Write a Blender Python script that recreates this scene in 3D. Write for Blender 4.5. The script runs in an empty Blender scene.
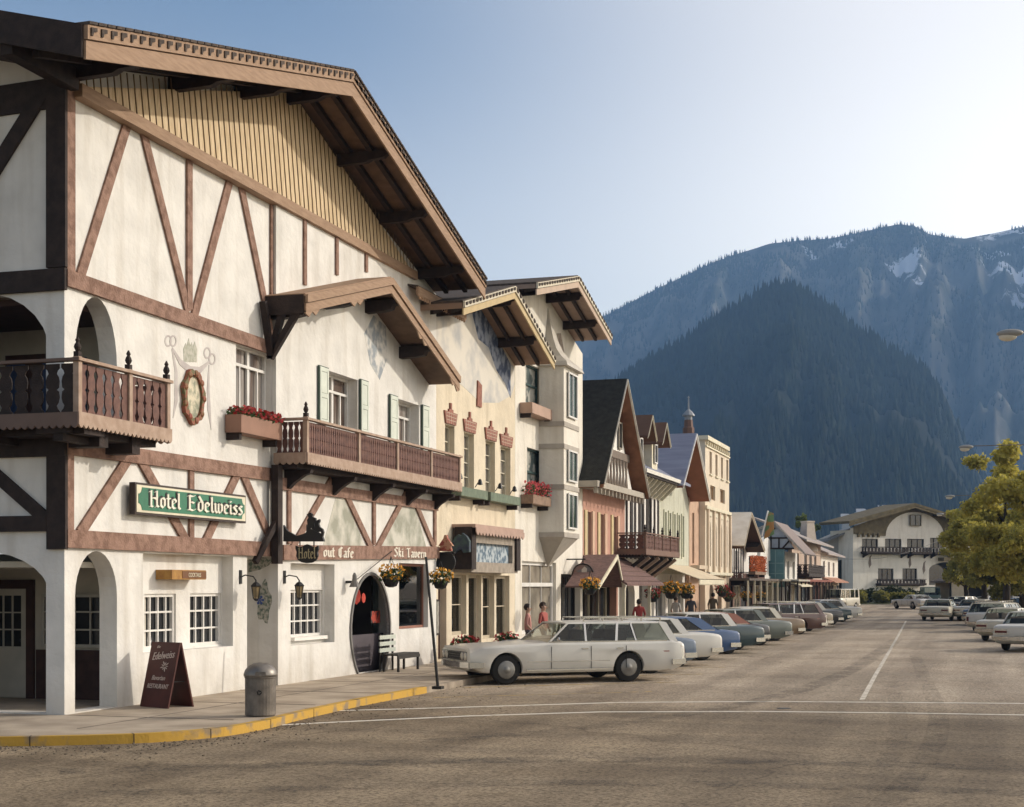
import bpy, bmesh, math, random
import numpy as np
from mathutils import Vector, Matrix, Quaternion, noise
from mathutils.geometry import tessellate_polygon
R = math.radians
random.seed(7)
scene = bpy.context.scene
# ---------------------------------------------------------------- camera
TH = math.atan(463/1500.0); CT, ST = math.cos(TH), math.sin(TH)
CAM = Vector((14.38, -21.51, 2.15)); FPX = 1500.0; HZ = 585.0
cd = bpy.data.cameras.new('camera'); cam = bpy.data.objects.new('camera', cd)
scene.collection.objects.link(cam); scene.camera = cam
cam.location = CAM; cam.rotation_euler = (R(90), 0, TH)
cd.sensor_width = 36; cd.lens = FPX/1024*36; cd.shift_y = (HZ-403.5)/1024
cd.clip_start = 0.1; cd.clip_end = 12000
# ---------------------------------------------------------------- light
SUN_AZ = R(33)      # from +X towards +Y
SUN_EL = R(25)
w = bpy.data.worlds.new('World'); scene.world = w; w.use_nodes = True
nt = w.node_tree; bg = nt.nodes['Background']
sky = nt.nodes.new('ShaderNodeTexSky'); sky.sky_type = 'NISHITA'; sky.sun_disc = False
sky.sun_elevation = SUN_EL; sky.sun_rotation = math.pi/2 - SUN_AZ
sky.air_density = 1.0; sky.dust_density = 2.2; sky.ozone_density = 1.0; sky.altitude = 350
bg.inputs[1].default_value = 0.13
# thin high haze in the sky itself: whiter towards the sun and the horizon
SDv = (math.cos(SUN_EL)*math.cos(SUN_AZ), math.cos(SUN_EL)*math.sin(SUN_AZ), math.sin(SUN_EL))
def _n(t, **k):
    x = nt.nodes.new(t)
    for a, b in k.items(): setattr(x, a, b)
    return x
tcw = _n('ShaderNodeTexCoord'); dt = _n('ShaderNodeVectorMath', operation='DOT_PRODUCT'); dt.inputs[1].default_value = SDv
nt.links.new(tcw.outputs['Generated'], dt.inputs[0])
m1 = _n('ShaderNodeMapRange', interpolation_type='SMOOTHERSTEP'); nt.links.new(dt.outputs['Value'], m1.inputs[0])
for i, v in ((1, .20), (2, .72), (3, 0), (4, 7.0)): m1.inputs[i].default_value = v
sx = _n('ShaderNodeSeparateXYZ'); nt.links.new(tcw.outputs['Generated'], sx.inputs[0])
m2 = _n('ShaderNodeMapRange', interpolation_type='SMOOTHSTEP'); nt.links.new(sx.outputs[2], m2.inputs[0])
for i, v in ((1, .37), (2, .17), (3, 0), (4, 3.4)): m2.inputs[i].default_value = v
ad = _n('ShaderNodeMath', operation='ADD'); nt.links.new(m1.outputs[0], ad.inputs[0]); nt.links.new(m2.outputs[0], ad.inputs[1])
cm = _n('ShaderNodeVectorMath', operation='SCALE'); cm.inputs[0].default_value = (1.0, .84, .62); nt.links.new(ad.outputs[0], cm.inputs['Scale'])
sm_ = _n('ShaderNodeVectorMath', operation='ADD'); nt.links.new(sky.outputs[0], sm_.inputs[0]); nt.links.new(cm.outputs[0], sm_.inputs[1])
nt.links.new(sm_.outputs[0], bg.inputs[0])
sl = bpy.data.lights.new('sun', 'SUN'); sun = bpy.data.objects.new('sun', sl)
scene.collection.objects.link(sun); sl.energy = 3.05; sl.angle = R(0.5); sl.color = (1.0, 0.915, 0.79)
SD = Vector((math.cos(SUN_EL)*math.cos(SUN_AZ), math.cos(SUN_EL)*math.sin(SUN_AZ), math.sin(SUN_EL)))
sun.rotation_euler = SD.to_track_quat('Z', 'Y').to_euler()
scene.view_settings.view_transform = 'Standard'; scene.view_settings.look = 'None'
scene.view_settings.exposure = 0.0; scene.view_settings.gamma = 1.0
scene.view_settings.use_curve_mapping = False
scene.cycles.max_bounces = 6; scene.cycles.volume_bounces = 1; scene.cycles.transparent_max_bounces = 10

# ---------------------------------------------------------------- helpers
COL = scene.collection
def tag(o, label=None, cat=None, group=None, kind=None):
    if label: o['label'] = label
    if cat: o['category'] = cat
    if group: o['group'] = group
    if kind: o['kind'] = kind
    return o
def empty(name, loc=(0,0,0), rz=0, label=None, cat=None, group=None):
    o = bpy.data.objects.new(name, None); COL.objects.link(o); o.location = loc
    o.rotation_euler = (0,0,rz); o.empty_display_size = .2
    return tag(o, label, cat, group)
def copy_tree(o, parent=None):
    c = o.copy(); COL.objects.link(c); c.parent = parent
    for ch in list(o.children): copy_tree(ch, c)
    return c
def chain_loc(p):
    v = Vector((0,0,0))
    while p is not None:
        v += p.location; p = p.parent
    return v
class Frame:
    """a facade plane: u runs along the wall, v is up, n points out of the wall"""
    def __init__(s, O=(0,0,0), U=(0,1,0), N=(1,0,0)):
        s.O=Vector(O); s.U=Vector(U).normalized(); s.N=Vector(N).normalized(); s.V=Vector((0,0,1))
    def __call__(s, u, v, n=0): return s.O + s.U*u + s.V*v + s.N*n
    def px(s, x, y, n=0):
        """(u, v) where the sight line of photo point x, y meets the plane at offset n"""
        d = ray(x,y); o = s.O + s.N*n
        t = (o-CAM).dot(s.N)/d.dot(s.N)
        p = CAM + d*t - s.O
        return (p.dot(s.U), p.z)
def ray(x, y):
    a=(x-512)/FPX; b=(HZ-y)/FPX
    return Vector((a*CT-ST, a*ST+CT, b))
def view(xv, yv, z=0):
    return Vector((CAM.x + xv*CT - yv*ST, CAM.y + xv*ST + yv*CT, z))
def at(x, y, yv):      # point at view depth yv
    return view((x-512)/FPX*yv, yv, CAM.z+(HZ-y)/FPX*yv)
def gpt(x, y, z=0.0):
    yv = FPX*(CAM.z-z)/(y-HZ); return at(x, y, yv)
ST_F = Frame()                                   # street facade plane X=0
class MB:
    def __init__(s): s.v=[]; s.f=[]; s.m=[]; s.cm=0
    def add(s, vs, fs):
        b=len(s.v); s.v += [tuple(p) for p in vs]
        for f in fs: s.f.append(tuple(i+b for i in f)); s.m.append(s.cm)
        return s
    def box(s, a, b):
        x0,y0,z0=a; x1,y1,z1=b
        return s.add([(x0,y0,z0),(x1,y0,z0),(x1,y1,z0),(x0,y1,z0),(x0,y0,z1),(x1,y0,z1),(x1,y1,z1),(x0,y1,z1)],
            [(0,3,2,1),(4,5,6,7),(0,1,5,4),(1,2,6,5),(2,3,7,6),(3,0,4,7)])
    def hexa(s, P):   # 8 points bottom ring, top ring
        return s.add(P, [(0,3,2,1),(4,5,6,7),(0,1,5,4),(1,2,6,5),(2,3,7,6),(3,0,4,7)])
    def fbox(s, fr, u0,u1,v0,v1,n0,n1):
        return s.hexa([fr(u0,v0,n0),fr(u1,v0,n0),fr(u1,v0,n1),fr(u0,v0,n1),fr(u0,v1,n0),fr(u1,v1,n0),fr(u1,v1,n1),fr(u0,v1,n1)])
    def panel(s, fr, outline, holes, n0, n1):
        loops=[list(outline)]+[list(h) for h in holes]
        flat=[p for l in loops for p in l]
        tris=tessellate_polygon([[Vector((p[0],p[1],0)) for p in l] for l in loops])
        N=len(flat); vs=[fr(p[0],p[1],n0) for p in flat]+[fr(p[0],p[1],n1) for p in flat]
        fs=[tuple(t) for t in tris]+[tuple(i+N for i in reversed(t)) for t in tris]
        b=0
        for l in loops:
            k=len(l)
            for i in range(k):
                j=(i+1)%k; fs.append((b+i,b+j,b+j+N,b+i+N))
            b+=k
        return s.add(vs,fs)
    def beam(s, fr, p, q, w, n0, n1):   # timber lying in the facade plane
        d=Vector((q[0]-p[0],q[1]-p[1])); d.normalize(); o=Vector((-d.y,d.x))*w/2
        pts=[(p[0]+o.x,p[1]+o.y),(p[0]-o.x,p[1]-o.y),(q[0]-o.x,q[1]-o.y),(q[0]+o.x,q[1]+o.y)]
        return s.panel(fr, pts, [], n0, n1)
    def bar(s, p, q, w, h=None, up=(0,0,1)):
        p=Vector(p); q=Vector(q); d=(q-p).normalized(); up=Vector(up)
        a=d.cross(up)
        if a.length<1e-4: a=d.cross(Vector((1,0,0)))
        a.normalize(); b=a.cross(d).normalized(); h=h or w; a=a*w/2; b=b*h/2
        return s.hexa([p-a-b,q-a-b,q+a-b,p+a-b,p-a+b,q-a+b,q+a+b,p+a+b])
    def tube(s, pts, r, n=8, caps=True):
        pts=[Vector(p) for p in pts]; rr=r if isinstance(r,(list,tuple)) else [r]*len(pts)
        vs=[]; prev=None
        for i,p in enumerate(pts):
            d=(pts[min(i+1,len(pts)-1)]-pts[max(i-1,0)]).normalized()
            a=d.cross(Vector((0,0,1)))
            if a.length<1e-3: a=d.cross(Vector((0,1,0)))
            a.normalize()
            if prev is not None and a.dot(prev)<0: a=-a
            prev=a; b=d.cross(a).normalized()
            for k in range(n):
                t=2*math.pi*k/n; vs.append(p+(a*math.cos(t)+b*math.sin(t))*rr[i])
        fs=[]
        for i in range(len(pts)-1):
            for k in range(n):
                fs.append((i*n+k,i*n+(k+1)%n,(i+1)*n+(k+1)%n,(i+1)*n+k))
        if caps: fs+= [tuple(range(n-1,-1,-1)), tuple(range((len(pts)-1)*n,len(pts)*n))]
        return s.add(vs,fs)
    def lathe(s, c, prof, n=16, axis='Z'):
        c=Vector(c); vs=[]
        for r,z in prof:
            for k in range(n):
                t=2*math.pi*k/n; x,y=r*math.cos(t),r*math.sin(t)
                vs.append(c+(Vector((x,y,z)) if axis=='Z' else Vector((x,z,y)) if axis=='Y' else Vector((z,x,y))))
        fs=[]
        for i in range(len(prof)-1):
            for k in range(n): fs.append((i*n+k,i*n+(k+1)%n,(i+1)*n+(k+1)%n,(i+1)*n+k))
        fs+= [tuple(range(n-1,-1,-1)), tuple(range((len(prof)-1)*n,len(prof)*n))]
        return s.add(vs,fs)
    def ball(s, c, r, n=8, m=6, jit=0):
        c=Vector(c); r=Vector(r) if not isinstance(r,(int,float)) else Vector((r,r,r))
        prof=[]
        vs=[]; 
        for i in range(m+1):
            a=math.pi*i/m
            for k in range(n):
                t=2*math.pi*k/n; j=1+random.uniform(-jit,jit)
                vs.append(c+Vector((r.x*math.sin(a)*math.cos(t),r.y*math.sin(a)*math.sin(t),r.z*math.cos(a)))*j)
        fs=[(i*n+k,i*n+(k+1)%n,(i+1)*n+(k+1)%n,(i+1)*n+k) for i in range(m) for k in range(n)]
        return s.add(vs,fs)
    def slab(s, poly, t):   # 3D polygon thickened downwards
        N=len(poly); vs=[Vector(p) for p in poly]; vs+=[p-Vector((0,0,t)) for p in vs]
        return s.add(vs,[tuple(range(N)),tuple(range(2*N-1,N-1,-1))]+[(i,(i+1)%N,(i+1)%N+N,i+N) for i in range(N)])
    def build(s, name, mat, parent=None, smooth=False, bevel=0):
        me=bpy.data.meshes.new(name); off=chain_loc(parent)
        me.from_pydata([(p[0]-off.x,p[1]-off.y,p[2]-off.z) for p in s.v],[],s.f)
        for m in (mat if isinstance(mat,(list,tuple)) else [mat]): me.materials.append(m)
        me.polygons.foreach_set('material_index', s.m)
        if len(s.f)<60000:
            bm=bmesh.new(); bm.from_mesh(me); bmesh.ops.remove_doubles(bm,verts=bm.verts,dist=1e-5) if smooth else None
            bmesh.ops.recalc_face_normals(bm,faces=bm.faces); bm.to_mesh(me); bm.free()
        if smooth: me.polygons.foreach_set('use_smooth',[True]*len(me.polygons))
        o=bpy.data.objects.new(name,me); COL.objects.link(o)
        if parent is not None: o.parent=parent
        if bevel:
            md=o.modifiers.new('bevel','BEVEL'); md.width=bevel; md.segments=2; md.limit_method='ANGLE'; md.angle_limit=R(40)
        return o
def arch(u0,u1,v0,vs,vt,n=14,p=2.0):
    """arched opening outline: springs at vs, crown at vt"""
    c=(u0+u1)/2; r=(u1-u0)/2; pts=[(u0,v0),(u1,v0)]
    for i in range(n+1):
        a=math.pi*i/n
        x=math.cos(a); y=math.sin(a)
        pts.append((c+r*math.copysign(abs(x)**(2/p),x), vs+(vt-vs)*abs(y)**(2/p)))
    return pts
def rect(u0,u1,v0,v1): return [(u0,v0),(u1,v0),(u1,v1),(u0,v1)]

# ---------------------------------------------------------------- materials
def mat(name, c, rough=.8, c2=None, scale=3.0, detail=6, bump=0, bscale=None, metal=0, spec=.3, stretch=None, lo=.35, hi=.65, coat=0):
    m=bpy.data.materials.new(name); m.use_nodes=True; n=m.node_tree; b=n.nodes['Principled BSDF']
    b.inputs['Base Color'].default_value=(*c,1); b.inputs['Roughness'].default_value=rough
    b.inputs['Metallic'].default_value=metal; b.inputs['Specular IOR Level'].default_value=spec
    b.inputs['Coat Weight'].default_value=coat
    tc=n.nodes.new('ShaderNodeTexCoord'); mp=n.nodes.new('ShaderNodeMapping'); n.links.new(tc.outputs['Object'],mp.inputs[0])
    if stretch: mp.inputs['Scale'].default_value=stretch
    if c2 is None: c2=tuple(x*.86 for x in c)
    tx=n.nodes.new('ShaderNodeTexNoise'); tx.inputs['Scale'].default_value=scale; tx.inputs['Detail'].default_value=detail
    n.links.new(mp.outputs[0],tx.inputs['Vector'])
    rp=n.nodes.new('ShaderNodeValToRGB'); rp.color_ramp.elements[0].position=lo; rp.color_ramp.elements[1].position=hi
    rp.color_ramp.elements[0].color=(*c2,1); rp.color_ramp.elements[1].color=(*c,1)
    n.links.new(tx.outputs[0],rp.inputs[0]); n.links.new(rp.outputs[0],b.inputs['Base Color'])
    if bump:
        t2=n.nodes.new('ShaderNodeTexNoise'); t2.inputs['Scale'].default_value=bscale or scale*6; t2.inputs['Detail'].default_value=5
        n.links.new(mp.outputs[0],t2.inputs['Vector'])
        bp=n.nodes.new('ShaderNodeBump'); bp.inputs['Strength'].default_value=bump; bp.inputs['Distance'].default_value=.03
        n.links.new(t2.outputs[0],bp.inputs['Height']); n.links.new(bp.outputs[0],b.inputs['Normal'])
    return m
def glass_dark(name, c=(.015,.016,.018), rough=.06):
    return mat(name,c,rough,tuple(x*2.2 for x in c),scale=.9,spec=.6)
def clear_glass(name, tint=(.45,.5,.5)):
    m=bpy.data.materials.new(name); m.use_nodes=True; n=m.node_tree; n.nodes.remove(n.nodes['Principled BSDF'])
    out=n.nodes['Material Output']; tr=n.nodes.new('ShaderNodeBsdfTransparent'); tr.inputs[0].default_value=(*tint,1)
    gl=n.nodes.new('ShaderNodeBsdfGlossy'); gl.inputs['Roughness'].default_value=.03; gl.inputs[0].default_value=(1,1,1,1)
    fr=n.nodes.new('ShaderNodeFresnel'); fr.inputs[0].default_value=1.42; mx=n.nodes.new('ShaderNodeMixShader')
    n.links.new(fr.outputs[0],mx.inputs[0]); n.links.new(tr.outputs[0],mx.inputs[1]); n.links.new(gl.outputs[0],mx.inputs[2])
    n.links.new(mx.outputs[0],out.inputs[0]); return m
M={}
def stucco(name,c,stain=.82):
    """render plaster: trowel mottling, faint vertical streaks, soil and painted contact shade near the ground"""
    m=mat(name,c,.92,tuple(x*stain for x in c),scale=1.6,bump=.55,bscale=7,lo=.30,hi=.62,spec=.15)
    n=m.node_tree; b=n.nodes['Principled BSDF']
    geo=n.nodes.new('ShaderNodeNewGeometry'); sp=n.nodes.new('ShaderNodeSeparateXYZ'); n.links.new(geo.outputs['Position'],sp.inputs[0])
    mr=n.nodes.new('ShaderNodeMapRange'); mr.inputs[1].default_value=0; mr.inputs[2].default_value=.7; mr.inputs[3].default_value=.72; mr.inputs[4].default_value=0  # soil and contact shade at the wall foot, both in the colour
    nz=n.nodes.new('ShaderNodeTexNoise'); nz.inputs['Scale'].default_value=3; nz.inputs['Detail'].default_value=8
    n.links.new(geo.outputs['Position'],nz.inputs['Vector'])
    n.links.new(sp.outputs[2],mr.inputs[0])
    mu=n.nodes.new('ShaderNodeMath'); mu.operation='MULTIPLY'; n.links.new(mr.outputs[0],mu.inputs[0]); n.links.new(nz.outputs[0],mu.inputs[1])
    st=n.nodes.new('ShaderNodeTexNoise'); st.inputs['Scale'].default_value=1.0; st.inputs['Detail'].default_value=5
    mp=n.nodes.new('ShaderNodeMapping'); mp.inputs['Scale'].default_value=(2.6,2.6,.28); n.links.new(geo.outputs['Position'],mp.inputs[0]); n.links.new(mp.outputs[0],st.inputs['Vector'])
    mr2=n.nodes.new('ShaderNodeMapRange'); mr2.inputs[1].default_value=.50; mr2.inputs[2].default_value=.72; mr2.inputs[3].default_value=0; mr2.inputs[4].default_value=.36
    n.links.new(st.outputs[0],mr2.inputs[0])
    ad=n.nodes.new('ShaderNodeMath'); ad.operation='ADD'; ad.use_clamp=True; n.links.new(mu.outputs[0],ad.inputs[0]); n.links.new(mr2.outputs[0],ad.inputs[1])
    mx=n.nodes.new('ShaderNodeMixRGB'); old=b.inputs['Base Color'].links[0].from_socket
    n.links.new(ad.outputs[0],mx.inputs[0]); n.links.new(old,mx.inputs[1]); mx.inputs[2].default_value=(c[0]*.52,c[1]*.47,c[2]*.4,1)
    n.links.new(mx.outputs[0],b.inputs['Base Color']); return m
M['stucco']=stucco('white_stucco',(.73,.71,.67),.85)
M['stucco_plain']=mat('white_paint',(.78,.75,.70),.85,scale=2,bump=.1)
M['timber']=mat('brown_timber',(.295,.18,.135),.8,(.185,.105,.075),scale=6,detail=10,bump=.6,bscale=24,lo=.36,hi=.60)
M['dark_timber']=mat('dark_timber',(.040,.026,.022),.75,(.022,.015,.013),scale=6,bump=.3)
M['tan_wood']=mat('tan_board',(.36,.24,.16),.75,(.28,.18,.115),scale=7,bump=.2,stretch=(1,.4,3))
M['soffit']=mat('soffit_board',(.16,.10,.065),.8,(.11,.07,.045),scale=4)
M['rail']=mat('railing_wood',(.17,.085,.065),.7,(.11,.055,.045),scale=9,bump=.2)
M['rail_light']=mat('railing_cap_wood',(.42,.31,.24),.75,(.33,.23,.17),scale=6)
M['window_white']=mat('window_paint',(.74,.72,.68),.5)
M['glass']=glass_dark('dark_window_glass')
M['curtain']=mat('curtained_pane',(.34,.31,.28),.25,(.10,.065,.05),scale=2.6,stretch=(1,1,.1),lo=.44,hi=.56,spec=.6)
M['clear']=clear_glass('shop_glass')
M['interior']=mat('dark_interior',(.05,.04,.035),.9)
M['wire']=mat('black_iron',(.018,.017,.017),.5)
M['shingle']=mat('roof_shingle',(.10,.075,.06),.9,(.05,.04,.035),scale=9,bump=.5)
M['green_sign']=mat('green_sign_paint',(.045,.19,.11),.45,(.035,.15,.09),scale=4)
M['cream_paint']=mat('cream_paint',(.72,.66,.50),.6)
M['red_flower']=mat('red_petals',(.42,.045,.03),.7,(.30,.03,.04),scale=30)
M['orange_flower']=mat('orange_petals',(.70,.27,.03),.7,(.75,.45,.06),scale=18)
M['pink_flower']=mat('pink_petals',(.55,.10,.12),.7,(.5,.05,.05),scale=18)
M['leaf']=mat('green_leaf',(.06,.10,.03),.7,(.035,.065,.02),scale=12)
M['planter']=mat('planter_wood',(.30,.20,.14),.8,(.2,.13,.09),scale=6)
# ---------------------------------------------------------------- ground
def ground_mat():
    m=bpy.data.materials.new('asphalt'); m.use_nodes=True; n=m.node_tree; b=n.nodes['Principled BSDF']; L=n.links.new
    b.inputs['Roughness'].default_value=.88; b.inputs['Specular IOR Level'].default_value=.25
    geo=n.nodes.new('ShaderNodeNewGeometry')
    def nz(scale,detail=6,st=None,rough=.55):
        t=n.nodes.new('ShaderNodeTexNoise'); t.inputs['Scale'].default_value=scale; t.inputs['Detail'].default_value=detail; t.inputs['Roughness'].default_value=rough
        if st:
            mp=n.nodes.new('ShaderNodeMapping'); mp.inputs['Scale'].default_value=st[0]; mp.inputs['Rotation'].default_value=(0,0,st[1]); L(geo.outputs['Position'],mp.inputs[0]); L(mp.outputs[0],t.inputs['Vector'])
        else: L(geo.outputs['Position'],t.inputs['Vector'])
        return t.outputs[0]
    def ramp(s,p0,c0,p1,c1):
        r=n.nodes.new('ShaderNodeValToRGB'); e=r.color_ramp.elements; e[0].position=p0;e[1].position=p1;e[0].color=(*c0,1);e[1].color=(*c1,1); L(s,r.inputs[0]); return r.outputs[0]
    def mix(f,a,bb,mode='MIX'):
        x=n.nodes.new('ShaderNodeMixRGB'); x.blend_type=mode
        (L(f,x.inputs[0]) if not isinstance(f,float) else setattr(x.inputs[0],'default_value',f)); L(a,x.inputs[1]); L(bb,x.inputs[2]); return x.outputs[0]
    b1=ramp(nz(.16,8),.38,(.215,.165,.110),.62,(.315,.245,.165)); b2=ramp(nz(.22,8),.36,(.37,.305,.23),.64,(.52,.43,.33))
    sx=n.nodes.new('ShaderNodeSeparateXYZ'); L(geo.outputs['Position'],sx.inputs[0])
    wv=n.nodes.new('ShaderNodeMath'); wv.operation='MULTIPLY_ADD'; L(nz(.35,5),wv.inputs[0]); wv.inputs[1].default_value=3.5; L(sx.outputs[1],wv.inputs[2])
    mr=n.nodes.new('ShaderNodeMapRange'); mr.interpolation_type='SMOOTHSTEP'; L(wv.outputs[0],mr.inputs[0]); mr.inputs[1].default_value=4.5; mr.inputs[2].default_value=14
    base=mix(mr.outputs[0],b1,b2)
    # wheel-polished lanes running along the street
    lane=ramp(nz(.9,4,((1,.035,1),0.02)),.40,(.80,.79,.78),.60,(1.07,1.07,1.06))
    c=mix(1.0,base,lane,'MULTIPLY')
    # cross traffic tracks in the foreground street
    tr=ramp(nz(.8,4,((.05,1,1),-.06)),.42,(.82,.82,.82),.58,(1.08,1.08,1.06)); iv=n.nodes.new('ShaderNodeMath'); iv.operation='MULTIPLY_ADD'; L(mr.outputs[0],iv.inputs[0]); iv.inputs[1].default_value=-.75; iv.inputs[2].default_value=.85; c=mix(iv.outputs[0],c,tr,'MULTIPLY')
    pt=ramp(nz(.33,7,None,.6),.42,(.82,.80,.78),.50,(1,1,1)); c=mix(.8,c,pt,'MULTIPLY')
    # worn patches and aggregate
    sp=ramp(nz(21,5,None,.85),.41,(.26,.24,.22),.53,(1.08,1.08,1.08)); c=mix(.9,c,sp,'MULTIPLY')
    sp3=ramp(nz(5,6,None,.8),.33,(.50,.47,.44),.47,(1,1,1)); c=mix(.7,c,sp3,'MULTIPLY')
    sp2=ramp(nz(60,3,None,.8),.60,(1,1,1),.72,(1.7,1.65,1.55)); c=mix(.6,c,sp2,'MULTIPLY')
    # tar-sealed joints
    vo=n.nodes.new('ShaderNodeTexVoronoi'); vo.feature='DISTANCE_TO_EDGE'; vo.inputs['Scale'].default_value=.13
    wn=n.nodes.new('ShaderNodeTexNoise'); wn.inputs['Scale'].default_value=.6; L(geo.outputs['Position'],wn.inputs['Vector'])
    va=n.nodes.new('ShaderNodeVectorMath'); va.operation='ADD'; L(geo.outputs['Position'],va.inputs[0]); L(wn.outputs['Color'],va.inputs[1]); L(va.outputs[0],vo.inputs['Vector'])
    ck=ramp(vo.outputs['Distance'],.0,(.45,.43,.42),.0035,(1,1,1)); c=mix(.6,c,ck,'MULTIPLY')
    L(c,b.inputs['Base Color'])
    bp=n.nodes.new('ShaderNodeBump'); bp.inputs['Strength'].default_value=.35; bp.inputs['Distance'].default_value=.01; L(nz(45,4,None,.7),bp.inputs['Height']); L(bp.outputs[0],b.inputs['Normal'])
    return m
M['asphalt']=ground_mat()
M['sidewalk']=mat('sidewalk_concrete',(.46,.38,.29),.9,(.29,.235,.175),scale=1.1,detail=12,bump=.3,bscale=30,lo=.34,hi=.62)
M['kerb_yellow']=mat('yellow_kerb_paint',(.50,.30,.05),.75,(.27,.20,.12),scale=3,detail=12,lo=.36,hi=.47,bump=.3)
M['kerb']=mat('kerb_concrete',(.34,.29,.23),.9,(.22,.18,.14),scale=3)
M['line']=mat('worn_road_paint',(.66,.61,.52),.8,(.33,.28,.21),scale=7,detail=10,lo=.40,hi=.55)
M['line_yellow']=mat('worn_yellow_paint',(.42,.29,.11),.8,(.25,.21,.15),scale=5,detail=10,lo=.4,hi=.6)
RZ=-.13
def struct(name,mb,m,kind='structure'): return tag(mb.build(name,m),kind=kind)
# road sheet: rises gently beyond the far bend
def gz(X,Y):
    d=max(0,Y-118); return RZ+ min(d*.010,3.2)
xs=[-900,-300,-120,-60]+list(range(-40,101,5))+[130,200,400,1200]
ys=[-80,-40,-20,-10,0,10,20,40,60,80,100,110]+list(range(118,260,6))+[280,320,400,600,1000,1800]
mb=MB(); mb.add([(x,y,gz(x,y)) for y in ys for x in xs],[(j*len(xs)+i,j*len(xs)+i+1,(j+1)*len(xs)+i+1,(j+1)*len(xs)+i) for j in range(len(ys)-1) for i in range(len(xs)-1)])
struct('road',mb,M['asphalt'])
# sidewalk with rounded kerb corner
kerb=[(-14,-3.6),(-6,-3.6),(0.2,-3.5),(1.3,-3.34),(2.4,-2.75),(3.1,-2.15),(3.55,-1.2),(3.62,0.2),(3.46,1.7),(3.32,4.4),(3.3,8.2),(3.3,40),(3.3,80),(3.3,112),(3.0,130),(2.0,150)]
mb=MB(); inner=[(-14,-.0)]+[(-.6,0)]+[(-.6,y) for y in (20,40,60,80,100,120,150)]
poly=kerb+[(-8,150),(-8,6),(-14,6)]
mb.panel(Frame((0,0,0),(1,0,0),(0,1,0)) if False else type('F',(),{'__call__':lambda s,u,v,n=0:Vector((u,v,n))})(),poly,[],-.3,0)
struct('sidewalk',mb,M['sidewalk'])
# sidewalk joints as thin grooves would be: dark filler strips
mj=MB()
for y in [i*3.1 for i in range(0,40)]: mj.box((-.0,y,.001),(3.1,y+.018,.005))
mj.box((1.55,-2,.001),(1.565,112,.0045))
struct('sidewalk_joints',mj,mat('joint_filler',(.10,.085,.07),.9))
def ribbon(pts,w0,w1,z0,z1,side=1):
    """strip following pts from offset w0 to w1 (to the right of travel)"""
    mb=MB(); P=[Vector((p[0],p[1],0)) for p in pts]; L_=[];R_=[]
    for i,p in enumerate(P):
        d=(P[min(i+1,len(P)-1)]-P[max(i-1,0)]).normalized(); nrm=Vector((d.y,-d.x,0))
        L_.append(p+nrm*w0); R_.append(p+nrm*w1)
    for i in range(len(P)-1):
        mb.hexa([Vector((*q.xy,z0)) for q in (L_[i],L_[i+1],R_[i+1],R_[i])]+[Vector((*q.xy,z1)) for q in (L_[i],L_[i+1],R_[i+1],R_[i])])
    return mb
def smoothpts(pts,k=4):
    out=[]; P=[Vector(p) for p in pts]
    for i in range(len(P)-1):
        p0=P[max(i-1,0)];p1=P[i];p2=P[i+1];p3=P[min(i+2,len(P)-1)]
        for j in range(k):
            t=j/k; out.append(tuple(.5*((2*p1)+(-p0+p2)*t+(2*p0-5*p1+4*p2-p3)*t*t+(-p0+3*p1-3*p2+p3)*t**3)))
    out.append(tuple(P[-1])); return out
kc=smoothpts(kerb[:12],4)
i_y=[i for i,p in enumerate(kc) if p[1]>8.0][0]
struct('painted_kerb',ribbon(kc[:i_y+1],-.12,.03,-.28,.006),M['kerb_yellow'])
struct('kerb',ribbon(kc[i_y:],-.14,.03,-.28,.005),M['kerb'])
kj=MB()
for i in range(3,len(kc)-8,5):
    a,b_=Vector((*kc[i][:2],0)),Vector((*kc[i+1][:2],0)); d=(b_-a).normalized(); nn=Vector((d.y,-d.x,0)); a=a-nn*.13
    kj.hexa([Vector((*p.xy,z)) for z in (-.27,.0085) for p in (a,a+d*.014,a+d*.014+nn*.165,a+nn*.165)])
struct('kerb_joints',kj,mat('kerb_joint_dirt',(.07,.055,.04),.9))
gr_=random.Random(3); gs=MB()
for i in range(900):
    t=gr_.random(); j=min(int(t*(i_y+10)),len(kc)-2); p=Vector((*kc[j][:2],0)).lerp(Vector((*kc[j+1][:2],0)),gr_.random()); x=p.x+gr_.expovariate(2.2)*1.0+.05; y=p.y-(gr_.expovariate(2.5) if p.y<0 else 0); s=gr_.uniform(.006,.022)
    gs.ball((x,y,RZ+s*.4),(s,s*gr_.uniform(.6,1.2),s*.6),5,3)
tag(gs.build('gutter_grit',mat('grit',(.24,.19,.14),.9,(.10,.08,.06),scale=9)),'small stones and grit gathered along the gutter by the yellow kerb','grit',kind='stuff')
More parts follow.
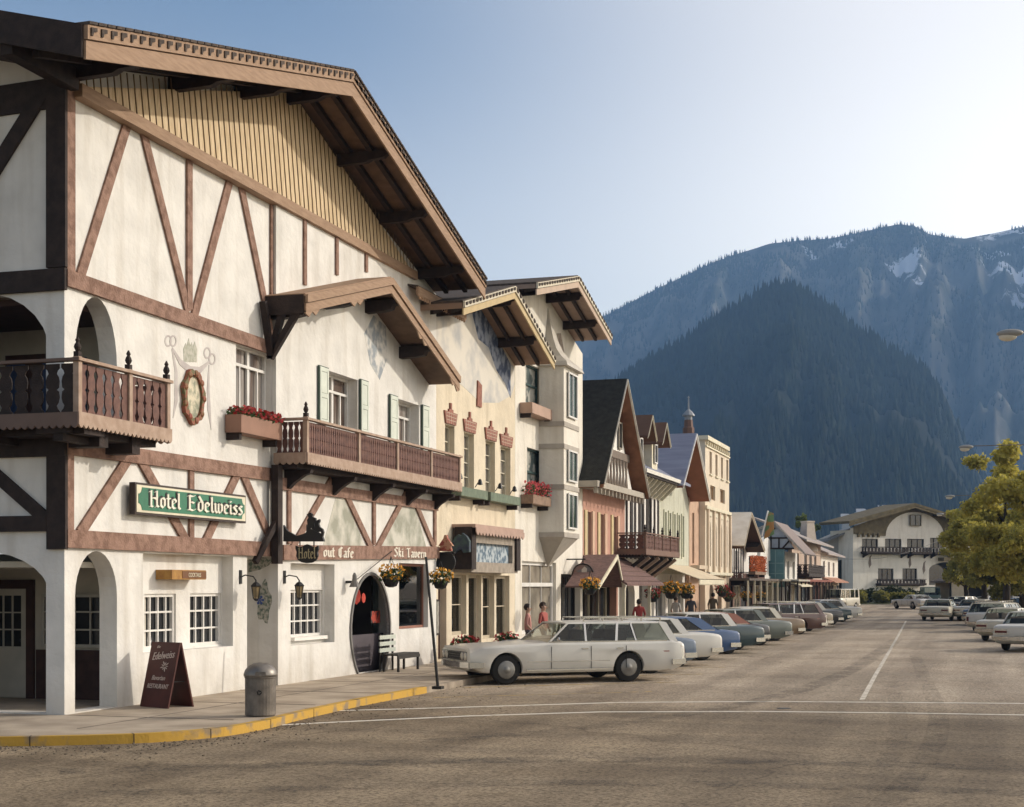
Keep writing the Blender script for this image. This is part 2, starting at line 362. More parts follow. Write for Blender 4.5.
# rubber tyre marks
def marks(name,pts,w,strength):
    m=bpy.data.materials.new(name); m.use_nodes=True; n=m.node_tree; b=n.nodes['Principled BSDF']; b.inputs['Base Color'].default_value=(.075,.062,.05,1); b.inputs['Roughness'].default_value=.9
    t=n.nodes.new('ShaderNodeTexNoise'); t.inputs['Scale'].default_value=2.2; t.inputs['Detail'].default_value=9; t.inputs['Roughness'].default_value=.7; g=n.nodes.new('ShaderNodeNewGeometry'); n.links.new(g.outputs['Position'],t.inputs['Vector'])
    mr=n.nodes.new('ShaderNodeMapRange'); mr.inputs[1].default_value=.42; mr.inputs[2].default_value=.68; mr.inputs[3].default_value=0; mr.inputs[4].default_value=strength; n.links.new(t.outputs[0],mr.inputs[0]); n.links.new(mr.outputs[0],b.inputs['Alpha'])
    P=[gpt(x,y,RZ) for x,y in pts]; P=smoothpts([(p.x,p.y) for p in P],5); mb=MB()
    for i in range(len(P)-1):
        a,c=Vector((*P[i],0)),Vector((*P[i+1],0)); d=(c-a).normalized(); nn=Vector((d.y,-d.x,0))*w/2; z=Vector((0,0,RZ+.006))
        mb.add([a-nn+z,c-nn+z,c+nn+z,a+nn+z],[(0,1,2,3)])
    struct('tyre_marks',mb,m)
marks('rubber_film',[(868,820),(905,785),(928,755),(938,730),(936,705),(925,680),(915,655)],.34,.32)
marks('rubber_film',[(832,820),(868,788),(890,757),(898,730),(897,705),(890,682)],.30,.22)
marks('rubber_film',[(420,742),(560,731),(700,712),(800,690),(860,665),(896,640)],.5,.40)
marks('rubber_film',[(600,668),(700,655),(800,634),(860,620)],.5,.35)
marks('rubber_film',[(60,772),(300,765),(560,760),(860,764),(1060,770)],.6,.5)
marks('rubber_film',[(60,795),(300,789),(560,783),(860,788),(1060,796)],.5,.35)
# crosswalk lines, centre line, parking stripes
M['crosswalk']=mat('crosswalk_paint',(.72,.68,.60),.8,(.42,.36,.28),scale=6,detail=10,lo=.30,hi=.44)
def linepx(pts,w,m,name):
    P=[gpt(x,y,RZ) for x,y in pts]; struct(name,ribbon([(p.x,p.y) for p in P],-w/2,w/2,RZ+.001,RZ+.004),m)
linepx([(330,711),(440,708),(620,702.5),(760,701.5),(900,702.5),(1080,704)],.12,M['crosswalk'],'crosswalk_line')
linepx([(245,727),(330,722.5),(470,716),(600,712),(760,711.5),(900,713),(1080,716)],.12,M['crosswalk'],'crosswalk_line')
linepx([(8,741),(60,738),(110,737)],.10,M['line'],'crosswalk_line')
linepx([(862,700),(876,674),(890,650),(898,636),(906,621)],.10,M['line'],'centre_line')
for k in range(4):
    b=Vector((5.4+0*k,8.2+3.3*k,0)); d=Vector((math.cos(R(38)),math.sin(R(38)),0))
    a=b-d*2.4; e=b+d*3.0; struct('parking_stripe',ribbon([(a.x,a.y),(e.x,e.y)],-.05,.05,RZ+.001,RZ+.004),M['line_yellow'])
# pavement apron before the lodge and the verge beyond the right kerb
M['verge']=mat('dry_grass',(.10,.105,.035),.95,(.06,.06,.022),scale=1.2,detail=8,bump=.5)
M['dirt']=mat('pale_gravel',(.30,.24,.18),.95,(.2,.16,.12),scale=.8,detail=8)
# ---------------------------------------------------------------- broad-nib lettering
GL={ # strokes on a unit x-height of .6, ascender 1, widths in em
'H':(.74,[[(.04,.90),(.17,.97),(.17,.05),(.06,.0)],[(.17,.05),(.28,.0)],[(.44,.92),(.56,.98),(.56,.10),(.48,.0)],[(.56,.10),(.68,.02)],[(.17,.50),(.36,.57),(.56,.48)]]),
'o':(.46,[[(.10,.52),(.10,.12),(.24,.0)],[(.10,.52),(.24,.62),(.36,.50)],[(.36,.50),(.36,.12),(.24,.0)]]),
't':(.34,[[(.14,.86),(.14,.12),(.26,.0),(.34,.06)],[(.03,.60),(.30,.60)]]),
'e':(.42,[[(.10,.52),(.10,.12),(.24,.0),(.36,.08)],[(.10,.52),(.22,.62),(.36,.50),(.34,.40),(.12,.28)]]),
'l':(.28,[[(.06,.92),(.13,.98),(.13,.10),(.24,.0)]]),
'E':(.66,[[(.06,.90),(.18,.97),(.18,.06)],[(.18,.95),(.36,.90),(.54,.97)],[(.18,.50),(.32,.55),(.46,.48)],[(.06,.03),(.24,.06),(.38,.0),(.57,.10)]]),
'd':(.48,[[(.10,.50),(.10,.12),(.24,.0)],[(.10,.50),(.24,.62)],[(.14,.96),(.38,.56),(.38,.12),(.24,.0)]]),
'w':(.66,[[(.04,.60),(.10,.56),(.10,.12),(.22,.0),(.32,.10)],[(.32,.60),(.32,.10),(.44,.0),(.56,.12)],[(.50,.62),(.57,.50),(.56,.12)]]),
'i':(.26,[[(.05,.58),(.12,.60),(.12,.10),(.22,.0)],[(.10,.84),(.16,.80)]]),
's':(.40,[[(.34,.54),(.20,.62),(.09,.50),(.32,.22),(.32,.10),(.20,.0),(.06,.08)]]),
'C':(.58,[[(.52,.86),(.34,.98),(.13,.78),(.13,.20),(.34,.0),(.52,.12)],[(.32,.92),(.32,.10)]]),
'a':(.46,[[(.10,.52),(.22,.62),(.34,.54),(.34,.10),(.44,.0)],[(.34,.36),(.12,.28),(.10,.10),(.20,.0),(.34,.10)]]),
'f':(.34,[[(.34,.92),(.22,.98),(.14,.86),(.14,.0)],[(.03,.60),(.30,.60)]]),
'u':(.48,[[(.06,.60),(.12,.56),(.12,.12),(.24,.0),(.36,.10)],[(.36,.60),(.36,.10),(.46,.0)]]),
'S':(.52,[[(.46,.84),(.28,.98),(.10,.80),(.42,.36),(.42,.14),(.26,.0),(.06,.14)]]),
'k':(.46,[[(.07,.94),(.13,.98),(.13,.0)],[(.13,.38),(.28,.62),(.34,.50),(.18,.34)],[(.20,.34),(.38,.0)]]),
'T':(.58,[[(.04,.84),(.12,.96),(.30,.91),(.54,.97)],[(.30,.91),(.30,.06),(.20,.0)],[(.30,.06),(.42,.0)]]),
'v':(.44,[[(.04,.60),(.12,.56),(.12,.14),(.22,.0),(.36,.12)],[(.28,.62),(.36,.52),(.36,.12)]]),
'r':(.36,[[(.05,.58),(.13,.58),(.13,.06),(.20,.0)],[(.13,.50),(.26,.62),(.34,.54)]]),
'n':(.48,[[(.05,.58),(.12,.58),(.12,.04)],[(.12,.50),(.26,.62),(.36,.52),(.36,.10),(.45,.0)]]),
' ':(.34,[]),
}
def nib(mb,fr,text,u0,v0,h,n0,n1,sx=1.0,nibw=.15,flip=False,total=None):
    width=sum(GL[c][0] for c in text); k=h*sx if total is None else total/width
    ang=R(38); nx,ny=math.cos(ang)*nibw/2,math.sin(ang)*nibw/2; x=0; e=0
    for ch in text:
        for st in GL[ch][1]:
            for a,b in zip(st[:-1],st[1:]):
                q=[(a[0]-nx,a[1]-ny),(a[0]+nx,a[1]+ny),(b[0]+nx,b[1]+ny),(b[0]-nx,b[1]-ny)]
                cr=abs((q[2][0]-q[0][0])*(q[3][1]-q[1][1])-(q[2][1]-q[0][1])*(q[3][0]-q[1][0]))
                if cr<.004: q=[(a[0]-.012,a[1]+.02),(a[0]+.012,a[1]-.02),(b[0]+.012,b[1]-.02),(b[0]-.012,b[1]+.02)]
                e+=.00035
                mb.panel(fr,[(u0+(x+p[0])*k,v0+p[1]*h) for p in q],[],n0,n1+e)
        x+=GL[ch][0]
def sans(fr,text,u,v,h,n,m,parent,name='lettering',shear=0,align='CENTER',w=1.0,rot=0,thick=.006):
    c=bpy.data.curves.new('t','FONT'); c.body=text; c.size=h*1.38; c.extrude=thick/2; c.align_x=align; c.shear=shear
    o=bpy.data.objects.new('t',c); me=bpy.data.meshes.new_from_object(o); me.name=name
    off=chain_loc(parent); cr,sr=math.cos(rot),math.sin(rot)
    for vt in me.vertices:
        x,y=vt.co.x*w,vt.co.y; p=fr(u+x*cr-y*sr,v+x*sr+y*cr,n+vt.co.z)-off; vt.co=p
    bpy.data.objects.remove(o); me.materials.clear(); me.materials.append(m)
    ob=bpy.data.objects.new(name,me); COL.objects.link(ob); ob.parent=parent; return ob

# ---------------------------------------------------------------- building kit
def window(fr,u0,u1,v0,v1,n,parent,cols=2,rows=2,fw=.06,mw=.03,m=None,glass=None,dp=.07,name='window'):
    m=m or M['window_white']; mb=MB()
    mb.panel(fr,rect(u0,u1,v0,v1),[rect(u0+fw,u1-fw,v0+fw,v1-fw)],n-dp,n)
    for i in range(1,cols):
        u=u0+(u1-u0)*i/cols; mb.fbox(fr,u-mw/2,u+mw/2,v0+fw,v1-fw,n-dp+.012,n-.012)
    for j in range(1,rows):
        v=v0+(v1-v0)*j/rows; mb.fbox(fr,u0+fw,u1-fw,v-mw/2,v+mw/2,n-dp+.016,n-.016)
    o=mb.build(name,m,parent)
    g=MB(); g.fbox(fr,u0+fw*.5,u1-fw*.5,v0+fw*.5,v1-fw*.5,n-dp-.03,n-dp-.004); g.build('pane',glass or M['glass'],o)
    return o
def pxrect(fr,x0,y0,x1,y1,n=0):
    """wall rectangle from its left edge bottom/top and right edge measured points"""
    u0=fr.px(x0,y0,n)[0]; u1=fr.px(x1,y0,n)[0]; return u0,u1,fr.px(x0,y1,n)[1],fr.px(x0,y0,n)[1]
def balcony(fr,u0,u1,vf,vr,nw,nf,parent,posts=(),pitch=.125,mrail=None,mcap=None,brackets=(),ends=(True,True),name='balcony',style='board',fin=None):
    mrail=mrail or M['rail']; mcap=mcap or M['rail_light']
    b=MB(); b.fbox(fr,u0,u1,vf-.10,vf,nw,nf)
    b.fbox(fr,u0+.05,u1-.05,vf-.22,vf-.102,nw,nf-.25)
    o=b.build(name,M['dark_timber'],parent)
    # scalloped valance
    def valance(f,a,c,n0,n1):
        k=max(3,int((c-a)/.13)); pts=[(c,vf+.10),(a,vf+.10)]
        for i in range(k):
            w=(c-a)/k; x=a+w*i
            for t in (0,.25,.5,.75): pts.append((x+w*t, vf-.10-.055*math.sin(math.pi*t)))
        pts.append((c,vf-.10)); vb.panel(f,pts,[],n0,n1)
    vb=MB(); valance(fr,u0-.02,u1+.02,nf,nf+.035)
    side=lambda u,sg: Frame(fr(u,0,0),fr.N,fr.U*sg)
    if ends[0]: valance(side(u0,-1),nw,nf,.02,.05)
    if ends[1]: valance(side(u1,1),nw,nf,.02,.05)
    vb.build('valance',mcap,o)
    rb=MB()
    def boards(f,a,c,n0,n1):
        k=max(2,int((c-a)/pitch)); w=(c-a)/k; lo=vf+.06; hi=vr-.08; H=hi-lo
        for i in range(k):
            x=a+w*(i+.5); L_=[];R_=[]
            for t,q in ((0,.44),(.08,.44),(.13,.30),(.19,.24),(.25,.36),(.34,.42),(.46,.38),(.50,.24),(.54,.38),(.66,.42),(.75,.36),(.81,.24),(.87,.30),(.92,.44),(1,.44)):
                L_.append((x-w*q,lo+H*t)); R_.append((x+w*q,lo+H*t))
            rb.panel(f,L_+R_[::-1],[],n0,n1)
    boards(fr,u0+.05,u1-.05,nf-.05,nf-.025)
    if ends[0]: boards(side(u0,-1),nw+.03,nf-.05,-.05,-.025)
    if ends[1]: boards(side(u1,1),nw+.03,nf-.05,-.05,-.025)
    rb.build('railing_boards',mrail,o)
    cb=MB(); cb.fbox(fr,u0-.04,u1+.04,vr-.05,vr,nf-.09,nf+.05)
    cb.fbox(fr,u0,u1,vf+.02,vf+.10,nf-.075,nf-.002)
    if ends[0]: cb.fbox(fr,u0-.04,u0+.10,vr-.05,vr,nw,nf-.09)
    if ends[1]: cb.fbox(fr,u1-.10,u1+.04,vr-.05,vr,nw,nf-.09)
    cb.build('handrail',mcap,o)
    for p in posts:
        pb=MB(); pb.fbox(fr,p-.05,p+.05,vf,vr+.02,nf-.09,nf+.012)
        pb.build('post',mcap,o)
        if fin is not None and p not in fin: continue
        fb=MB(); fb.fbox(fr,p-.045,p+.045,vr+.02,vr+.10,nf-.085,nf+.005); fb.lathe(fr(p,vr+.10,nf-.04),[(.02,0),(.045,.03),(.06,.07),(.045,.12),(.025,.15),(.04,.18),(.01,.24)],8)
        fb.build('finial',M['dark_timber'],o)
    for p in brackets:
        kb=MB(); sf=side(p,1)
        kb.panel(sf,[(nw,vf-.22),(nf-.12,vf-.22),(nf-.14,vf-.30),(nf-.28,vf-.34),(nw+.22,vf-.50),(nw+.10,vf-.62),(nw,vf-.64)],[],-.08,.08)
        kb.build('bracket',M['dark_timber'],o)
    return o
def gable_roof(fr,L_,A,R_,nf,nb,parent,band=None,rafters=(),t=.16,fascia=.34,fn=.06,mroof=None,mfas=None,msof=None,purlins=(),tiles=True,pw=.2,nwall=0,deco=None,pmat=None,tmat=None):
    """L_, A, R_: eave, apex, eave (u,v) of the roof's top edge; nf front, nb back"""
    mroof=mroof or M['shingle']; mfas=mfas or M['tan_wood']; msof=msof or M['soffit']
    r=MB(); r.panel(fr,[L_,A,R_,(R_[0],R_[1]-.06),(A[0],A[1]-.06),(L_[0],L_[1]-.06)],[],nb,nf+.02)
    o=r.build('roof',mroof,parent)
    s=MB(); s.panel(fr,[(L_[0],L_[1]-.063),(A[0],A[1]-.063),(R_[0],R_[1]-.063),(R_[0],R_[1]-t),(A[0],A[1]-t),(L_[0],L_[1]-t)],[],nb,nf-.002); s.build('soffit',msof,o)
    f=MB(); fb2=MB()
    for P,Q in ((L_,A),(R_,A)):
        h1=fascia*.5
        (fb2 if band else f).panel(fr,[(P[0],P[1]-.03),(Q[0],Q[1]-.03),(Q[0],Q[1]-h1),(P[0],P[1]-h1)],[],nf+.022,nf+.022+fn)
        f.panel(fr,[(P[0],P[1]-h1-.02),(Q[0],Q[1]-h1-.02),(Q[0],Q[1]-fascia),(P[0],P[1]-fascia)],[],nf,nf+fn*.7)
    f.build('bargeboard',mfas,o)
    if band: fb2.build('tile_band',band,o)
    rb_=MB()
    for nn in rafters:
        for P in (L_,R_):
            sg=.25 if P is L_ else -.25
            rb_.panel(fr,[(P[0]+sg,P[1]-t+.05),(A[0],A[1]-t-.003),(A[0],A[1]-t-.12),(P[0]+sg,P[1]-t-.07)],[],nn-.05,nn+.05)
    if rafters: rb_.build('rafter',M['dark_timber'],o)
    if tiles:
        tb=MB()
        for P,Q in ((L_,A),(R_,A)):
            l=math.hypot(Q[0]-P[0],Q[1]-P[1]); k=int(l/.30)
            for i in range(k):
                a=(i+.2)/k; b=(i+.75)/k
                pa=(P[0]+(Q[0]-P[0])*a,P[1]+(Q[1]-P[1])*a); pb=(P[0]+(Q[0]-P[0])*b,P[1]+(Q[1]-P[1])*b)
                tb.panel(fr,[(pa[0],pa[1]-.055),(pb[0],pb[1]-.055),(pb[0],pb[1]-.12),((pa[0]+pb[0])/2,(pa[1]+pb[1])/2-.15),(pa[0],pa[1]-.12)],[],nf+.022+fn,nf+.05+fn)
        tb.build('roof_edge_trim',tmat or M['shingle'],o)
    for u in purlins:
        if not (L_[0]+.35<u<R_[0]-.35): continue
        k=(u-L_[0])/(A[0]-L_[0]) if u<A[0] else (R_[0]-u)/(R_[0]-A[0])
        e=L_ if u<A[0] else R_; v=e[1]+(A[1]-e[1])*k - t
        p=MB(); 
        sf=Frame(fr(u,0,0),fr.N,fr.U)
        vv=v-abs((A[1]-e[1])/(A[0]-e[0]))*pw/2
        p.panel(sf,[(nwall-.1,vv),(nf-.04,vv),(nf-.04,vv-.12),(nf-.12,vv-.14),(nf-.16,vv-.24),(nf-.40,vv-.28),(nwall-.1,vv-.30)],[],-pw/2,pw/2)
        p.build('purlin',pmat or M['dark_timber'],o)
    return o

def wall_gable(fr,pts,holes,n,th,parent,m,name='wall'):
    mb=MB(); mb.panel(fr,pts,holes,n-th,n); return mb.build(name,m,parent)

# ---------------------------------------------------------------- HOTEL
S=ST_F; q=S.px
LF=Frame((0,0,0),(1,0,0),(0,-1,0))     # face on the side street
hotel=empty('hotel',(0,0,0),0,'large white half-timbered corner hotel with brown beams, wide low gable and two balconies','building')
ZE,ZA=10.62,13.22; YL,YA,YR=-1.75,8.4,17.6; OV=1.5
def zroof(Y): return ZE+(ZA-ZE)*(Y-YL)/(YA-YL) if Y<YA else ZE-.1+(ZA-ZE+.1)*(YR-Y)/(YR-YA)
TW=.35
a1=q(75,600)[0]; a2=q(117,600)[0]
# street wall, left block
up=[]
YB=7.62
out=[(0,0),(YB,0),(YB,zroof(YB)-.3),(0,zroof(0)-.3)]
arch_lo=arch(a1,a2,0.02,q(75,600)[1]+.05,q(96,551)[1])
arch_up=arch(a1,a2,4.72,5.95,q(96,297)[1])
n0,n1=q(143,600)[0],q(233,600)[0]; nz0=q(233,646)[1]; nz1=q(143,553)[1]
al0=q(247,600)[0]
uw0,uw1,uwz0,uwz1=q(236,400)[0],q(271,400)[0],q(236,412)[1],q(236,343)[1]
wl=wall_gable(S,[(0,0),(al0,0),(al0,q(247,556)[1]),(YB,q(247,556)[1]),(YB,zroof(YB)-.3),(0,zroof(0)-.3)],[arch_lo,arch_up,rect(n0,n1,nz0,nz1),rect(uw0,uw1,uwz0,uwz1)],0,TW,hotel,M['stucco'])
# niche wall with its two windows
wA=pxrect(S,144.5,594,176,652,-.25); wB=pxrect(S,190,592,221.5,646,-.25)
wA=(wA[0],wA[1],nz0+.04,wA[3]); wB=(wB[0],wB[1],nz0+.04,wA[3])
nb=MB(); nb.panel(S,rect(n0-.1,n1+.1,nz0-.1,nz1+.1),[rect(*wA),rect(*wB)],-.36,-.25); nb.build('niche_wall',M['stucco'],hotel)
for ww in (wA,wB): window(S,*ww,-.29,hotel,cols=4,rows=3,mw=.035)
window(S,uw0,uw1,uwz0,uwz1,-.12,hotel,cols=2,rows=1,mw=.09,glass=M['curtain'])
cb=MB(); wq=(uw1-uw0)
cb.fbox(S,uw0+.06,uw1-.06,uwz1-.42,uwz1-.36,-.165,-.115); cb.fbox(S,uw0+wq*.25-.02,uw0+wq*.25+.02,uwz0+.05,uwz1-.4,-.16,-.12); cb.fbox(S,uw0+wq*.75-.02,uw0+wq*.75+.02,uwz0+.05,uwz1-.4,-.16,-.12)
cb.build('window_transom',M['window_white'],hotel)
# right block: proud of the left by 11 cm
PR=.11
al1=q(278,600,PR)[0]
YE=17.6
ni=[q(290.6,600,PR)[0],q(334.5,600,PR)[0],q(334.5,642,PR)[1],q(290.6,563,PR)[1]]
dc=q(369.5,600,PR)[0]; dl=q(350.5,600,PR)[0]; dr=q(389,600,PR)[0]; dtop=q(369,575,PR)[1]
def ell(u0,u1,vt,vb,n=26,grow=0):
    c=(u0+u1)/2; r=(u1-u0)/2+grow; pts=[]; vm=vb+(vt-vb)*.42; H=vt+grow-vm
    for i in range(n+1):
        a=-.80+(math.pi+1.60)*i/n
        sy=math.sin(a); cx=math.cos(a)
        y=vm+sy*(H if sy>0 else (vm-vb)/math.sin(.80)); pts.append((c+r*cx*(1 if sy>0 else 1-.10*(-sy)),y))
    pts[0]=(pts[0][0],vb); pts[-1]=(pts[-1][0],vb); return pts
door=ell(dl,dr,dtop,.02)
bw=[q(399,600,PR)[0],q(428,600,PR)[0],q(399,629.5,PR)[1],q(399,563,PR)[1]]
s1=[q(327,400,PR)[0],q(357.5,400,PR)[0],q(327,426,PR)[1],q(327,370,PR)[1]]
s2=[q(396,400,PR)[0],q(419,400,PR)[0],q(396,446,PR)[1],q(396,398,PR)[1]]
wall_gable(S,[(al1,0),(YE,0),(YE,zroof(YE)-.32),(7.63,zroof(7.63)-.3),(7.63,2.76),(al1,2.76)],[rect(*ni),[(dl-.35,0.0),(dr+.40,0.0),(dr+.40,2.68),(dl-.35,2.68)],rect(*bw),rect(*s1),rect(*s2)],PR,.45,hotel,M['stucco'])
wall_gable(S,[(dl-.35,0),(dr+.40,0),(dr+.40,2.68),(dl-.35,2.68)],[door],PR,.06,hotel,M['stucco'])
# side walls, alcove, back shell
sb=MB(); sb.box((-12,YE-.3,0),(-.345,YE-.01,11)); sb.build('party_wall',M['stucco'],hotel)
ab=MB(); ab.box((-1.8,al1+.0,0),(-.345,al1+.2,2.76)); ab.box((-1.8,al0-.2,0),(-.355,al0,2.76)); ab.build('alcove_wall',M['stucco'],hotel)
ab=MB(); ab.box((-1.9,al0-.2,0),(-1.8,al1+.2,2.76)); ab.build('alcove_door',M['dark_timber'],hotel)
ab=MB(); ab.box((-1.8,al0,2.70),(-.355,al1,2.75)); ab.build('alcove_ceiling',M['stucco'],hotel)
nw_=MB(); w4=pxrect(S,291.5,590,324,637.5,-.12)
nw_.panel(S,rect(ni[0]-.1,ni[1]+.1,ni[2]-.1,ni[3]+.1),[rect(w4[0],w4[1],w4[2],w4[3])],-.5,-.15); nw_.build('niche_wall',M['stucco'],hotel)
window(S,*w4,-.2,hotel,cols=5,rows=3,mw=.035)
ss=MB(); ss.fbox(S,w4[0]-.03,w4[1]+.03,w4[2]-.08,w4[2]-.003,-.148,-.03); ss.build('window_sill',M['stucco_plain'],hotel)
# shop window
fr_=MB(); fr_.panel(S,rect(bw[0]+.004,bw[1]-.004,bw[2]+.004,bw[3]-.004),[rect(bw[0]+.07,bw[1]-.07,bw[2]+.07,bw[3]-.07)],-.10,-.02)
o=fr_.build('shop_window',mat('rust_frame',(.28,.13,.09),.7),hotel); g=MB(); g.fbox(S,bw[0]+.02,bw[1]-.02,bw[2]+.02,bw[3]-.02,-.065,-.055); g.build('pane',M['clear'],o)
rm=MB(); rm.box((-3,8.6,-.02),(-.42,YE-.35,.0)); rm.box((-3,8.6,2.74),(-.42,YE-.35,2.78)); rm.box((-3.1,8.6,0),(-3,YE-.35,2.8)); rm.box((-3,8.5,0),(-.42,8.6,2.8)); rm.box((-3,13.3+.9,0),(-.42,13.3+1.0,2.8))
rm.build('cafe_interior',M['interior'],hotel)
pb=MB(); pb.fbox(S,q(399,600,-.12)[0],q(413,600,-.12)[0],q(406,629,-.12)[1],q(406,609,-.12)[1],-.14,-.12); pb.build('window_poster',mat('poster_pale',(.35,.36,.30),.8,(.10,.13,.10),scale=3.5,lo=.45,hi=.55),hotel)
pb=MB(); pb.fbox(S,q(413.5,600,-.12)[0],q(419,600,-.12)[0],q(416,628,-.12)[1],q(416,609,-.12)[1],-.135,-.115); pb.build('window_poster',mat('poster_yellow',(.50,.36,.14),.8,(.2,.15,.07),scale=8),hotel)
pb=MB(); pb.fbox(S,q(400,600,-.12)[0],q(419,600,-.12)[0],q(410,583,-.12)[1],q(410,569,-.12)[1],-.135,-.12); pb.build('window_poster',mat('poster_red',(.30,.045,.03),.8,(.05,.02,.02),scale=6,lo=.45,hi=.55),hotel)
pb=MB(); pb.lathe(S(*q(407,595,-.12),-.13),[(.01,0),(.20,0),(.20,.01)],7,'X'); pb.build('window_poster',mat('poster_star',(.55,.16,.12),.8,(.6,.5,.4),scale=9),hotel)
# pointed oval doorway: frame and the things seen in it
do=ell(dl,dr,dtop,0.0,grow=.07); di=door
fb=MB(); fb.panel(S,do,[],PR-.0,PR+.004) if False else None
k=len(do); vs=[S(p[0],p[1],nn) for nn in (PR+.04,PR-.07) for p in do]+[S(p[0],p[1],nn) for nn in (PR+.04,PR-.07) for p in di]
fs=[]
for i in range(k-1): fs+=[(i,i+1,2*k+i+1,2*k+i),(i,i+1,k+i+1,k+i),(2*k+i,2*k+i+1,3*k+i+1,3*k+i)]
MB().add(vs,fs).build('door_frame',mat('grey_frame',(.20,.19,.18),.7),hotel)
dd=MB(); dd.fbox(S,dl-.2,dr+.4,0,q(369,634,-.2)[1],-.30,-.20); dd.build('inner_door',mat('plum_panel',(.09,.075,.085),.6),hotel)
pb=MB(); 
for (px_,py_,r) in ((357,596,.19),(363,598,.13),(356,600,.12)): pb.lathe(S(*q(px_,py_,-.15),-.15+r*.1),[(.01,0),(r,0),(r*.9,.01)],8,'X')
pb.build('window_poster',mat('scarlet_sign',(.60,.06,.035),.6),hotel)
pb=MB(); pb.fbox(S,q(371,610,-.15)[0],q(380,610,-.15)[0],q(375,623,-.15)[1],q(375,611,-.15)[1],-.17,-.15); pb.build('window_poster',mat('red_sign',(.35,.05,.03),.6,(.03,.02,.02),scale=5,lo=.5,hi=.52),hotel)
# upper windows with shutters
for k_,sx in enumerate((s1,s2)):
    window(S,sx[0],sx[1],sx[2],sx[3],-.14,hotel,cols=2,rows=1,mw=.10,glass=M['curtain'])
    tb=MB(); tb.fbox(S,sx[0]+.06,sx[1]-.06,sx[3]-.42,sx[3]-.36,-.185,-.135)
    d=(sx[1]-sx[0]); tb.fbox(S,sx[0]+d*.73,sx[0]+d*.76,sx[2]+.06,sx[3]-.4,-.18,-.14); tb.build('window_transom',M['window_white'],hotel)
M['shutter']=mat('pale_green_shutter',(.62,.66,.58),.6); M['shutter_edge']=mat('dark_green_edge',(.07,.10,.08),.6)
for x0,x1,ya,yb in ((317,326.5,368,424),(358.5,366.5,386,436),(388,396,393,440),(420.5,427.5,404,449)):
    u0,u1,v0,v1=pxrect(S,x0,ya,x1,yb,PR)
    v0=(s1 if x0<370 else s2)[2]; v1=(s1 if x0<370 else s2)[3]+.04
    b=MB(); b.fbox(S,u0,u1,v0,v1,PR+.02,PR+.06); o=b.build('shutter',M['shutter_edge'],hotel)
    b=MB(); b.panel(S,rect(u0+.025,u1-.025,v0+.025,v1-.025),[rect(u0+.10,u1-.10,v0+.12,(v0+v1)/2-.05),rect(u0+.10,u1-.10,(v0+v1)/2+.05,v1-.12)],PR+.061,PR+.075)
    b.fbox(S,u0+.11,u1-.11,v0+.13,(v0+v1)/2-.06,PR+.061,PR+.069); b.fbox(S,u0+.11,u1-.11,(v0+v1)/2+.06,v1-.13,PR+.061,PR+.069); b.build('shutter_panel',M['shutter'],o)
# timbers
BM=.022
def tim(pts,w,n=0,th=None,m=None,par=None,name='beam'):
    global BM
    BM=BM+.0006 if BM<.045 else .022
    b=MB(); b.beam(S,q(*pts[0],n),q(*pts[1],n),w,n-.01,n+BM+.02 if th is None else n+th)
    return b.build(name,m or M['timber'],hotel)
tim(((64,277.5),(275,350)),.27,th=.075); 
def post(x,y0,y1,w,n=0,th=.05,m=None):
    u=q(x,y0,n)[0]; b=MB(); b.fbox(S,u-w/2,u+w/2,q(x,y1,n)[1],q(x,y0,n)[1],n-.01,n+th); return b.build('beam',m or M['timber'],hotel)
u=.14
b=MB(); b.fbox(S,0.0,.24,7.22,10.45,-.01,.052); b.build('beam',M['timber'],hotel)
for d in (((131,108),(79,276)),((137,112),(187,312)),((231,172),(193,316)),((238,176),(271,338))): tim(d,.22)
post(188,138,309,.19); post(271,192,320,.16); 
for x,y0,y1 in ((304,215,285),(336,235,275),(365.5,250,272)): post(x,y0,y1,.14,PR,.045)
tim(((64,446),(279,476)),.27,th=.075); tim(((64,538.5),(279,550)),.30,th=.08)
b=MB(); b.fbox(S,0.0,.20,2.92,4.45,-.01,.052); b.build('beam',M['timber'],hotel)
for d in (((131,452),(78,534)),((137,456),(189,548)),((238,470),(200,550)),((240,470),(274,550))): tim(d,.22)
post(190,462,546,.17)
# right block timbers
tim(((281,552.5),(437,552.5)),.33,PR,.075)
b=MB(); b.fbox(S,al1+.02,YE,4.20,4.46,PR-.01,PR+.07); b.build('beam',M['timber'],hotel)
post(288,485,544,.16,PR); post(373,495,545,.17,PR); post(434,508,545,.17,PR); post(278,470,545,.10,PR)
for d in (((330,480),(291,548)),((338,480),(372,552)),((408,488),(374,552)),((409,490),(435,552))): tim(d,.19,PR)
# painted mural fields between the timbers
M['mural']=mat('faded_mural',(.58,.56,.49),.9,(.33,.33,.27),scale=2.2,detail=8,lo=.40,hi=.62)
u0,u1=q(322,500,PR)[0],q(369,500,PR)[0]; mm=MB(); mm.panel(S,[(u0,2.98),(u1-.15,2.98),(u0+1.35,4.18),(u0+.75,4.18)],[],PR-.01,PR+.006); mm.build('mural',M['mural'],hotel)
u0,u1=q(379,500,PR)[0],q(430,500,PR)[0]; mm=MB(); mm.panel(S,[(u0,2.98),(u1-.15,2.98),(u1-1.1,4.18),(u1-2.2,4.18)],[],PR-.01,PR+.006); mm.build('mural',M['mural'],hotel)
# lettering painted on the beam
M['white_letter']=mat('white_lettering',(.72,.66,.56),.7)
for txt,x0,x1 in (('out Cafe',320,350),('Ski Tavern',391,423)):
    u0=q(x0,550,PR)[0];u1=q(x1,550,PR)[0]; l=MB(); nib(l,S,txt,u0,q(x0,556.5,PR)[1],.24,PR+.074,PR+.082,total=u1-u0,nibw=.19); l.build('beam_lettering',M['white_letter'],hotel)
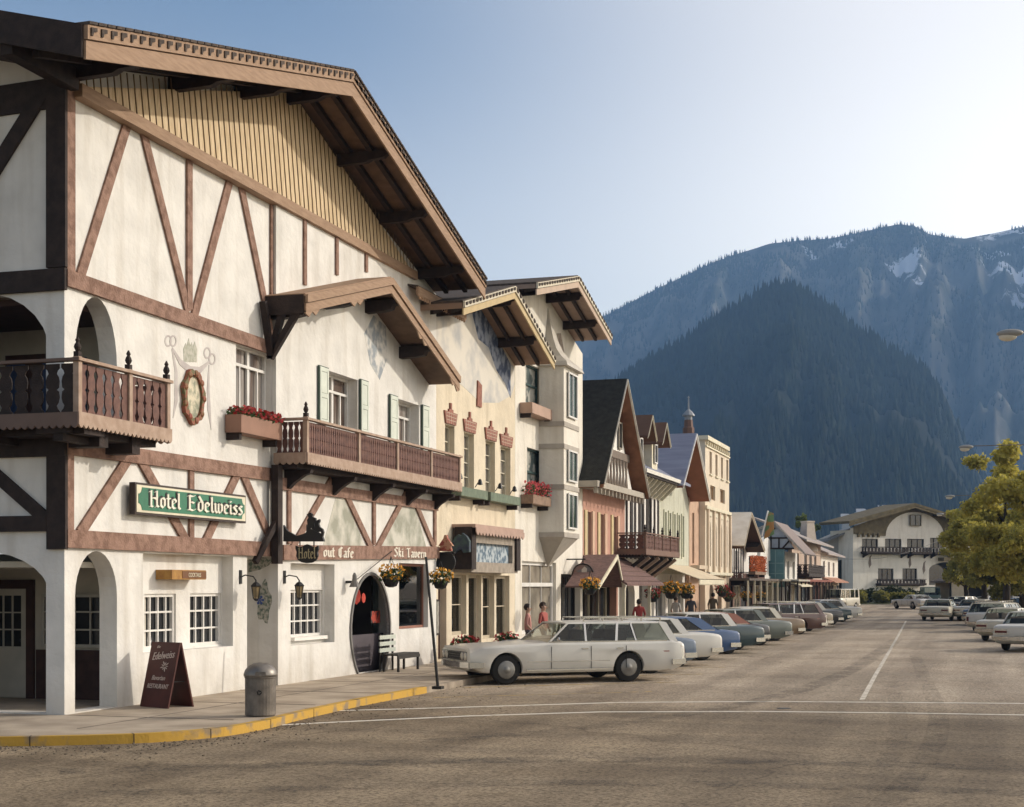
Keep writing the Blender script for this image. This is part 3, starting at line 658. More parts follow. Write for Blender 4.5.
# dark post at the joint and hanging-sign carrier are below; wood gable
gz0=q(80,88)[1]
def trimz(Y): return 10.47
M['plank']=mat('honey_planks',(.70,.55,.36),.75,(.50,.37,.22),scale=3,detail=6,stretch=(1,6,1),lo=.3,hi=.7)
tv=trimz(0)
gb=MB(); gb.panel(S,[(.3,tv),(15.6,tv),(YA,zroof(YA)-.32)],[],.0,.145); go=gb.build('gable_boarding',M['plank'],hotel)
gr=MB(); 
for i in range(70):
    Y=.2+i*.225
    # boards lean; clip each batten to the gable
    lean=.18
    def ztop(y): return zroof(y)-.33
    y0=Y; z0=tv+.02; z1=z0
    st=.05
    while True:
        yy=y0-lean*(z1-z0)
        if z1>ztop(yy)-.05 or yy<.1: break
        z1+=st
    if z1-z0<.1: continue
    gr.beam(S,(y0,z0),(y0-lean*(z1-z0),z1),.022,.144,.160)
gr.build('batten',mat('board_groove',(.20,.13,.07),.85,(.12,.08,.045),scale=5),go)
tb=MB(); tb.fbox(S,.2,15.9,tv-.20,tv+.02,-.01,.21); tb.build('beam',M['tan_wood'],hotel)
# big roof: street gable crossing a side-street gable; top sheets first
r_=YA-YL; XL=OV
A_=(OV,YL,ZE); D_=(OV,YA,ZA); C_=(OV-r_,YA,ZA); B_=(OV-r_,YL,ZA); E_=(OV,YR,ZE-.1)
rf=MB(); rf.slab([A_,B_,C_],.07); rf.slab([A_,C_,D_],.07); rf.slab([D_,C_,(-14,YA,ZA),(-14,YR,ZE-.1),E_],.07); rf.slab([B_,(B_[0]-r_,YL,ZE),(B_[0]-r_,YA+4,ZE),C_],.07)
rfo=rf.build('roof',M['shingle'],hotel)
lo=lambda P,d: (P[0],P[1],P[2]-d)
sf=MB()
for poly in ([A_,B_,C_],[A_,C_,D_],[D_,C_,(-14,YA,ZA),(-14,YR,ZE-.1),E_],[B_,(B_[0]-r_,YL,ZE),(B_[0]-r_,YA+4,ZE),C_]): sf.slab([lo(P,.073) for P in poly],.16)
sf.build('soffit',M['soffit'],rfo)
fb=MB()
for P,Q in ((A_,D_),(E_,D_)):
    for z0,z1,n0_,n1_ in ((.0,.22,.003,.075),(.24,.52,.003,.045)):
        fb.panel(S,[(P[1],P[2]-z0),(Q[1],Q[2]-z0),(Q[1],Q[2]-z1),(P[1],P[2]-z1)],[],OV+n0_,OV+n1_)
fb.build('bargeboard',M['tan_wood'],rfo)
te=MB()
for P,Q in ((A_,D_),(E_,D_)):
    k=36
    for i in range(k):
        a=(i+.25)/k;b_=(i+.8)/k; pa=(P[1]+(Q[1]-P[1])*a,P[2]+(Q[2]-P[2])*a); pb_=(P[1]+(Q[1]-P[1])*b_,P[2]+(Q[2]-P[2])*b_)
        te.panel(S,[(pa[0],pa[1]-.04),(pb_[0],pb_[1]-.04),(pb_[0],pb_[1]-.10),(pb_[0]-.06,pb_[1]-.12),(pa[0]+.06,pa[1]-.10),(pa[0]+.04,pa[1]-.16),(pa[0],pa[1]-.16)],[],OV+.07,OV+.10)
te.build('roof_edge_trim',M['shingle'],rfo)
# a shingle edge peeping over the board
se=MB()
for P,Q in ((A_,D_),(E_,D_)):
    k=40
    for i in range(k):
        a=i/k;b_=(i+.85)/k; pa=(P[1]+(Q[1]-P[1])*a,P[2]+(Q[2]-P[2])*a); pb_=(P[1]+(Q[1]-P[1])*b_,P[2]+(Q[2]-P[2])*b_)
        se.panel(S,[(pa[0],pa[1]+.005),(pb_[0],pb_[1]+.005),(pb_[0],pb_[1]+.05),(pa[0],pa[1]+.05)],[],OV-.4,OV+.11)
se.build('roof_edge_trim',M['shingle'],rfo)
# side-street bargeboard (its shade is put into the dark colour) 
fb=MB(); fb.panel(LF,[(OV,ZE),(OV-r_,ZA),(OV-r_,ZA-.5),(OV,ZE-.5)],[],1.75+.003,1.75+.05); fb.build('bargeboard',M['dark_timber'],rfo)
for Yp in (.1,3.4,6.0,8.14,10.8,13.4,16.2):
    zt=zroof(Yp)-.30; p=MB(); sfm=Frame((0,Yp,0),(1,0,0),(0,1,0))
    p.panel(sfm,[(-.1,zt),(OV-.03,zt),(OV-.03,zt-.10),(OV-.12,zt-.12),(OV-.18,zt-.18),(OV-.5,zt-.20),(OV-.62,zt-.26),(-.1,zt-.28)],[],-.08,.08); p.build('purlin',M['dark_timber'],rfo)
rb=MB()   # rafters under the right-hand overhang
for xx in (.45,1.0):
    rb.panel(S,[(YA+.2,zroof(YA+.2)-.24),(YR-.1,zroof(YR-.1)-.24),(YR-.1,zroof(YR-.1)-.36),(YA+.2,zroof(YA+.2)-.36)],[],xx-.06,xx+.06)
    rb.panel(S,[(YA-.2,zroof(YA-.2)-.24),(YL+.3,zroof(YL+.3)-.24),(YL+.3,zroof(YL+.3)-.36),(YA-.2,zroof(YA-.2)-.36)],[],xx-.06,xx+.06)
rb.build('rafter',M['dark_timber'],rfo)
for Xp in (0.1,-3.4):
    zt=ZE+(OV-Xp)*(ZA-ZE)/r_-.3; p=MB(); p.box((Xp-.11,-1.70,zt-.34),(Xp+.11,.1,zt)); p.build('purlin',M['dark_timber'],rfo)
# side-street face
x50=LF.px(50,600)[0]
al=arch(x50-2.7,x50,.02,1.95,LF.px(18,551)[1]); xu=x50
au=arch(x50-2.7,x50,4.72,5.95,LF.px(20,291)[1])
lw=MB(); lw.panel(LF,[(-14,0),(-.0,0),(-.0,zroof(0)-.35),(-8,zroof(0)+1.6),(-14,zroof(0)+1.6)],[al,au],-.35,-.0)
# butt to the street wall: keep 0.35 clear
for i,p in enumerate(lw.v):
    if p[0]>-.001: lw.v[i]=(-.352,p[1],p[2])
lw.build('side_wall',M['stucco'],hotel)
cb=MB(); cb.box((-.352,-.003,0),(-.0,-.0005,zroof(0)-.35)); cb.build('wall_end',M['stucco'],hotel)
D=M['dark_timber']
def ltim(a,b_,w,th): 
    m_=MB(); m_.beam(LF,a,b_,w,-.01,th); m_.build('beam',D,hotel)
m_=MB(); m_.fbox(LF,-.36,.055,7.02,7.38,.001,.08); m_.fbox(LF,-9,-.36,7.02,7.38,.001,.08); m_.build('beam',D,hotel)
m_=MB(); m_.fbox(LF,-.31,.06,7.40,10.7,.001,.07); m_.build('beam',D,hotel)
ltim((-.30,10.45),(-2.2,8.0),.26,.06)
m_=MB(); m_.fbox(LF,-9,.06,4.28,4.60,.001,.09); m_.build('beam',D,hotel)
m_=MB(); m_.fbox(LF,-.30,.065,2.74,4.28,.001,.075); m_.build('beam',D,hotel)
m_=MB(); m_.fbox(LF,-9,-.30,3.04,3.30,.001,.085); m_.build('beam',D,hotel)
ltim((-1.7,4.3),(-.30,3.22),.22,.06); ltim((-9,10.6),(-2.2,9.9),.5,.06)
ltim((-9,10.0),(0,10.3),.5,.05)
# porch interiors
def iw(name,a,b_,m): x=MB(); x.box(a,b_); return x.build(name,m,hotel)
DY=3.0
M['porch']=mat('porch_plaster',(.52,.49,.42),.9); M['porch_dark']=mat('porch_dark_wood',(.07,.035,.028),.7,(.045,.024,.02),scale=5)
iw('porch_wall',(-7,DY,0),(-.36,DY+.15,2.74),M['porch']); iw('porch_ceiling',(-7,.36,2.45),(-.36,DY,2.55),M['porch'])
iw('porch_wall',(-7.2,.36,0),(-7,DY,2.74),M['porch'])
PF=Frame((0,DY,0),(1,0,0),(0,-1,0))
xd0,xd1=PF.px(5,600)[0],PF.px(28,600)[0]
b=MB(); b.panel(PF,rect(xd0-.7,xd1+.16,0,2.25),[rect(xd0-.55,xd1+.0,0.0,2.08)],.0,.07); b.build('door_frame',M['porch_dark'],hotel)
dpx=MB(); dpx.panel(PF,rect(xd0-.54,xd1-.005,.02,2.07),[rect(xd0-.42,xd1-.12,.98,1.95)],-.0,.045); dr_=dpx.build('porch_door',mat('cream_door',(.50,.48,.42),.6),hotel)
b=MB()
for i in range(1,4): uu=xd0-.42+(xd1-xd0+.30)*i/4; b.fbox(PF,uu-.012,uu+.012,.98,1.95,.012,.04)
for j in range(1,3): vv=.98+.97*j/3; b.fbox(PF,xd0-.42,xd1-.12,vv-.012,vv+.012,.012,.037)
b.build('muntin',mat('cream_door_bar',(.5,.48,.42),.6),dr_); b=MB(); b.fbox(PF,xd0-.43,xd1-.11,.97,1.96,.004,.011); b.build('pane',M['glass'],dr_)
xw0,xw1=PF.px(45,600)[0],PF.px(112,600)[0]
window(PF,xw0,xw1+.3,.98,PF.px(90,594)[1],.12,hotel,cols=5,rows=3,mw=.03,m=mat('porch_window_paint',(.42,.40,.35),.6))
b=MB(); b.fbox(PF,xd1+.2,-.37,0,.93,.001,.04); b.build('dado',M['porch_dark'],hotel)
# upstairs porch
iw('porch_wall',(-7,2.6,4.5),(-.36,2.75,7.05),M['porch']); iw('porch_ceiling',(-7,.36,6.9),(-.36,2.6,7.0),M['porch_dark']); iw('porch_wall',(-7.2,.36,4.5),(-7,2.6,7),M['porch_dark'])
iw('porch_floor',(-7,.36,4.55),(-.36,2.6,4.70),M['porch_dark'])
UF=Frame((0,2.6,0),(1,0,0),(0,-1,0)); M['blue']=mat('blue_door_paint',(.045,.075,.17),.5)
for x0,x1 in ((8,26),(44,52),(74,87)):
    u0,u1=UF.px(x0,330)[0],UF.px(x1,330)[0]
    b=MB(); b.fbox(UF,u0,u1,4.72,6.35,.001,.05); b.build('porch_door',M['blue'],hotel)
b=MB(); u0=UF.px(60,330)[0]; b.fbox(UF,-3.0,u0,4.72,6.45,.0005,.03); b.build('porch_wall',M['porch_dark'],hotel)
# corner balcony (wraps round the corner) and the long balcony
bl=balcony(S,-.83,2.01,4.80,5.76,0,.8,hotel,posts=(-.78,.72,1.96),pitch=.24,brackets=(),ends=(False,True))
bl2=balcony(LF,-6.0,.80,4.795,5.755,.0,.83,hotel,posts=(-3.0,),pitch=.28,mrail=D,mcap=mat('shaded_cap',(.16,.11,.09),.7),ends=(False,False))  # side-street cap: darker copy with the shade put into its colour
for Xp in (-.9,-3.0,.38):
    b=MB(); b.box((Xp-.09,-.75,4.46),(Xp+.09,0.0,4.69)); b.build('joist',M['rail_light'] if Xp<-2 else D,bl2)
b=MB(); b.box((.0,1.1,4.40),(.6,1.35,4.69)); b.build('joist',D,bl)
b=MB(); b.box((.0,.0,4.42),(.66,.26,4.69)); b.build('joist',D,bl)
rj=[8.1,10.5,12.9,15.2,17.35]
br=balcony(S,7.55,17.52,4.86,5.70,PR,.86,hotel,posts=(7.6,10.4,12.8,15.2,17.45),pitch=.115,fin=(7.6,),brackets=rj)
# dark upright at the joint, with struts under the little roof
b=MB(); b.fbox(S,7.38,7.60,2.60,4.70,.12,.28); b.build('beam',D,hotel)
b=MB(); b.bar(S(7.45,3.5,.2),S(6.75,2.62,.06),.10,.12); b.build('strut',D,hotel)
# little gable roof above the long balcony
GR=[(7.25,8.27),q(391,276.5,.97),q(459,375.5,.97)]
sr=gable_roof(S,GR[0],GR[1],GR[2],.95,-.1,hotel,t=.22,fascia=.40,purlins=(7.62,10.1,12.63,14.9,17.1),tiles=False,pw=.24,nwall=PR,mroof=M['tan_wood'])
b=MB(); b.fbox(S,7.24,7.27,7.85,8.25,.02,.93); b.build('eave_board',D,sr)  # left eave end, its shade painted in with the dark colour
b=MB()
for e in (0,1):
    b.bar(S(7.33,7.9,.75-.35*e),S(7.33,6.95,.12),.13,.13)
b.build('strut',D,sr)
b=MB(); b.bar(S(7.0,8.1,.12),S(7.33,6.95,.14),.14,.1); b.build('strut',D,sr)
b=MB()   # scalloped underside boards
for P,Q in ((GR[0],GR[1]),(GR[2],GR[1])):
    k=14
    for i in range(k):
        a=i/k; c_=(i+1)/k; pa=(P[0]+(Q[0]-P[0])*a,P[1]+(Q[1]-P[1])*a-.40); pc=(P[0]+(Q[0]-P[0])*c_,P[1]+(Q[1]-P[1])*c_-.40)
        if i%7<2: b.panel(S,[(pa[0],pa[1]+.03),(pc[0],pc[1]+.03),(pc[0],pc[1]-.02),((pa[0]+pc[0])/2,(pa[1]+pc[1])/2-.12),(pa[0],pa[1]-.02)],[],.95,.98)
b.build('bargeboard',M['tan_wood'],sr)
# faded wall painting under the little gable
b=MB(); u0=q(372,330,PR)[0]; b.panel(S,[(u0-.5,8.3),(u0-.1,7.6),(u0+.5,7.3),(u0+1.0,7.9),(u0+.9,8.7),(u0+.1,8.85)],[],PR-.01,PR+.004)
b.build('mural',mat('blue_grey_fresco',(.66,.64,.60),.9,(.30,.33,.36),scale=3.2,detail=8,lo=.42,hi=.58),hotel)
# painted ribbon garland and crown
M['grey_paint']=mat('grey_wall_paint',(.42,.38,.37),.9,(.52,.48,.46),scale=4)
def ribbonpx(pts,ws,m,name,n=0,th=.006):
    P=[Vector((*q(x,y,n),0)) for x,y in pts]; L_=[];R2=[]
    for i,p in enumerate(P):
        d=(P[min(i+1,len(P)-1)]-P[max(i-1,0)]).normalized(); o=Vector((-d.y,d.x,0)); L_.append(p+o*ws[i]/2); R2.append(p-o*ws[i]/2)
    b=MB(); b.panel(S,[(p.x,p.y) for p in L_]+[(p.x,p.y) for p in R2[::-1]],[],n-.002,n+th); return b.build(name,m,hotel)
ribbonpx([(172,349),(176,372),(176,400),(173,418)],[.05,.10,.12,.02],M['grey_paint'],'painted_ribbon')
ribbonpx([(209,365),(208,390),(209,410),(211,430)],[.04,.10,.13,.01],M['grey_paint'],'painted_ribbon',th=.007)
ribbonpx([(172,348),(180,362),(190,370),(200,370),(209,362)],[.04,.12,.15,.12,.04],M['grey_paint'],'painted_ribbon',th=.008)
for cx,cy in ((168,341),(173,341),(207,353),(212,359)):
    pts=[(cx+3.6*math.cos(t),cy+6*math.sin(t)) for t in [2*math.pi*i/14 for i in range(14)]]
    P=[q(*p) for p in pts]; pi=[q(cx+2.4*math.cos(2*math.pi*i/14),cy+4.2*math.sin(2*math.pi*i/14)) for i in range(14)]
    b=MB(); b.panel(S,P,[pi],-.002,.006+.001*(cx%3)); b.build('painted_bow',M['grey_paint'],hotel)
b=MB(); 
for i,(cx,h) in enumerate(((185.5,7),(188.5,10),(191.5,7.5),(194.5,8))):
    c=q(cx,354); b.panel(S,[(c[0]-.07,c[1]-.15),(c[0]+.07,c[1]-.15),(c[0]+.09,c[1]+h*.012),(c[0],c[1]+h*.03),(c[0]-.09,c[1]+h*.012)],[],-.002,.005+.0008*i)
b.build('painted_crown',mat('sage_paint',(.34,.35,.28),.9,(.5,.48,.42),scale=14),hotel)
# flower painting on the shaded alcove side
AF=Frame((0,al1,0),(1,0,0),(0,-1,0))
M['flowerpaint']=mat('painted_foliage',(.44,.42,.36),.9,(.13,.17,.14),scale=14,detail=5,lo=.40,hi=.56)
def blob(fr,pts,n,m,par,name):
    b=MB(); b.panel(fr,pts,[],n-.003,n+.004); return b.build(name,m,par)
c0=AF.px(264,602); pts=[]
for i in range(22):
    t=2*math.pi*i/22; r=1+.16*math.sin(5*t+1)
    pts.append((c0[0]+.17*r*math.cos(t),c0[1]+.44*r*math.sin(t)))
blob(AF,pts,.004,M['flowerpaint'],hotel,'painted_flowers')
c1=AF.px(260,600); b=MB()
for i in range(6):
    t=i*math.pi/3; b.panel(AF,[(c1[0],c1[1]),(c1[0]+.09*math.cos(t-.35),c1[1]+.09*math.sin(t-.35)),(c1[0]+.11*math.cos(t),c1[1]+.11*math.sin(t)),(c1[0]+.09*math.cos(t+.35),c1[1]+.09*math.sin(t+.35))],[],.008,.011+.001*i)
b.build('painted_flowers',mat('blue_petal_paint',(.07,.11,.30),.9),hotel)
c0=AF.px(261,565); pts=[(c0[0]-.30,c0[1]+.16),(c0[0]+.32,c0[1]+.17),(c0[0]+.2,c0[1]+.0),(c0[0]-.02,c0[1]-.10),(c0[0]-.30,c0[1]-.16)]
blob(AF,pts,.004,M['flowerpaint'],hotel,'painted_flowers')
# ---------------------------------------------------------------- the street's other buildings
def facade(parent,fr,outline,wins,n,m,th=.3,rec=.12,cols=2,rows=2,wm=None,fw=.07,name='wall',glass=None,holes=()):
    wall_gable(fr,outline,[rect(*w) for w in wins]+list(holes),n,th,parent,m,name)
    for w in wins: window(fr,w[0],w[1],w[2],w[3],n-rec,parent,cols,rows,fw=fw,m=wm,glass=glass,mw=.04)
def shell(parent,m,y0,y1,z1,x0=-11,x1=-.3,name='side_wall'):
    b=MB(); b.box((x0,y0,0),(x1,y0+.25,z1)); b.box((x0,y1-.25,0),(x1,y1,z1)); b.box((x0,y0,0),(x0+.2,y1,z1)); b.build(name,m,parent)
def fill(fr,u0,u1,v0,v1,n0,n1,name,m,par):
    b=MB(); b.fbox(fr,u0,u1,v0,v1,n0,n1); return b.build(name,m,par)
D=M['dark_timber']
M['yellow_stucco']=stucco('cream_yellow_stucco',(.70,.615,.475),.86)
M['ivory']=stucco('ivory_stucco',(.74,.70,.62),.9)
M['brick']=mat('painted_brick',(.34,.145,.105),.8,(.22,.095,.07),scale=9)
M['green_box']=mat('grey_green_box',(.17,.21,.15),.8,(.12,.15,.11),scale=5)
def cl(x,y,n=0): return q(x,y,n)
def zl(L_,A,R_,y): return L_[1]+(A[1]-L_[1])*(y-L_[0])/(A[0]-L_[0]) if y<A[0] else R_[1]+(A[1]-R_[1])*(R_[0]-y)/(R_[0]-A[0])
# --- yellow building ---------------------------------------------------------
Y0,Y1=17.61,25.40
y2=empty('yellow_building',(0,21.5,0),0,'cream yellow building with four tall narrow windows, faded mural in its gable and shop below','building')
RA=[q(465,300,1.38),q(516,285,1.38),q(556,357,1.38)]
tw=[]
for x0,yt,x1,yb in ((445,424,454.5,487),(464,432,474,495),(485.5,440,495,500),(500.5,446,510.5,505)):
    a=q(x0,yt); c=q(x1,yb); tw.append((a[0],c[0],4.95,a[1]))
sh_=[(Y0+.55,Y0+1.75,.75,2.55),(Y0+2.1,Y0+3.3,.05,2.6),(Y0+3.55,Y0+4.6,.7,2.6),(Y0+4.9,Y0+6.4,.7,2.6)]
sh_=[(19.2,20.5,.7,2.45),(20.7,21.9,.05,2.45),(22.05,23.2,.5,2.45),(23.4,24.8,.5,2.45)]
out=[(Y0,0),(Y1,0),(Y1,zl(*RA,Y1)-.25),(RA[1][0],RA[1][1]-.25),(Y0,zl(*RA,Y0)-.25)]
wall_gable(S,out,[rect(*w) for w in tw+sh_]+[rect(18.05,18.75,0.05,2.3)],0,.3,y2,M['yellow_stucco'])
fill(S,18.05,18.75,.05,2.3,-.25,-.2,'door',mat('brown_door',(.11,.05,.035),.6),y2)
shell(y2,M['yellow_stucco'],Y0,Y1,9)
for w in tw: window(S,*w,-.16,y2,cols=2,rows=4,mw=.03,m=mat('cream_sash',(.62,.57,.45),.6),glass=mat('curtained_glass',(.30,.27,.22),.3,(.14,.13,.12),scale=2.2,spec=.5))
for i,w in enumerate(sh_):
    window(S,*w,-.14,y2,cols=1,rows=2 if i!=1 else 1,glass=M['clear'],fw=.09,m=mat('shop_frame',(.50,.43,.32),.6))
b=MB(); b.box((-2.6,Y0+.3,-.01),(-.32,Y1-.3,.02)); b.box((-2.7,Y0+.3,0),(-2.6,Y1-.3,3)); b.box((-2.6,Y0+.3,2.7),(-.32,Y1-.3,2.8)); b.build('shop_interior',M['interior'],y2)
b=MB()
for i in range(9): b.box((-1.2,19.6+i*.55,.3),(-.9,19.8+i*.55,.9+.12*(i%3)))
b.build('shop_display',mat('shop_goods',(.40,.36,.30),.7,(.08,.10,.16),scale=4,lo=.45,hi=.5),y2)
# stepped brick crowns
for w in tw:
    c=(w[0]+w[1])/2; r=(w[1]-w[0])/2; v=w[3]
    b=MB(); b.panel(S,[(c-r-.02,v+.03),(c+r+.02,v+.03),(c+r+.14,v+.38),(c+.18,v+.38),(c+.18,v+.46),(c+.06,v+.46),(c+.06,v+.64),(c-.06,v+.64),(c-.06,v+.46),(c-.18,v+.46),(c-.18,v+.38),(c-r-.14,v+.38)],[],-.0,.05)
    o=b.build('brick_crown',M['brick'],y2)
    b=MB()
    for j in range(1,4): b.fbox(S,c-r-.02,c+r+.02,v+.03+j*.10,v+.045+j*.10,.051,.056)
    for j in range(-2,3): b.fbox(S,c+j*.2-.008,c+j*.2+.008,v+.03,v+.38,.051,.054)
    b.build('mortar',mat('pale_mortar',(.55,.45,.35),.9),o)
u0,v0=q(476,406); b=MB(); b.panel(S,[(u0,v0),(u0+.42,v0),(u0+.44,v0+.68),(u0+.06,v0+.78)],[],0,.05); b.build('brick_patch',M['brick'],y2)
b=MB(); b.panel(S,[(Y0+.05,7.95),(Y0+.8,8.2),(Y0+2.5,8.0),(Y0+4.2,7.7),(Y0+6,7.9),(Y1-.4,8.3),(Y1-.05,8.7),(Y1-.05,zl(*RA,Y1)-.35),(RA[1][0],RA[1][1]-.4),(Y0+.05,zl(*RA,Y0)-.4)],[],-.01,.005)
mu=mat('mountain_fresco',(.66,.62,.55),.9,(.42,.42,.42),scale=1.1,detail=9,lo=.35,hi=.55); b.build('mural',mu,y2)
b=MB(); b.panel(S,[(20.2,10.3),(21.0,10.3),(21.6,9.6),(22.6,9.5),(23.4,8.9),(24.3,8.6),(24.9,8.2),(24.9,9.3),(23.6,9.9),(22.2,10.5),(21.2,10.7)],[],.003,.009)
b.build('mural',mat('blue_fresco',(.30,.33,.40),.9,(.06,.08,.14),scale=2.6,detail=9,lo=.42,hi=.56),y2)
b=MB(); b.panel(S,[(Y1-.9,9.25),(Y1-.2,8.9),(Y1-.2,6.9),(Y1-.25,6.6)],[],.003,.008) if False else None
M['tile_edge']=mat('pale_tile_edge',(.62,.56,.44),.7)
ro=gable_roof(S,*RA,1.3,-9,y2,t=.22,fascia=.40,purlins=(17.9,19.4,21.2,23.6,25.3),mfas=mat('ochre_board',(.52,.40,.22),.7),band=M['tile_edge'],rafters=(.35,.85),msof=mat('warm_soffit',(.30,.20,.14),.8),pw=.10)
b=MB(); b.fbox(S,15.4,19.3,9.78,10.0,.35,.42); 
for i in range(20): b.panel(S,[(15.5+i*.19,9.80),(15.66+i*.19,9.80),(15.58+i*.19,9.68)],[],.36,.41)
b.build('scalloped_board',M['tan_wood'],ro)
b=MB(); b.slab([(.4,15.4,10.03),(.4,19.5,10.03),(-6,19.5,11.2),(-6,15.4,11.2)],.05); b.build('lean_to_roof',M['shingle'],ro)
# shop sign box with scalloped hood
c=[19.35,23.9,2.52,3.80]
b=MB(); b.panel(S,rect(*c),[rect(c[0]+.45,c[1]-.55,c[2]+.30,c[3]-.42)],.0,.55); so=b.build('shopfront_canopy',mat('grey_wood',(.36,.31,.25),.8,(.26,.22,.18),scale=5),y2)
b=MB(); b.fbox(S,c[0]+.4,c[1]-.5,c[2]+.25,c[3]-.35,.40,.42); b.build('painted_scene',mat('blue_village_painting',(.42,.47,.50),.8,(.10,.15,.20),scale=5,detail=7,lo=.42,hi=.58),so)
b=MB(); b.fbox(S,c[0]-.18,c[0]+.22,c[2]+.08,c[3]+.02,.10,.62); b.build('canopy_end',D,so); b=MB(); b.fbox(S,c[1]-.32,c[1]+.1,c[2]+.08,c[3]-.05,.10,.62); b.build('canopy_end',D,so)
b=MB(); b.fbox(S,c[0]-.15,c[1]+.1,c[3],c[3]+.10,.0,.72); pts=[(c[1]+.1,c[3]),(c[0]-.15,c[3])]
k=16
for i in range(k):
    w_=(c[1]+.25-c[0])/k
    for t in (0,.25,.5,.75): pts.append((c[0]-.15+w_*(i+t),c[3]-.12-.10*math.sin(math.pi*t)))
pts.append((c[1]+.1,c[3]-.12)); b.panel(S,pts,[],.72,.75); b.build('valance',mat('pink_valance',(.45,.31,.25),.8),so)
# little spotlights on the window ledge
for x,y in ((460,475),(480,481),(500,485),(514.5,488)):
    u,v=q(x,y,.45); b=MB(); b.lathe(S(u,v-.12,.45),[(.03,0),(.09,.02),(.05,.15),(.02,.18)],8); b.bar(S(u,v+.04,.45),S(u-.3,v-.2,.40),.02); b.build('spotlight',M['wire'],y2)
# --- white building with corner bay -------------------------------------------
Y0,Y1=25.42,34.25
y3=empty('white_bay_building',(0,29.8,0),0,'tall white building with stacked bay window, bell-shaped bay roof and wide chalet gable','building')
RA=[q(538,281.5,1.43),q(579.5,275,1.43),q(612.5,334,1.43)]
M['teal_frame']=mat('dark_teal_frame',(.035,.075,.075),.5)
a=q(525.5,365),q(540.5,402); wu=(a[0][0],a[1][0],q(526,402)[1],q(526,362)[1])
a=q(527,445),q(543,495); wd=(a[0][0],a[1][0],q(527,494)[1],q(527,447)[1])
sa=(q(522,600)[0],q(556,600)[0],.5,q(522,561)[1])
wr=[(32.0,32.7,8.2,9.7),(32.0,32.7,5.3,7.0)]
out=[(Y0,0),(Y1,0),(Y1,zl(*RA,Y1)-.25),(RA[1][0],RA[1][1]-.25),(Y0,zl(*RA,Y0)-.25)]
dk=(31.1,33.9,.05,2.55)
wall_gable(S,out,[rect(*wu),rect(*wd),rect(*sa),rect(*dk)]+[rect(*w) for w in wr],0,.3,y3,M['ivory'])
shell(y3,M['ivory'],Y0,Y1,10.5)
cg=mat('curtain_glass',(.42,.42,.38),.25,(.10,.13,.13),scale=1.3,lo=.47,hi=.52,spec=.6)
for w in (wu,wd): window(S,*w,-.10,y3,cols=1,rows=2,mw=.07,m=M['teal_frame'],glass=cg)
for w in wr: window(S,*w,-.12,y3,cols=1,rows=2,mw=.05,m=M['teal_frame'])
window(S,*sa,-.12,y3,cols=3,rows=1,glass=mat('pale_shop_glass',(.33,.29,.23),.2,(.16,.14,.11),scale=1.4),fw=.12)
fill(S,sa[0]+.1,sa[1]-.1,sa[3]-.85,sa[3]-.72,-.18,-.09,'transom',M['window_white'],y3)
fill(S,dk[0],dk[1],dk[2],dk[3],-1.2,-1.1,'shop_interior',M['interior'],y3)
window(S,31.15,33.85,.1,2.5,-.2,y3,cols=3,rows=1,m=M['wire'],glass=M['glass'])
# the bay
bu0,bu1,bn=28.25,30.45,.85
bay=[(bu0,0),(bu0+.12,bn),(bu1-.12,bn),(bu1,0)]
class PF_:  # plan frame
    def __init__(s,z0): s.z0=z0
    def __call__(s,u,n,z=0): return Vector((n,u,s.z0+z))
def planbox(pts,z0,z1,grow=0):
    c=((bu0+bu1)/2,0); b=MB(); P=[(c[0]+(u-c[0])*(1+grow),n+(grow*.8 if n>0 else 0)) for u,n in pts]
    b.panel(PF_(0),[(u,n) for u,n in P],[],z0,z1); return b
bo=planbox(bay,3.88,9.72).build('bay_window',M['ivory'],y3)
for z in (7.62,6.85,5.45,3.80): planbox(bay,z,z+.17,.04).build('band',mat('grey_band',(.42,.38,.33),.8),bo)
b=MB(); vs=[Vector((n,u,3.8)) for u,n in bay]+[Vector((0.0,29.3,2.75))]; b.add(vs,[(0,1,4),(1,2,4),(2,3,4),(3,0,4),(3,2,1,0)]); b.build('corbel',mat('grey_corbel',(.42,.38,.33),.8),bo)
BFr=Frame((0,0,0),(0,1,0),(1,0,0))
for z0,z1 in ((7.98,9.55),(5.75,6.85),(4.1,5.35)): window(S,bu0+.5,bu1-.5,z0,z1,bn+.09,bo,cols=2,rows=1,m=M['window_white'],glass=mat('green_glass',(.02,.045,.035),.1),dp=.05)
e0=Vector((0,bu0,0)); e1=Vector((bn,bu0+.25,0)); BS=Frame(e0,(e1-e0),(e1-e0).cross(Vector((0,0,1))) *1)
# bell roof
prof=[(1.28,9.70),(1.20,9.86),(.80,10.1),(.52,10.4),(.33,10.8),(.20,11.2),(.08,11.6),(.02,11.9)]
b=MB(); vs=[]; N=len(bay)
cc=(29.35,0.0)
for k_,z in prof: vs+= [Vector((n*k_*(.95 if k_>1 else 1),cc[0]+(u-cc[0])*k_*.92,z)) for u,n in bay]
fs=[(i*N+j,i*N+(j+1)%N,(i+1)*N+(j+1)%N,(i+1)*N+j) for i in range(len(prof)-1) for j in range(N)]
b.add(vs,fs+[tuple(range(N))]); b.build('bay_roof',mat('pale_metal_roof',(.50,.46,.40),.6),bo)
ro=gable_roof(S,*RA,1.35,-12,y3,t=.2,fascia=.42,purlins=(25.6,27.4,29.15,31.4,33.9),band=M['tile_edge'],rafters=(.35,.85),mfas=mat('peach_board',(.50,.38,.29),.7),msof=mat('pink_soffit',(.34,.25,.20),.8),pw=.10)
b=MB(); b.box((-5,28.2,13.02),(-2.6,29.8,13.20)); b.box((-4.8,28.4,12.7),(-2.8,29.6,13.02)); b.build('roof_vent',M['wire'],ro)
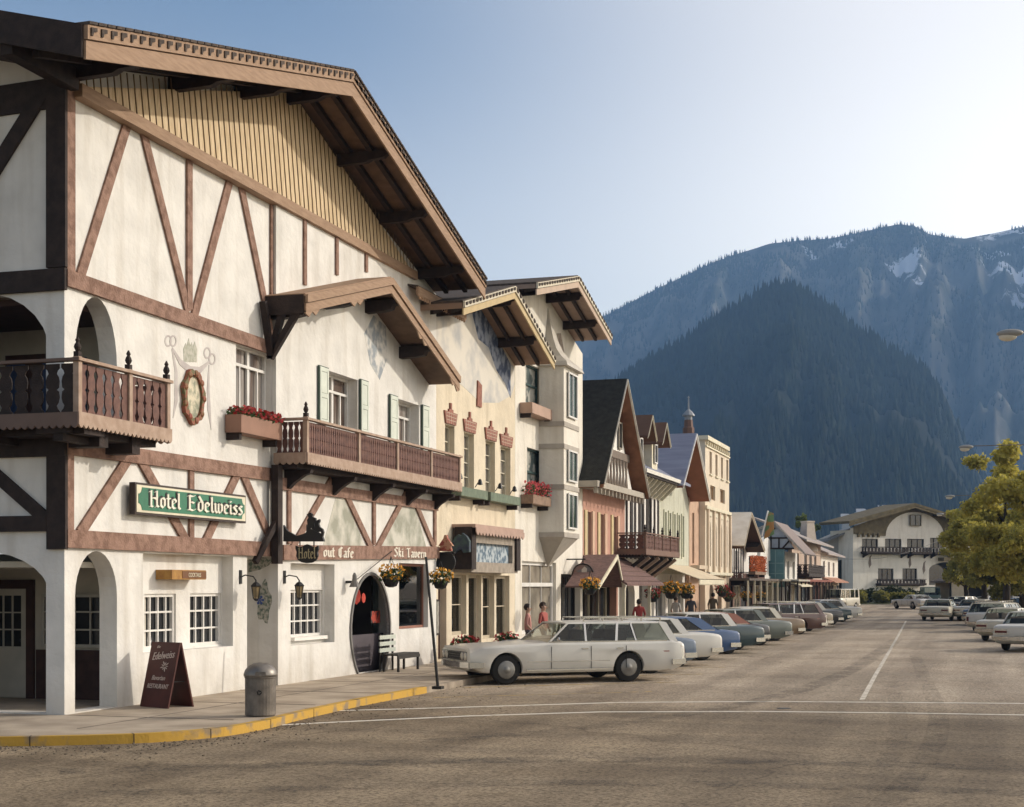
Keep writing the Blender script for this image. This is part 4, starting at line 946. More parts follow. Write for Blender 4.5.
b=MB(); b.panel(S,[(30.5,11.2),(31.1,11.3),(31.9,10.2),(32.6,9.4),(32.8,8.6),(32.4,8.8),(31.9,9.5),(31.3,10.3)],[],-.01,.006); b.build('mural',mat('brown_fresco',(.40,.34,.28),.9,(.20,.16,.14),scale=4),y3)
# --- pink building with the steep gable -----------------------------------------
M['pink']=stucco('pink_stucco',(.50,.29,.225),.85)
Y0,Y1=34.27,41.5
y4=empty('pink_building',(0,37.9,0),0,'pink shopfront building under a steep dark-roofed gable with crossed timbers','building')
w4s=[(34.9,35.6,3.2,5.0),(37.0,37.7,3.2,5.0),(39.3,40.0,3.2,5.0)]
facade(y4,S,[(Y0,2.2),(Y1,2.2),(Y1,6.2),(37.5,10.1),(Y0,6.2)],w4s,0,M['pink'],cols=1,rows=1,wm=M['cream_paint'])
for w in w4s:
    fill(S,w[0]-.42,w[0]-.06,3.1,5.05,0,.05,'shutter',mat('straw_shutter',(.58,.47,.26),.7),y4); fill(S,w[1]+.06,w[1]+.42,3.1,5.05,0,.05,'shutter',mat('straw_shutter',(.62,.42,.30),.7),y4)
shell(y4,M['pink'],Y0,Y1,6.2)
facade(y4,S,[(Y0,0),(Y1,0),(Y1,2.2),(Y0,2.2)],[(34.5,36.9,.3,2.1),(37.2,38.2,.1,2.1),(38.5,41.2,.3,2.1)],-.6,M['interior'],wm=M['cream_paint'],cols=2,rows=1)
# gable front: ledge, panels, lozenges
fill(S,33.2,41.9,5.85,6.08,0,.85,'ledge',mat('weathered_ledge',(.42,.38,.32),.8),y4)
b=MB()
for i in range(14): b.fbox(S,33.4+i*.62,33.5+i*.62,5.62,5.848,.65,.8)
b.build('dentil',mat('weathered_dentil',(.38,.34,.28),.8),y4)
b=MB(); b.panel(S,[(34.3,6.1),(40.9,6.1),(37.5,9.85)],[],.01,.46); b.build('gable_panel',M['stucco_plain'],y4)
b=MB()
b.fbox(S,35.2,40.1,7.28,7.58,.461,.53)
for i in range(9): b.beam(S,(35.1+i*.55,6.12),(35.1+i*.55+.30,7.28),.10,.461,.51); b.beam(S,(35.1+i*.55+.32,6.12),(35.1+i*.55,7.28),.10,.461,.515)
b.build('crossed_timber',mat('grey_brown_timber',(.20,.16,.13),.8),y4)
for u in (36.6,38.1): window(S,u,u+.6,7.7,8.8,.55,y4,cols=1,rows=1,m=mat('grey_frame_paint',(.30,.27,.22),.7),dp=.04)
M['dark_roof']=mat('black_shingle',(.030,.030,.026),.9,(.018,.018,.016),scale=5,bump=.4)
M['brown_soffit']=mat('russet_soffit',(.27,.13,.075),.8,(.20,.095,.055),scale=3)
ro=gable_roof(S,(33.55,6.02),(37.45,10.45),(41.75,6.05),1.0,-12,y4,t=.20,fascia=.16,fn=.05,mroof=M['dark_roof'],mfas=mat('white_edge',(.62,.58,.50),.7),msof=M['brown_soffit'],tiles=False)
# shingled canopy with its own gablet
def canopy(par,u0,ua,u1,zl_,za,n0,n1,mroof,medge):
    b=MB(); b.panel(S,[(u0,zl_),(ua,za),(u1,zl_),(u1,zl_-.06),(ua,za-.06),(u0,zl_-.06)],[],n0,n1); o=b.build('porch_roof',mroof,par)
    b=MB(); b.panel(S,[(u0,zl_-.0),(ua,za-.0),(u1,zl_),(u1,zl_-.14),(ua,za-.16),(u0,zl_-.14)],[],n1,n1+.05); b.build('bargeboard',medge,o); return o
M['red_shingle']=mat('rose_brown_shingle',(.22,.13,.11),.9,(.12,.075,.07),scale=7,stretch=(1,1,5),bump=.5)
canopy(y4,30.6,33.6,34.6,2.12,3.30,.3,1.5,M['red_shingle'],M['cream_paint'])
b=MB(); b.slab([(1.75,34.3,2.2),(1.75,41.3,2.2),(.02,41.3,3.3),(.02,34.3,3.3)],.08); b.build('porch_roof',M['red_shingle'],y4)
b=MB()
for j in range(5): b.bar((1.6-.32*j,34.3,2.32+.2*j),(1.6-.32*j,41.3,2.32+.2*j),.05,.035)
b.build('shingle_course',mat('shingle_shadow_course',(.16,.10,.085),.9),y4)
for u in (34.5,39.2): fill(S,u-.06,u+.06,0,2.18,1.5,1.62,'porch_post',M['cream_paint'],y4)
# --- half-timbered narrow building with dormers ----------------------------------
Y0,Y1=41.52,48.6
y5=empty('half_timbered_building',(0,45,0),0,'narrow black and white half-timbered building with bracketed brown balcony and two dormers','building')
facade(y5,S,[(Y0,3.3),(Y1,3.3),(Y1,7.1),(Y0,7.1)],[(42.6,43.2,3.9,6.2),(44.4,45.0,3.9,6.2),(46.2,46.8,3.9,6.2)],0,M['stucco_plain'],cols=1,rows=1,wm=D)
for i in range(9): u=Y0+.15+i*.84; fill(S,u,u+.24,3.3,6.6,.0,.05,'beam',D,y5)
facade(y5,S,[(Y0,0),(Y1,0),(Y1,3.3),(Y0,3.3)],[(41.9,42.7,.1,2.4)],-.4,M['ivory'],holes=[arch(43.4,45.3,.1,1.7,2.35),rect(46.2,48.2,.1,2.4)],cols=1)
fill(S,43,48.5,0,2.9,-1.4,-1.3,'shop_interior',M['interior'],y5)
b=MB(); b.box((-11,Y0,0),(-.3,Y0+.2,7)); b.box((-11,Y1-.2,0),(-.3,Y1,7)); b.build('side_wall',M['ivory'],y5)
bal=balcony(S,39.9,47.3,3.55,4.35,.05,1.25,y5,posts=(40,41.8,43.6,45.4,47.2),pitch=.3,mcap=mat('brown_cap',(.20,.12,.09),.7))
for i in range(8):
    u=40.2+i*.98; b=MB(); b.bar(S(u,3.33,1.15),S(u,2.5,.05),.12,.14); b.build('bracket',M['rail_light'] if i%2 else D,bal)
M['metal_roof']=mat('blue_grey_metal_roof',(.26,.28,.36),.42,(.19,.20,.27),scale=1.4,detail=4,stretch=(.3,4,.3),metal=.25)
b=MB(); b.slab([(.85,41.6,7.15),(.85,52.5,7.15),(-5.2,52.5,10.6),(-5.2,41.6,10.6)],.12); ro=b.build('roof',M['metal_roof'],y5)
b=MB(); b.fbox(S,41.7,50.2,7.0,7.17,.86,.93); b.build('gutter',mat('white_gutter',(.70,.67,.60),.6),ro)
b=MB(); b.box((-.2,41.6,6.9),(.85,50.0,6.98)); b.build('soffit',D,ro)
for i in range(9):
    b=MB(); b.bar(S(42+i*.9,6.9,.75),S(42+i*.9,6.2,.03),.10,.14); b.build('bracket',M['cream_paint'],y5)
for (uc,xo) in ((43.4,.25),(46.6,.25)):
    o=MB(); o.box((xo-2.2,uc-.62,7.4),(xo,uc+.62,8.75)); dm=o.build('dormer',M['cream_paint'],y5)
    window(S,uc-.32,uc+.32,7.75,8.65,xo+.09,dm,cols=1,rows=1,m=M['window_white'],dp=.045)
    gable_roof(S,(uc-.95,8.65),(uc,9.65),(uc+.95,8.65),xo+.55,xo-2.6,dm,t=.10,fascia=.14,fn=.03,mroof=mat('brown_shingle',(.16,.09,.06),.9),mfas=M['cream_paint'],msof=mat('brown_dormer_soffit',(.15,.08,.05),.9),tiles=False)
# --- pale green building ----------------------------------------------------------
Y0,Y1=48.62,56.6
y6=empty('pale_green_building',(0,52.6,0),0,'pale green building with tall windows and blue-grey metal gable roof','building')
M['palegreen']=stucco('pale_green_stucco',(.56,.56,.46),.9)
ws=[(50.0+i*1.15,50.7+i*1.15,3.6,5.7) for i in range(5)]
facade(y6,S,[(Y0,2.7),(Y1,2.7),(Y1,6.5),(52.9,9.3),(49.8,6.95),(Y0,6.6)],ws,0,M['palegreen'],cols=1,rows=2,wm=mat('sage_frame',(.42,.45,.33),.7),glass=mat('blind_glass',(.36,.37,.29),.3))
for w in ws: fill(S,w[0]-.16,w[0]-.04,3.5,5.8,0,.06,'pilaster',mat('light_sage',(.62,.62,.48),.8),y6)
facade(y6,S,[(Y0,0),(Y1,0),(Y1,2.7),(Y0,2.7)],[(49.0,51.4,.4,2.3),(52.0,53.0,.1,2.3),(53.6,56.2,.4,2.3)],-.2,M['stucco_plain'],wm=M['window_white'],cols=2,rows=1,glass=M['glass'])
b=MB(); b.box((-11,Y0,0),(-.3,Y0+.2,7)); b.box((-11,Y1-.2,0),(-.3,Y1,7)); b.build('side_wall',M['palegreen'],y6)
gable_roof(S,(49.3,6.95),(52.9,9.75),(56.9,6.7),1.05,-12,y6,t=.16,fascia=.22,fn=.05,mroof=M['metal_roof'],mfas=M['window_white'],msof=mat('brick_red_soffit',(.26,.11,.07),.8),tiles=False)
b=MB(); b.slab([(1.9,49.0,2.45),(1.9,56.4,2.45),(.02,56.4,3.15),(.02,49.0,3.15)],.04)
b.build('awning',mat('cream_awning',(.66,.57,.42),.8,(.55,.44,.30),scale=3,stretch=(.2,3,.2)),y6)
b=MB(); pts=[(56.4,2.44),(49.0,2.44)]
for i in range(24):
    for t in (0,.3,.6): pts.append((49+7.4/24*(i+t),2.22-.09*math.sin(math.pi*t/.9)))
pts.append((56.4,2.22)); b.panel(S,pts,[],1.88,1.90); b.build('valance',M['cream_paint'],y6)
# --- tall peach building with lantern ----------------------------------------------
M['peach']=stucco('peach_stucco',(.68,.56,.43),.92); M['peach2']=mat('apricot_pilaster',(.56,.38,.27),.85)
y7=empty('peach_tower_building',(0,62,0),0,'tall narrow peach building with flat white cornice and rows of arched windows','building')
Y0,Y1=56.62,67.9
ws=[(61.0+i*1.95,61.75+i*1.95,8.35,9.55) for i in range(4)]+[(61.2+i*3.4,62.9+i*3.4,6.9,7.7) for i in range(2)]
hs=[arch(60.6+i*1.95,61.4+i*1.95,3.2,5.1,5.75) for i in range(4)]
facade(y7,S,[(59.6,2.6),(Y1,2.6),(Y1,10.05),(59.6,10.05)],ws,.35,stucco('pale_peach',(.72,.63,.50),.9),cols=1,rows=1,wm=mat('tan_frame',(.52,.36,.23),.7),glass=mat('tan_glass',(.30,.22,.15),.3),holes=hs)
fill(S,60,69,3,6,-.0,.04,'arched_glazing',mat('amber_glass',(.20,.13,.09),.3),y7)
for i in range(5): fill(S,60.05+i*1.95,60.4+i*1.95,2.6,6.3,.35,.47,'pilaster',M['peach'],y7)
b=MB(); b.box((-8,59.6,2.6),(.048,59.75,10.05)); b.box((-8,Y1-.2,0),(.048,Y1,10.05)); b.build('side_wall',M['peach'],y7)
b=MB(); b.box((-8,59.55,9.95),(.0,Y1,10.0)); b.build('flat_roof',M['shingle'],y7)
fill(S,59.4,Y1-1.0,10.05,10.28,-.0,.55,'cornice',M['cream_paint'],y7); fill(S,59.4,Y1+.1,6.3,6.48,.35,.50,'cornice',M['cream_paint'],y7)
facade(y7,S,[(Y0,0),(59.58,0),(59.58,7.0),(Y0,7.0)],[(57.5,58.1,3.3,6.0)],.02,M['peach2'],cols=1,rows=2,wm=M['peach'])
fill(S,57,59.5,3.0,3.2,.02,.5,'ledge',M['peach'],y7); fill(S,57,59.5,2.6,2.72,.02,.7,'ledge',mat('brown_ledge',(.28,.18,.12),.8),y7)
facade(y7,S,[(59.6,0),(Y1,0),(Y1,2.59),(59.6,2.59)],[(64,65.2,.2,2.3)],.34,M['peach'],cols=1,rows=1,wm=M['peach2'],holes=[arch(61,62.2,.1,1.7,2.3),arch(66.8,68,.1,1.7,2.3)])
fill(S,60,69,0,2.5,-.3,-.2,'shop_interior',M['interior'],y7)
# lantern
lx,ly=at(688.5,400,86).x,at(688.5,400,86).y
ln=empty('roof_lantern',(0,0,0)); ln.parent=y7; ln.location=(0,-62,0)
b=MB(); zb=lambda y: 2.15+(585-y)*86/1500
b.lathe((lx,ly,0),[(.34,8.5),(.34,zb(428)),(.27,zb(427)),(.24,zb(420))],8); b.build('lantern_drum',mat('brown_lantern',(.17,.10,.08),.7),y7)
b=MB(); b.lathe((lx,ly,0),[(.22,zb(420)),(.22,zb(416))],8); b.lathe((lx,ly,0),[(.37,zb(416)),(.34,zb(414.5)),(.20,zb(411.5)),(.05,zb(409)),(.03,zb(398)),(.06,zb(397.5)),(.015,zb(396))],10); b.build('lantern_cap',mat('lead_roof',(.28,.30,.33),.45),y7)
bpy.data.objects.remove(ln)
# --- building with pale roof --------------------------------------------------------
y8=empty('pale_roof_building',(0,74,0),0,'low half-timbered building with pale plaster-coloured roof and orange flowers on its balcony','building')
Y0,Y1=68.0,82.5
facade(y8,S,[(Y0,0),(Y1,0),(Y1,4.6),(74,5.9),(Y0,4.6)],[(70.2,71.4,3.1,4.3),(72.6,73.6,3.1,4.3),(78.5,80.5,2.8,4.1),(71,73.5,.3,2),(75,77,.3,2),(78.5,81,.3,2)],0,M['stucco_plain'],cols=2,rows=1,wm=D)
for i in range(9): fill(S,Y0+.1+i*.95,Y0+.3+i*.95,2.6,4.6,.0,.05,'beam',D,y8)
shell(y8,M['stucco_plain'],Y0,Y1,4.5,-9)
gable_roof(S,(68.5,4.55),q(752,512,1.2),q(765,549,1.2),1.15,-9,y8,t=.22,fascia=.25,fn=.05,mroof=mat('pale_roof_sheet',(.84,.77,.66),.8,(.74,.66,.54),scale=2),mfas=mat('rake_edge',(.50,.42,.32),.8),msof=mat('dark_soffit',(.10,.055,.035),.8),tiles=False,purlins=(72,75.8,79))
balcony(S,70.0,80.0,2.35,2.95,.05,.9,y8,pitch=.4,mcap=D,ends=(True,True))
y9=empty('small_white_building',(0,85,0),0,'small white two-storey front squeezed between brown gable and blue-grey timbered gable','building')
facade(y9,S,[(82.7,0),(90.4,0),(90.4,5.1),(86,5.6),(82.7,4.9)],[(84,85.2,2.8,3.9),(87,88.2,2.8,3.9),(83.6,89.6,.3,2.1)],.2,M['stucco'],cols=2,rows=1)
b=MB(); b.fbox(S,82.6,90.5,2.3,2.5,.2,.9); b.build('ledge',M['cream_paint'],y9); shell(y9,M['stucco'],82.7,90.4,4.8,-8,-.1)
# --- blue-grey gable that stands forward ----------------------------------------------
y10=empty('timbered_gable_building',(0,95,0),0,'blue-grey half-timbered gable building standing forward over teal panelled ground floor','building')
YF=88.0
GF=Frame((0,YF,0),(1,0,0),(0,-1,0))
p=lambda x,y: GF.px(x,y)
A1=p(775,521); A2=p(800,553); gl=p(767,527); gb_=p(768,549); gr_=p(794,549)
bw_=p(784.5,560)[0]
b=MB(); b.panel(GF,[(-6,gb_[1]),(gr_[0],gb_[1]),(A1[0]+.1,A1[1]-.1),(-6,A1[1]-3.0)],[],-.3,0); b.build('gable_wall',mat('blue_grey_plaster',(.42,.46,.52),.9),y10)
b=MB()
pc=[p(771,549),p(771,531),p(779,549),p(779,538),p(768,538),p(787,538),p(782,549),p(789,541),p(768,548.5),p(794,548.5),p(768,535),p(775,528)]
for a_,c_ in ((0,1),(2,3),(4,5),(6,7),(8,9),(10,11)): b.beam(GF,pc[a_],pc[c_],.11,0,.05+.004*a_)
b.build('beam',D,y10)
gable_roof(GF,(-6.0,gl[1]-2.2),(A1[0],A1[1]),(A2[0]+.4,A2[1]),.4,-7.5,y10,t=.14,fascia=.2,fn=.04,mroof=mat('rose_roof',(.24,.19,.175),.8),mfas=mat('pale_rake',(.52,.48,.44),.7),msof=D,tiles=False)
b=MB(); b.fbox(GF,-6,bw_,2.0,gb_[1]-.02,-.25,.03); b.build('bay_panelling',mat('teal_panelling',(.13,.25,.27),.6,(.10,.20,.22),scale=2),y10)
b=MB()
for i in range(5): b.fbox(GF,bw_-.06-i*.62,bw_-.0-i*.62,2.0,gb_[1]-.05,.03,.06)
for i in range(3): b.fbox(GF,-6,bw_,2.2+i*.75,2.26+i*.75,.03,.055)
b.build('glazing_bar',mat('teal_bar',(.25,.38,.38),.6),y10)
XN=bw_
F10=Frame((XN,0,0),(0,1,0),(1,0,0))
facade(y10,F10,[(YF,0),(96,0),(96,4.6),(YF,4.6)],[(89.5,91,2.6,3.9),(93,94.5,2.6,3.9),(89.5,91.5,.3,1.9),(93,95,.3,1.9)],0,M['stucco'],cols=2,rows=1)
b=MB(); b.fbox(GF,-6,XN-.31,0,2.0,-.3,0); b.build('wall',mat('grey_stone',(.28,.27,.25),.9),y10)
b=MB(); b.slab([(XN+1.2,YF+.3,2.1),(XN+1.2,95.8,2.1),(XN,95.8,2.5),(XN,YF+.3,2.5)],.08); b.build('canopy',M['cream_paint'],y10)
# --- two more fronts at the end of the row ----------------------------------------------
y11=empty('balcony_building',(0,110,0),0,'dark balconied front with red trim, next before the turreted one','building')
F11=Frame((.5,0,0),(0,1,0),(1,0,0)); XN=.5
facade(y11,F11,[(96.2,0),(119,0),(119,6.0),(96.2,6.0)],[(99,101,3.3,4.7),(105,107,3.3,4.7),(109,111,3.3,4.7),(113,115,3.3,4.7),(105,109,.3,2),(111,115,.3,2)],.3,mat('tan_front',(.52,.40,.32),.9),cols=2,rows=1)
balcony(F11,99,112,2.95,3.8,.3,1.3,y11,pitch=.6,mrail=D,mcap=D)
b=MB(); b.slab([(XN+1.4,96.5,5.7),(XN+1.4,120,5.7),(XN-3,120,7.6),(XN-3,96.5,7.6)],.15); b.build('roof',mat('pink_grey_roof',(.34,.30,.28),.85),y11)
b=MB(); b.fbox(F11,97,119,2.35,2.6,.3,1.3); b.build('fascia',mat('dark_red_fascia',(.20,.05,.04),.7),y11)
y12=empty('turret_building',(0,128,0),0,'pale building with small truncated turret roof at the far end of the left row','building')
facade(y12,F11,[(119.2,0),(137,0),(137,5.3),(119.2,5.3)],[(121,123,3.0,4.4),(126,128,3.0,4.4),(131,133,3.0,4.4),(121,125,.3,2),(128,132,.3,2)],.3,M['ivory'],cols=2,rows=1)
b=MB(); b.slab([(XN+1.0,119,5.1),(XN+1.0,138,5.1),(XN-4,138,7.2),(XN-4,119,7.2)],.15); b.build('roof',mat('grey_rose_roof',(.36,.31,.29),.85),y12)
t0=at(797.5,546,130); t1=at(818,546,130); yv=130; zt=2.15+(585-521)*yv/1500; zb_=2.15+(585-540)*yv/1500
mx,my=(t0.x+t1.x)/2,(t0.y+t1.y)/2; r0=(t1-t0).length/2
b=MB(); b.lathe((mx,my,0),[(r0,5.2),(r0,zb_-1.0),(r0*.9,zb_-.5),(r0*.62,zt-.15),(r0*.70,zt-.12),(r0*.70,zt)],4); b.build('turret',mat('pale_turret',(.56,.48,.40),.8),y12)
b=MB(); b.slab([(XN+1.5,120,2.45),(XN+1.5,136,2.45),(XN+.3,136,2.9),(XN+.3,120,2.9)],.08); b.build('canopy',mat('red_tan_canopy',(.40,.20,.13),.8),y12)

# covered shopfronts along the far half of the row
def shopfront(par,fr,y0,y1,n,c,cc,zc=2.42,dep=1.5,bays=None,canopy=True):
    m=mat('shopfront_wood',c,.75,tuple(x*.6 for x in c),scale=1.6); k=bays or max(2,int((y1-y0)/2.6)); w_=(y1-y0)/k
    hs=[(y0+w_*i+.22,y0+w_*(i+1)-.22,(.45 if (i*7+3)%5 else .04),2.12) for i in range(k)]
    b=MB(); b.panel(fr,rect(y0+.02,y1-.02,.0,zc-.05),[rect(*h) for h in hs],n,n+.12); b.build('shopfront',m,par)
    for i,h in enumerate(hs): window(fr,h[0],h[1],h[2],h[3],n+.10,par,cols=2,rows=1,m=M['cream_paint'] if i%3==1 else D,glass=(M['glass'],M['disp1'],M['disp2'])[i%3],dp=.05)
    if canopy:
        b=MB(); b.fbox(fr,y0,y1,zc,zc+.14,n+.125,n+dep); b.build('canopy',mat('canopy_board',cc,.8,tuple(x*.7 for x in cc),scale=2),par)
        for i in range(k+1):
            u=min(max(y0+w_*i,y0+.08),y1-.08); b=MB(); b.fbox(fr,u-.05,u+.05,0,zc-.003,n+dep-.14,n+dep-.04); b.build('canopy_post',M['cream_paint'] if par is y8 else D,par)
M['disp1']=mat('shop_display_glass',(.30,.24,.18),.15,(.03,.03,.03),scale=2.6,lo=.46,hi=.54,spec=.6); M['disp2']=mat('shop_display_glass_b',(.16,.20,.22),.15,(.04,.03,.03),scale=3.1,lo=.45,hi=.52,spec=.6)
shopfront(y8,S,68.2,82.4,.01,(.22,.13,.10),(.14,.11,.09))
shopfront(y9,S,82.8,87.8,.21,(.20,.17,.14),(.30,.27,.22))
shopfront(y10,F10,88.1,95.9,.01,(.16,.15,.14),(.45,.42,.36),dep=1.0)
shopfront(y11,F11,96.4,118.8,.31,(.26,.12,.09),(.28,.10,.07),dep=1.1)
shopfront(y12,F11,119.4,136.5,.31,(.42,.33,.25),(.30,.14,.10),dep=1.1,canopy=False)
for i in range(4):
    b=MB(); b.panel(S,[(60.5+i*1.95,5.95),(61.5+i*1.95,5.95),(61.4+i*1.95,6.12),(61+i*1.95,6.22),(60.6+i*1.95,6.12)],[],.352,.42); b.build('arch_hood',M['cream_paint'],y7)
    fill(S,60.9+i*1.95,61.85+i*1.95,8.22,8.30,.352,.44,'window_sill',M['cream_paint'],y7)
fill(S,59.6,67.8,9.7,9.78,.352,.44,'moulding',M['cream_paint'],y7); fill(S,59.6,67.8,2.7,2.86,.352,.62,'moulding',M['cream_paint'],y7)
for i in range(12): fill(S,59.8+i*.68,59.95+i*.68,9.82,10.02,.352,.47,'dentil',M['cream_paint'],y7)
# --- grey building and the lodge beyond the bend (seen square-on) ------------------------
YVL=178.0
OL=view(0,YVL,0); VX=Vector((CT,ST,0)); LD=R(28); LFr=Frame(tuple(view((915-512)/1500*YVL,YVL,0)),(math.cos(TH+LD),math.sin(TH+LD),0),(math.sin(TH+LD),-math.cos(TH+LD),0))
lp=lambda x,y,n=0: LFr.px(x,y,n)
lodge=empty('lodge',tuple(LFr(0,gz(*OL.xy[:]),0)),0,'broad white alpine lodge with round-arched gable panel and dark balconies facing down the street','building')
def lr(x0,y0,x1,y1): a=lp(x0,y1); c=lp(x1,y0); return (a[0],c[0],a[1],c[1])
M['lodge']=stucco('lodge_render',(.74,.70,.62),.92); M['lodge_brown']=mat('olive_brown_boarding',(.15,.12,.065),.85,(.10,.08,.045),scale=2)
base=-1.0
wins=[lr(862,539,878,548),lr(885,539,901.5,548),lr(907,539,924,548),lr(930,538,944,548),lr(878,568.5,893.5,581),lr(902.5,568.5,917,581)]
hs=[arch(*[lp(929,580)[0],lp(966,580)[0]],lp(930,585)[1],lp(930,570)[1],lp(930,562)[1])]
b=MB(); b.fbox(LFr,lp(929,580)[0]-.5,lp(966,580)[0]+.5,base,lp(930,560)[1],-2.0,-1.9); b.build('arch_glazing',M['glass'],lodge)
facade(lodge,LFr,[(lp(853,600)[0],base),(lp(976,600)[0],base),(lp(976,556)[0],lp(976,556)[1]),(lp(976,532)[0],lp(976,532)[1]),(lp(915,506)[0],lp(915,506)[1]),(lp(853,528)[0],lp(853,528)[1])],wins,0,M['lodge'],cols=3,rows=1,wm=D,holes=hs,th=.5)
L1,A0_,R1=lp(849,521,1.3),lp(915,503,1.3),lp(984,524,1.3)
b=MB(); P=[lp(853.5,534),lp(853.5,526),lp(915,505.5),lp(976,526),lp(976,534)]
c0=lp(885,536);c1=lp(944.5,536);ct_=lp(915,512)
arc=[(c1[0]-(c1[0]-c0[0])*(1-math.cos(math.pi*i/18))/2,c0[1]+(ct_[1]-c0[1])*math.sin(math.pi*i/18)) for i in range(19)]
b.panel(LFr,P+arc,[],0,.12); b.build('gable_boarding',M['lodge_brown'],lodge)
gable_roof(LFr,L1,A0_,R1,1.3,-4,lodge,t=.3,fascia=.6,fn=.06,mroof=M['lodge_brown'],mfas=M['lodge_brown'],msof=M['lodge_brown'],tiles=False,purlins=[L1[0]+(R1[0]-L1[0])*k/6 for k in range(1,6)])
window(LFr,*lr(909,515,920,526),.24,lodge,cols=2,rows=1,m=M['lodge_brown'])
for (x0,x1) in ((861,903),(906,926),(929,950)):
    u0,u1=lp(x0,548)[0],lp(x1,548)[0]; balcony(LFr,u0,u1,lp(0+880,552.5)[1],lp(880,547)[1],0,1.0,lodge,pitch=.5,mrail=D,mcap=D,brackets=(u0+.3,u1-.3))
u0,u1=lp(876,584)[0],lp(921,584)[0]; balcony(LFr,u0,u1,lp(900,584)[1],lp(900,579)[1],0,.9,lodge,pitch=.5,mrail=D,mcap=D)
for i in range(5): u=lp(857,536)[0]+i*.75; fill(LFr,u,u+.22,lp(857,537)[1],lp(857,533)[1],.0,.3,'dentil',M['lodge_brown'],lodge)
fill(LFr,lp(938,560)[0],lp(956,560)[0],lp(940,561)[1],lp(940,557.5)[1],0,1.0,'arch_hood',M['lodge_brown'],lodge)
for x,y in ((870,562),(910,562),(924,568),(970,568)):
    a=lp(x,y); b=MB(); b.panel(LFr,[(a[0]-.12,a[1]-.7),(a[0]+.2,a[1]-.3),(a[0]+.1,a[1]+.5),(a[0]+.3,a[1]+.9),(a[0]-.1,a[1]+.6),(a[0]-.25,a[1]-.1)],[],0,.02); b.build('wall_painting',mat('brown_painting',(.22,.18,.15),.9),lodge)
b=MB(); b.fbox(LFr,lp(853,560)[0],lp(853,560)[0]+.4,base,lp(853,530)[1],-4,-.5); b.fbox(LFr,lp(976,560)[0]-.4,lp(976,560)[0],base,lp(976,534)[1],-4,-.5); b.build('side_wall',M['lodge'],lodge)
gbld=empty('grey_annex',tuple(LFr(40,gz(*OL.xy[:]),-3)),0,'plain grey building with dark slanted carport left of the lodge','building')
G2=Frame(LFr(0,0,2.5),VX,(ST,-CT,0))
gp=lambda x,y: G2.px(x,y)
b=MB(); b.panel(G2,[(gp(828,600)[0],base),(gp(852.4,600)[0],base),gp(852.4,532),gp(849,529),gp(828,538)],[],-6,0); b.build('wall',mat('grey_render',(.33,.32,.30),.9),gbld)
window(G2,gp(846,540)[0],gp(852,540)[0],gp(846,545)[1],gp(846,540)[1],.13,gbld,cols=1,rows=1,m=D)
b=MB(); b.panel(G2,[(gp(830,600)[0],base+1),(gp(853,600)[0],base+1),gp(853,556),gp(847,557),gp(830,564)],[],.02,.5); b.build('carport',mat('black_boarding',(.02,.022,.02),.8),gbld)
b=MB(); b.slab([G2(gp(826,540)[0],gp(826,540)[1],1),G2(gp(856,527)[0],gp(856,527)[1],1),G2(gp(856,527)[0],gp(856,527)[1],-8),G2(gp(826,540)[0],gp(826,540)[1],-8)],.2); b.build('roof',mat('grey_sheet',(.22,.23,.25),.7),gbld)
# ---------------------------------------------------------------- street objects
def leaves(mb,c,r,n,s,hollow=.35,flat=.0):
    """n small leaf faces spread through an ellipsoid"""
    c=Vector(c); r=Vector(r) if not isinstance(r,(int,float)) else Vector((r,r,r))
    for _ in range(n):
        d=Vector((random.gauss(0,1),random.gauss(0,1),random.gauss(0,1))).normalized()*(hollow+(1-hollow)*random.random())
        p=c+Vector((d.x*r.x,d.y*r.y,d.z*r.z)); a=Vector((random.gauss(0,1),random.gauss(0,1),random.gauss(0,1))).normalized()
        b=a.cross(Vector((random.gauss(0,1),random.gauss(0,1),random.gauss(0,1)))).normalized(); k=s*random.uniform(.6,1.3)
        mb.add([p-a*k,p+b*k*.6,p+a*k,p-b*k*.6],[(0,1,2,3)])
    return mb
def flowers_on(root,c,r,nl,nf,s,mf,ml=None):
    leaves(MB(),c,r,nl,s).build('foliage',ml or M['leaf'],root)
    leaves(MB(),Vector(c)+Vector((0,0,r[2]*.25)),(r[0]*1.05,r[1]*1.05,r[2]*1.0),nf,s*.9,.7).build('blossoms',mf,root)
def basket(x,y,z,mf,label,s=1.0,group=None):
    o=empty('hanging_basket',(x,y,z-.25*s),0,label,'flower basket',group)
    MB().lathe((x,y,z-.22*s),[(.05*s,0),(.13*s,.03*s),(.18*s,.14*s),(.19*s,.18*s)],10).build('basket_bowl',M['wire'],o)
    b=MB()
    for k in range(3):
        t=2*math.pi*k/3; b.bar((x+.17*s*math.cos(t),y+.17*s*math.sin(t),z-.04*s),(x,y,z+.45*s),.012)
    b.build('chain',M['wire'],o)
    flowers_on(o,(x,y,z+.05*s),(.30*s,.30*s,.20*s),220,170,.045*s,mf); return o
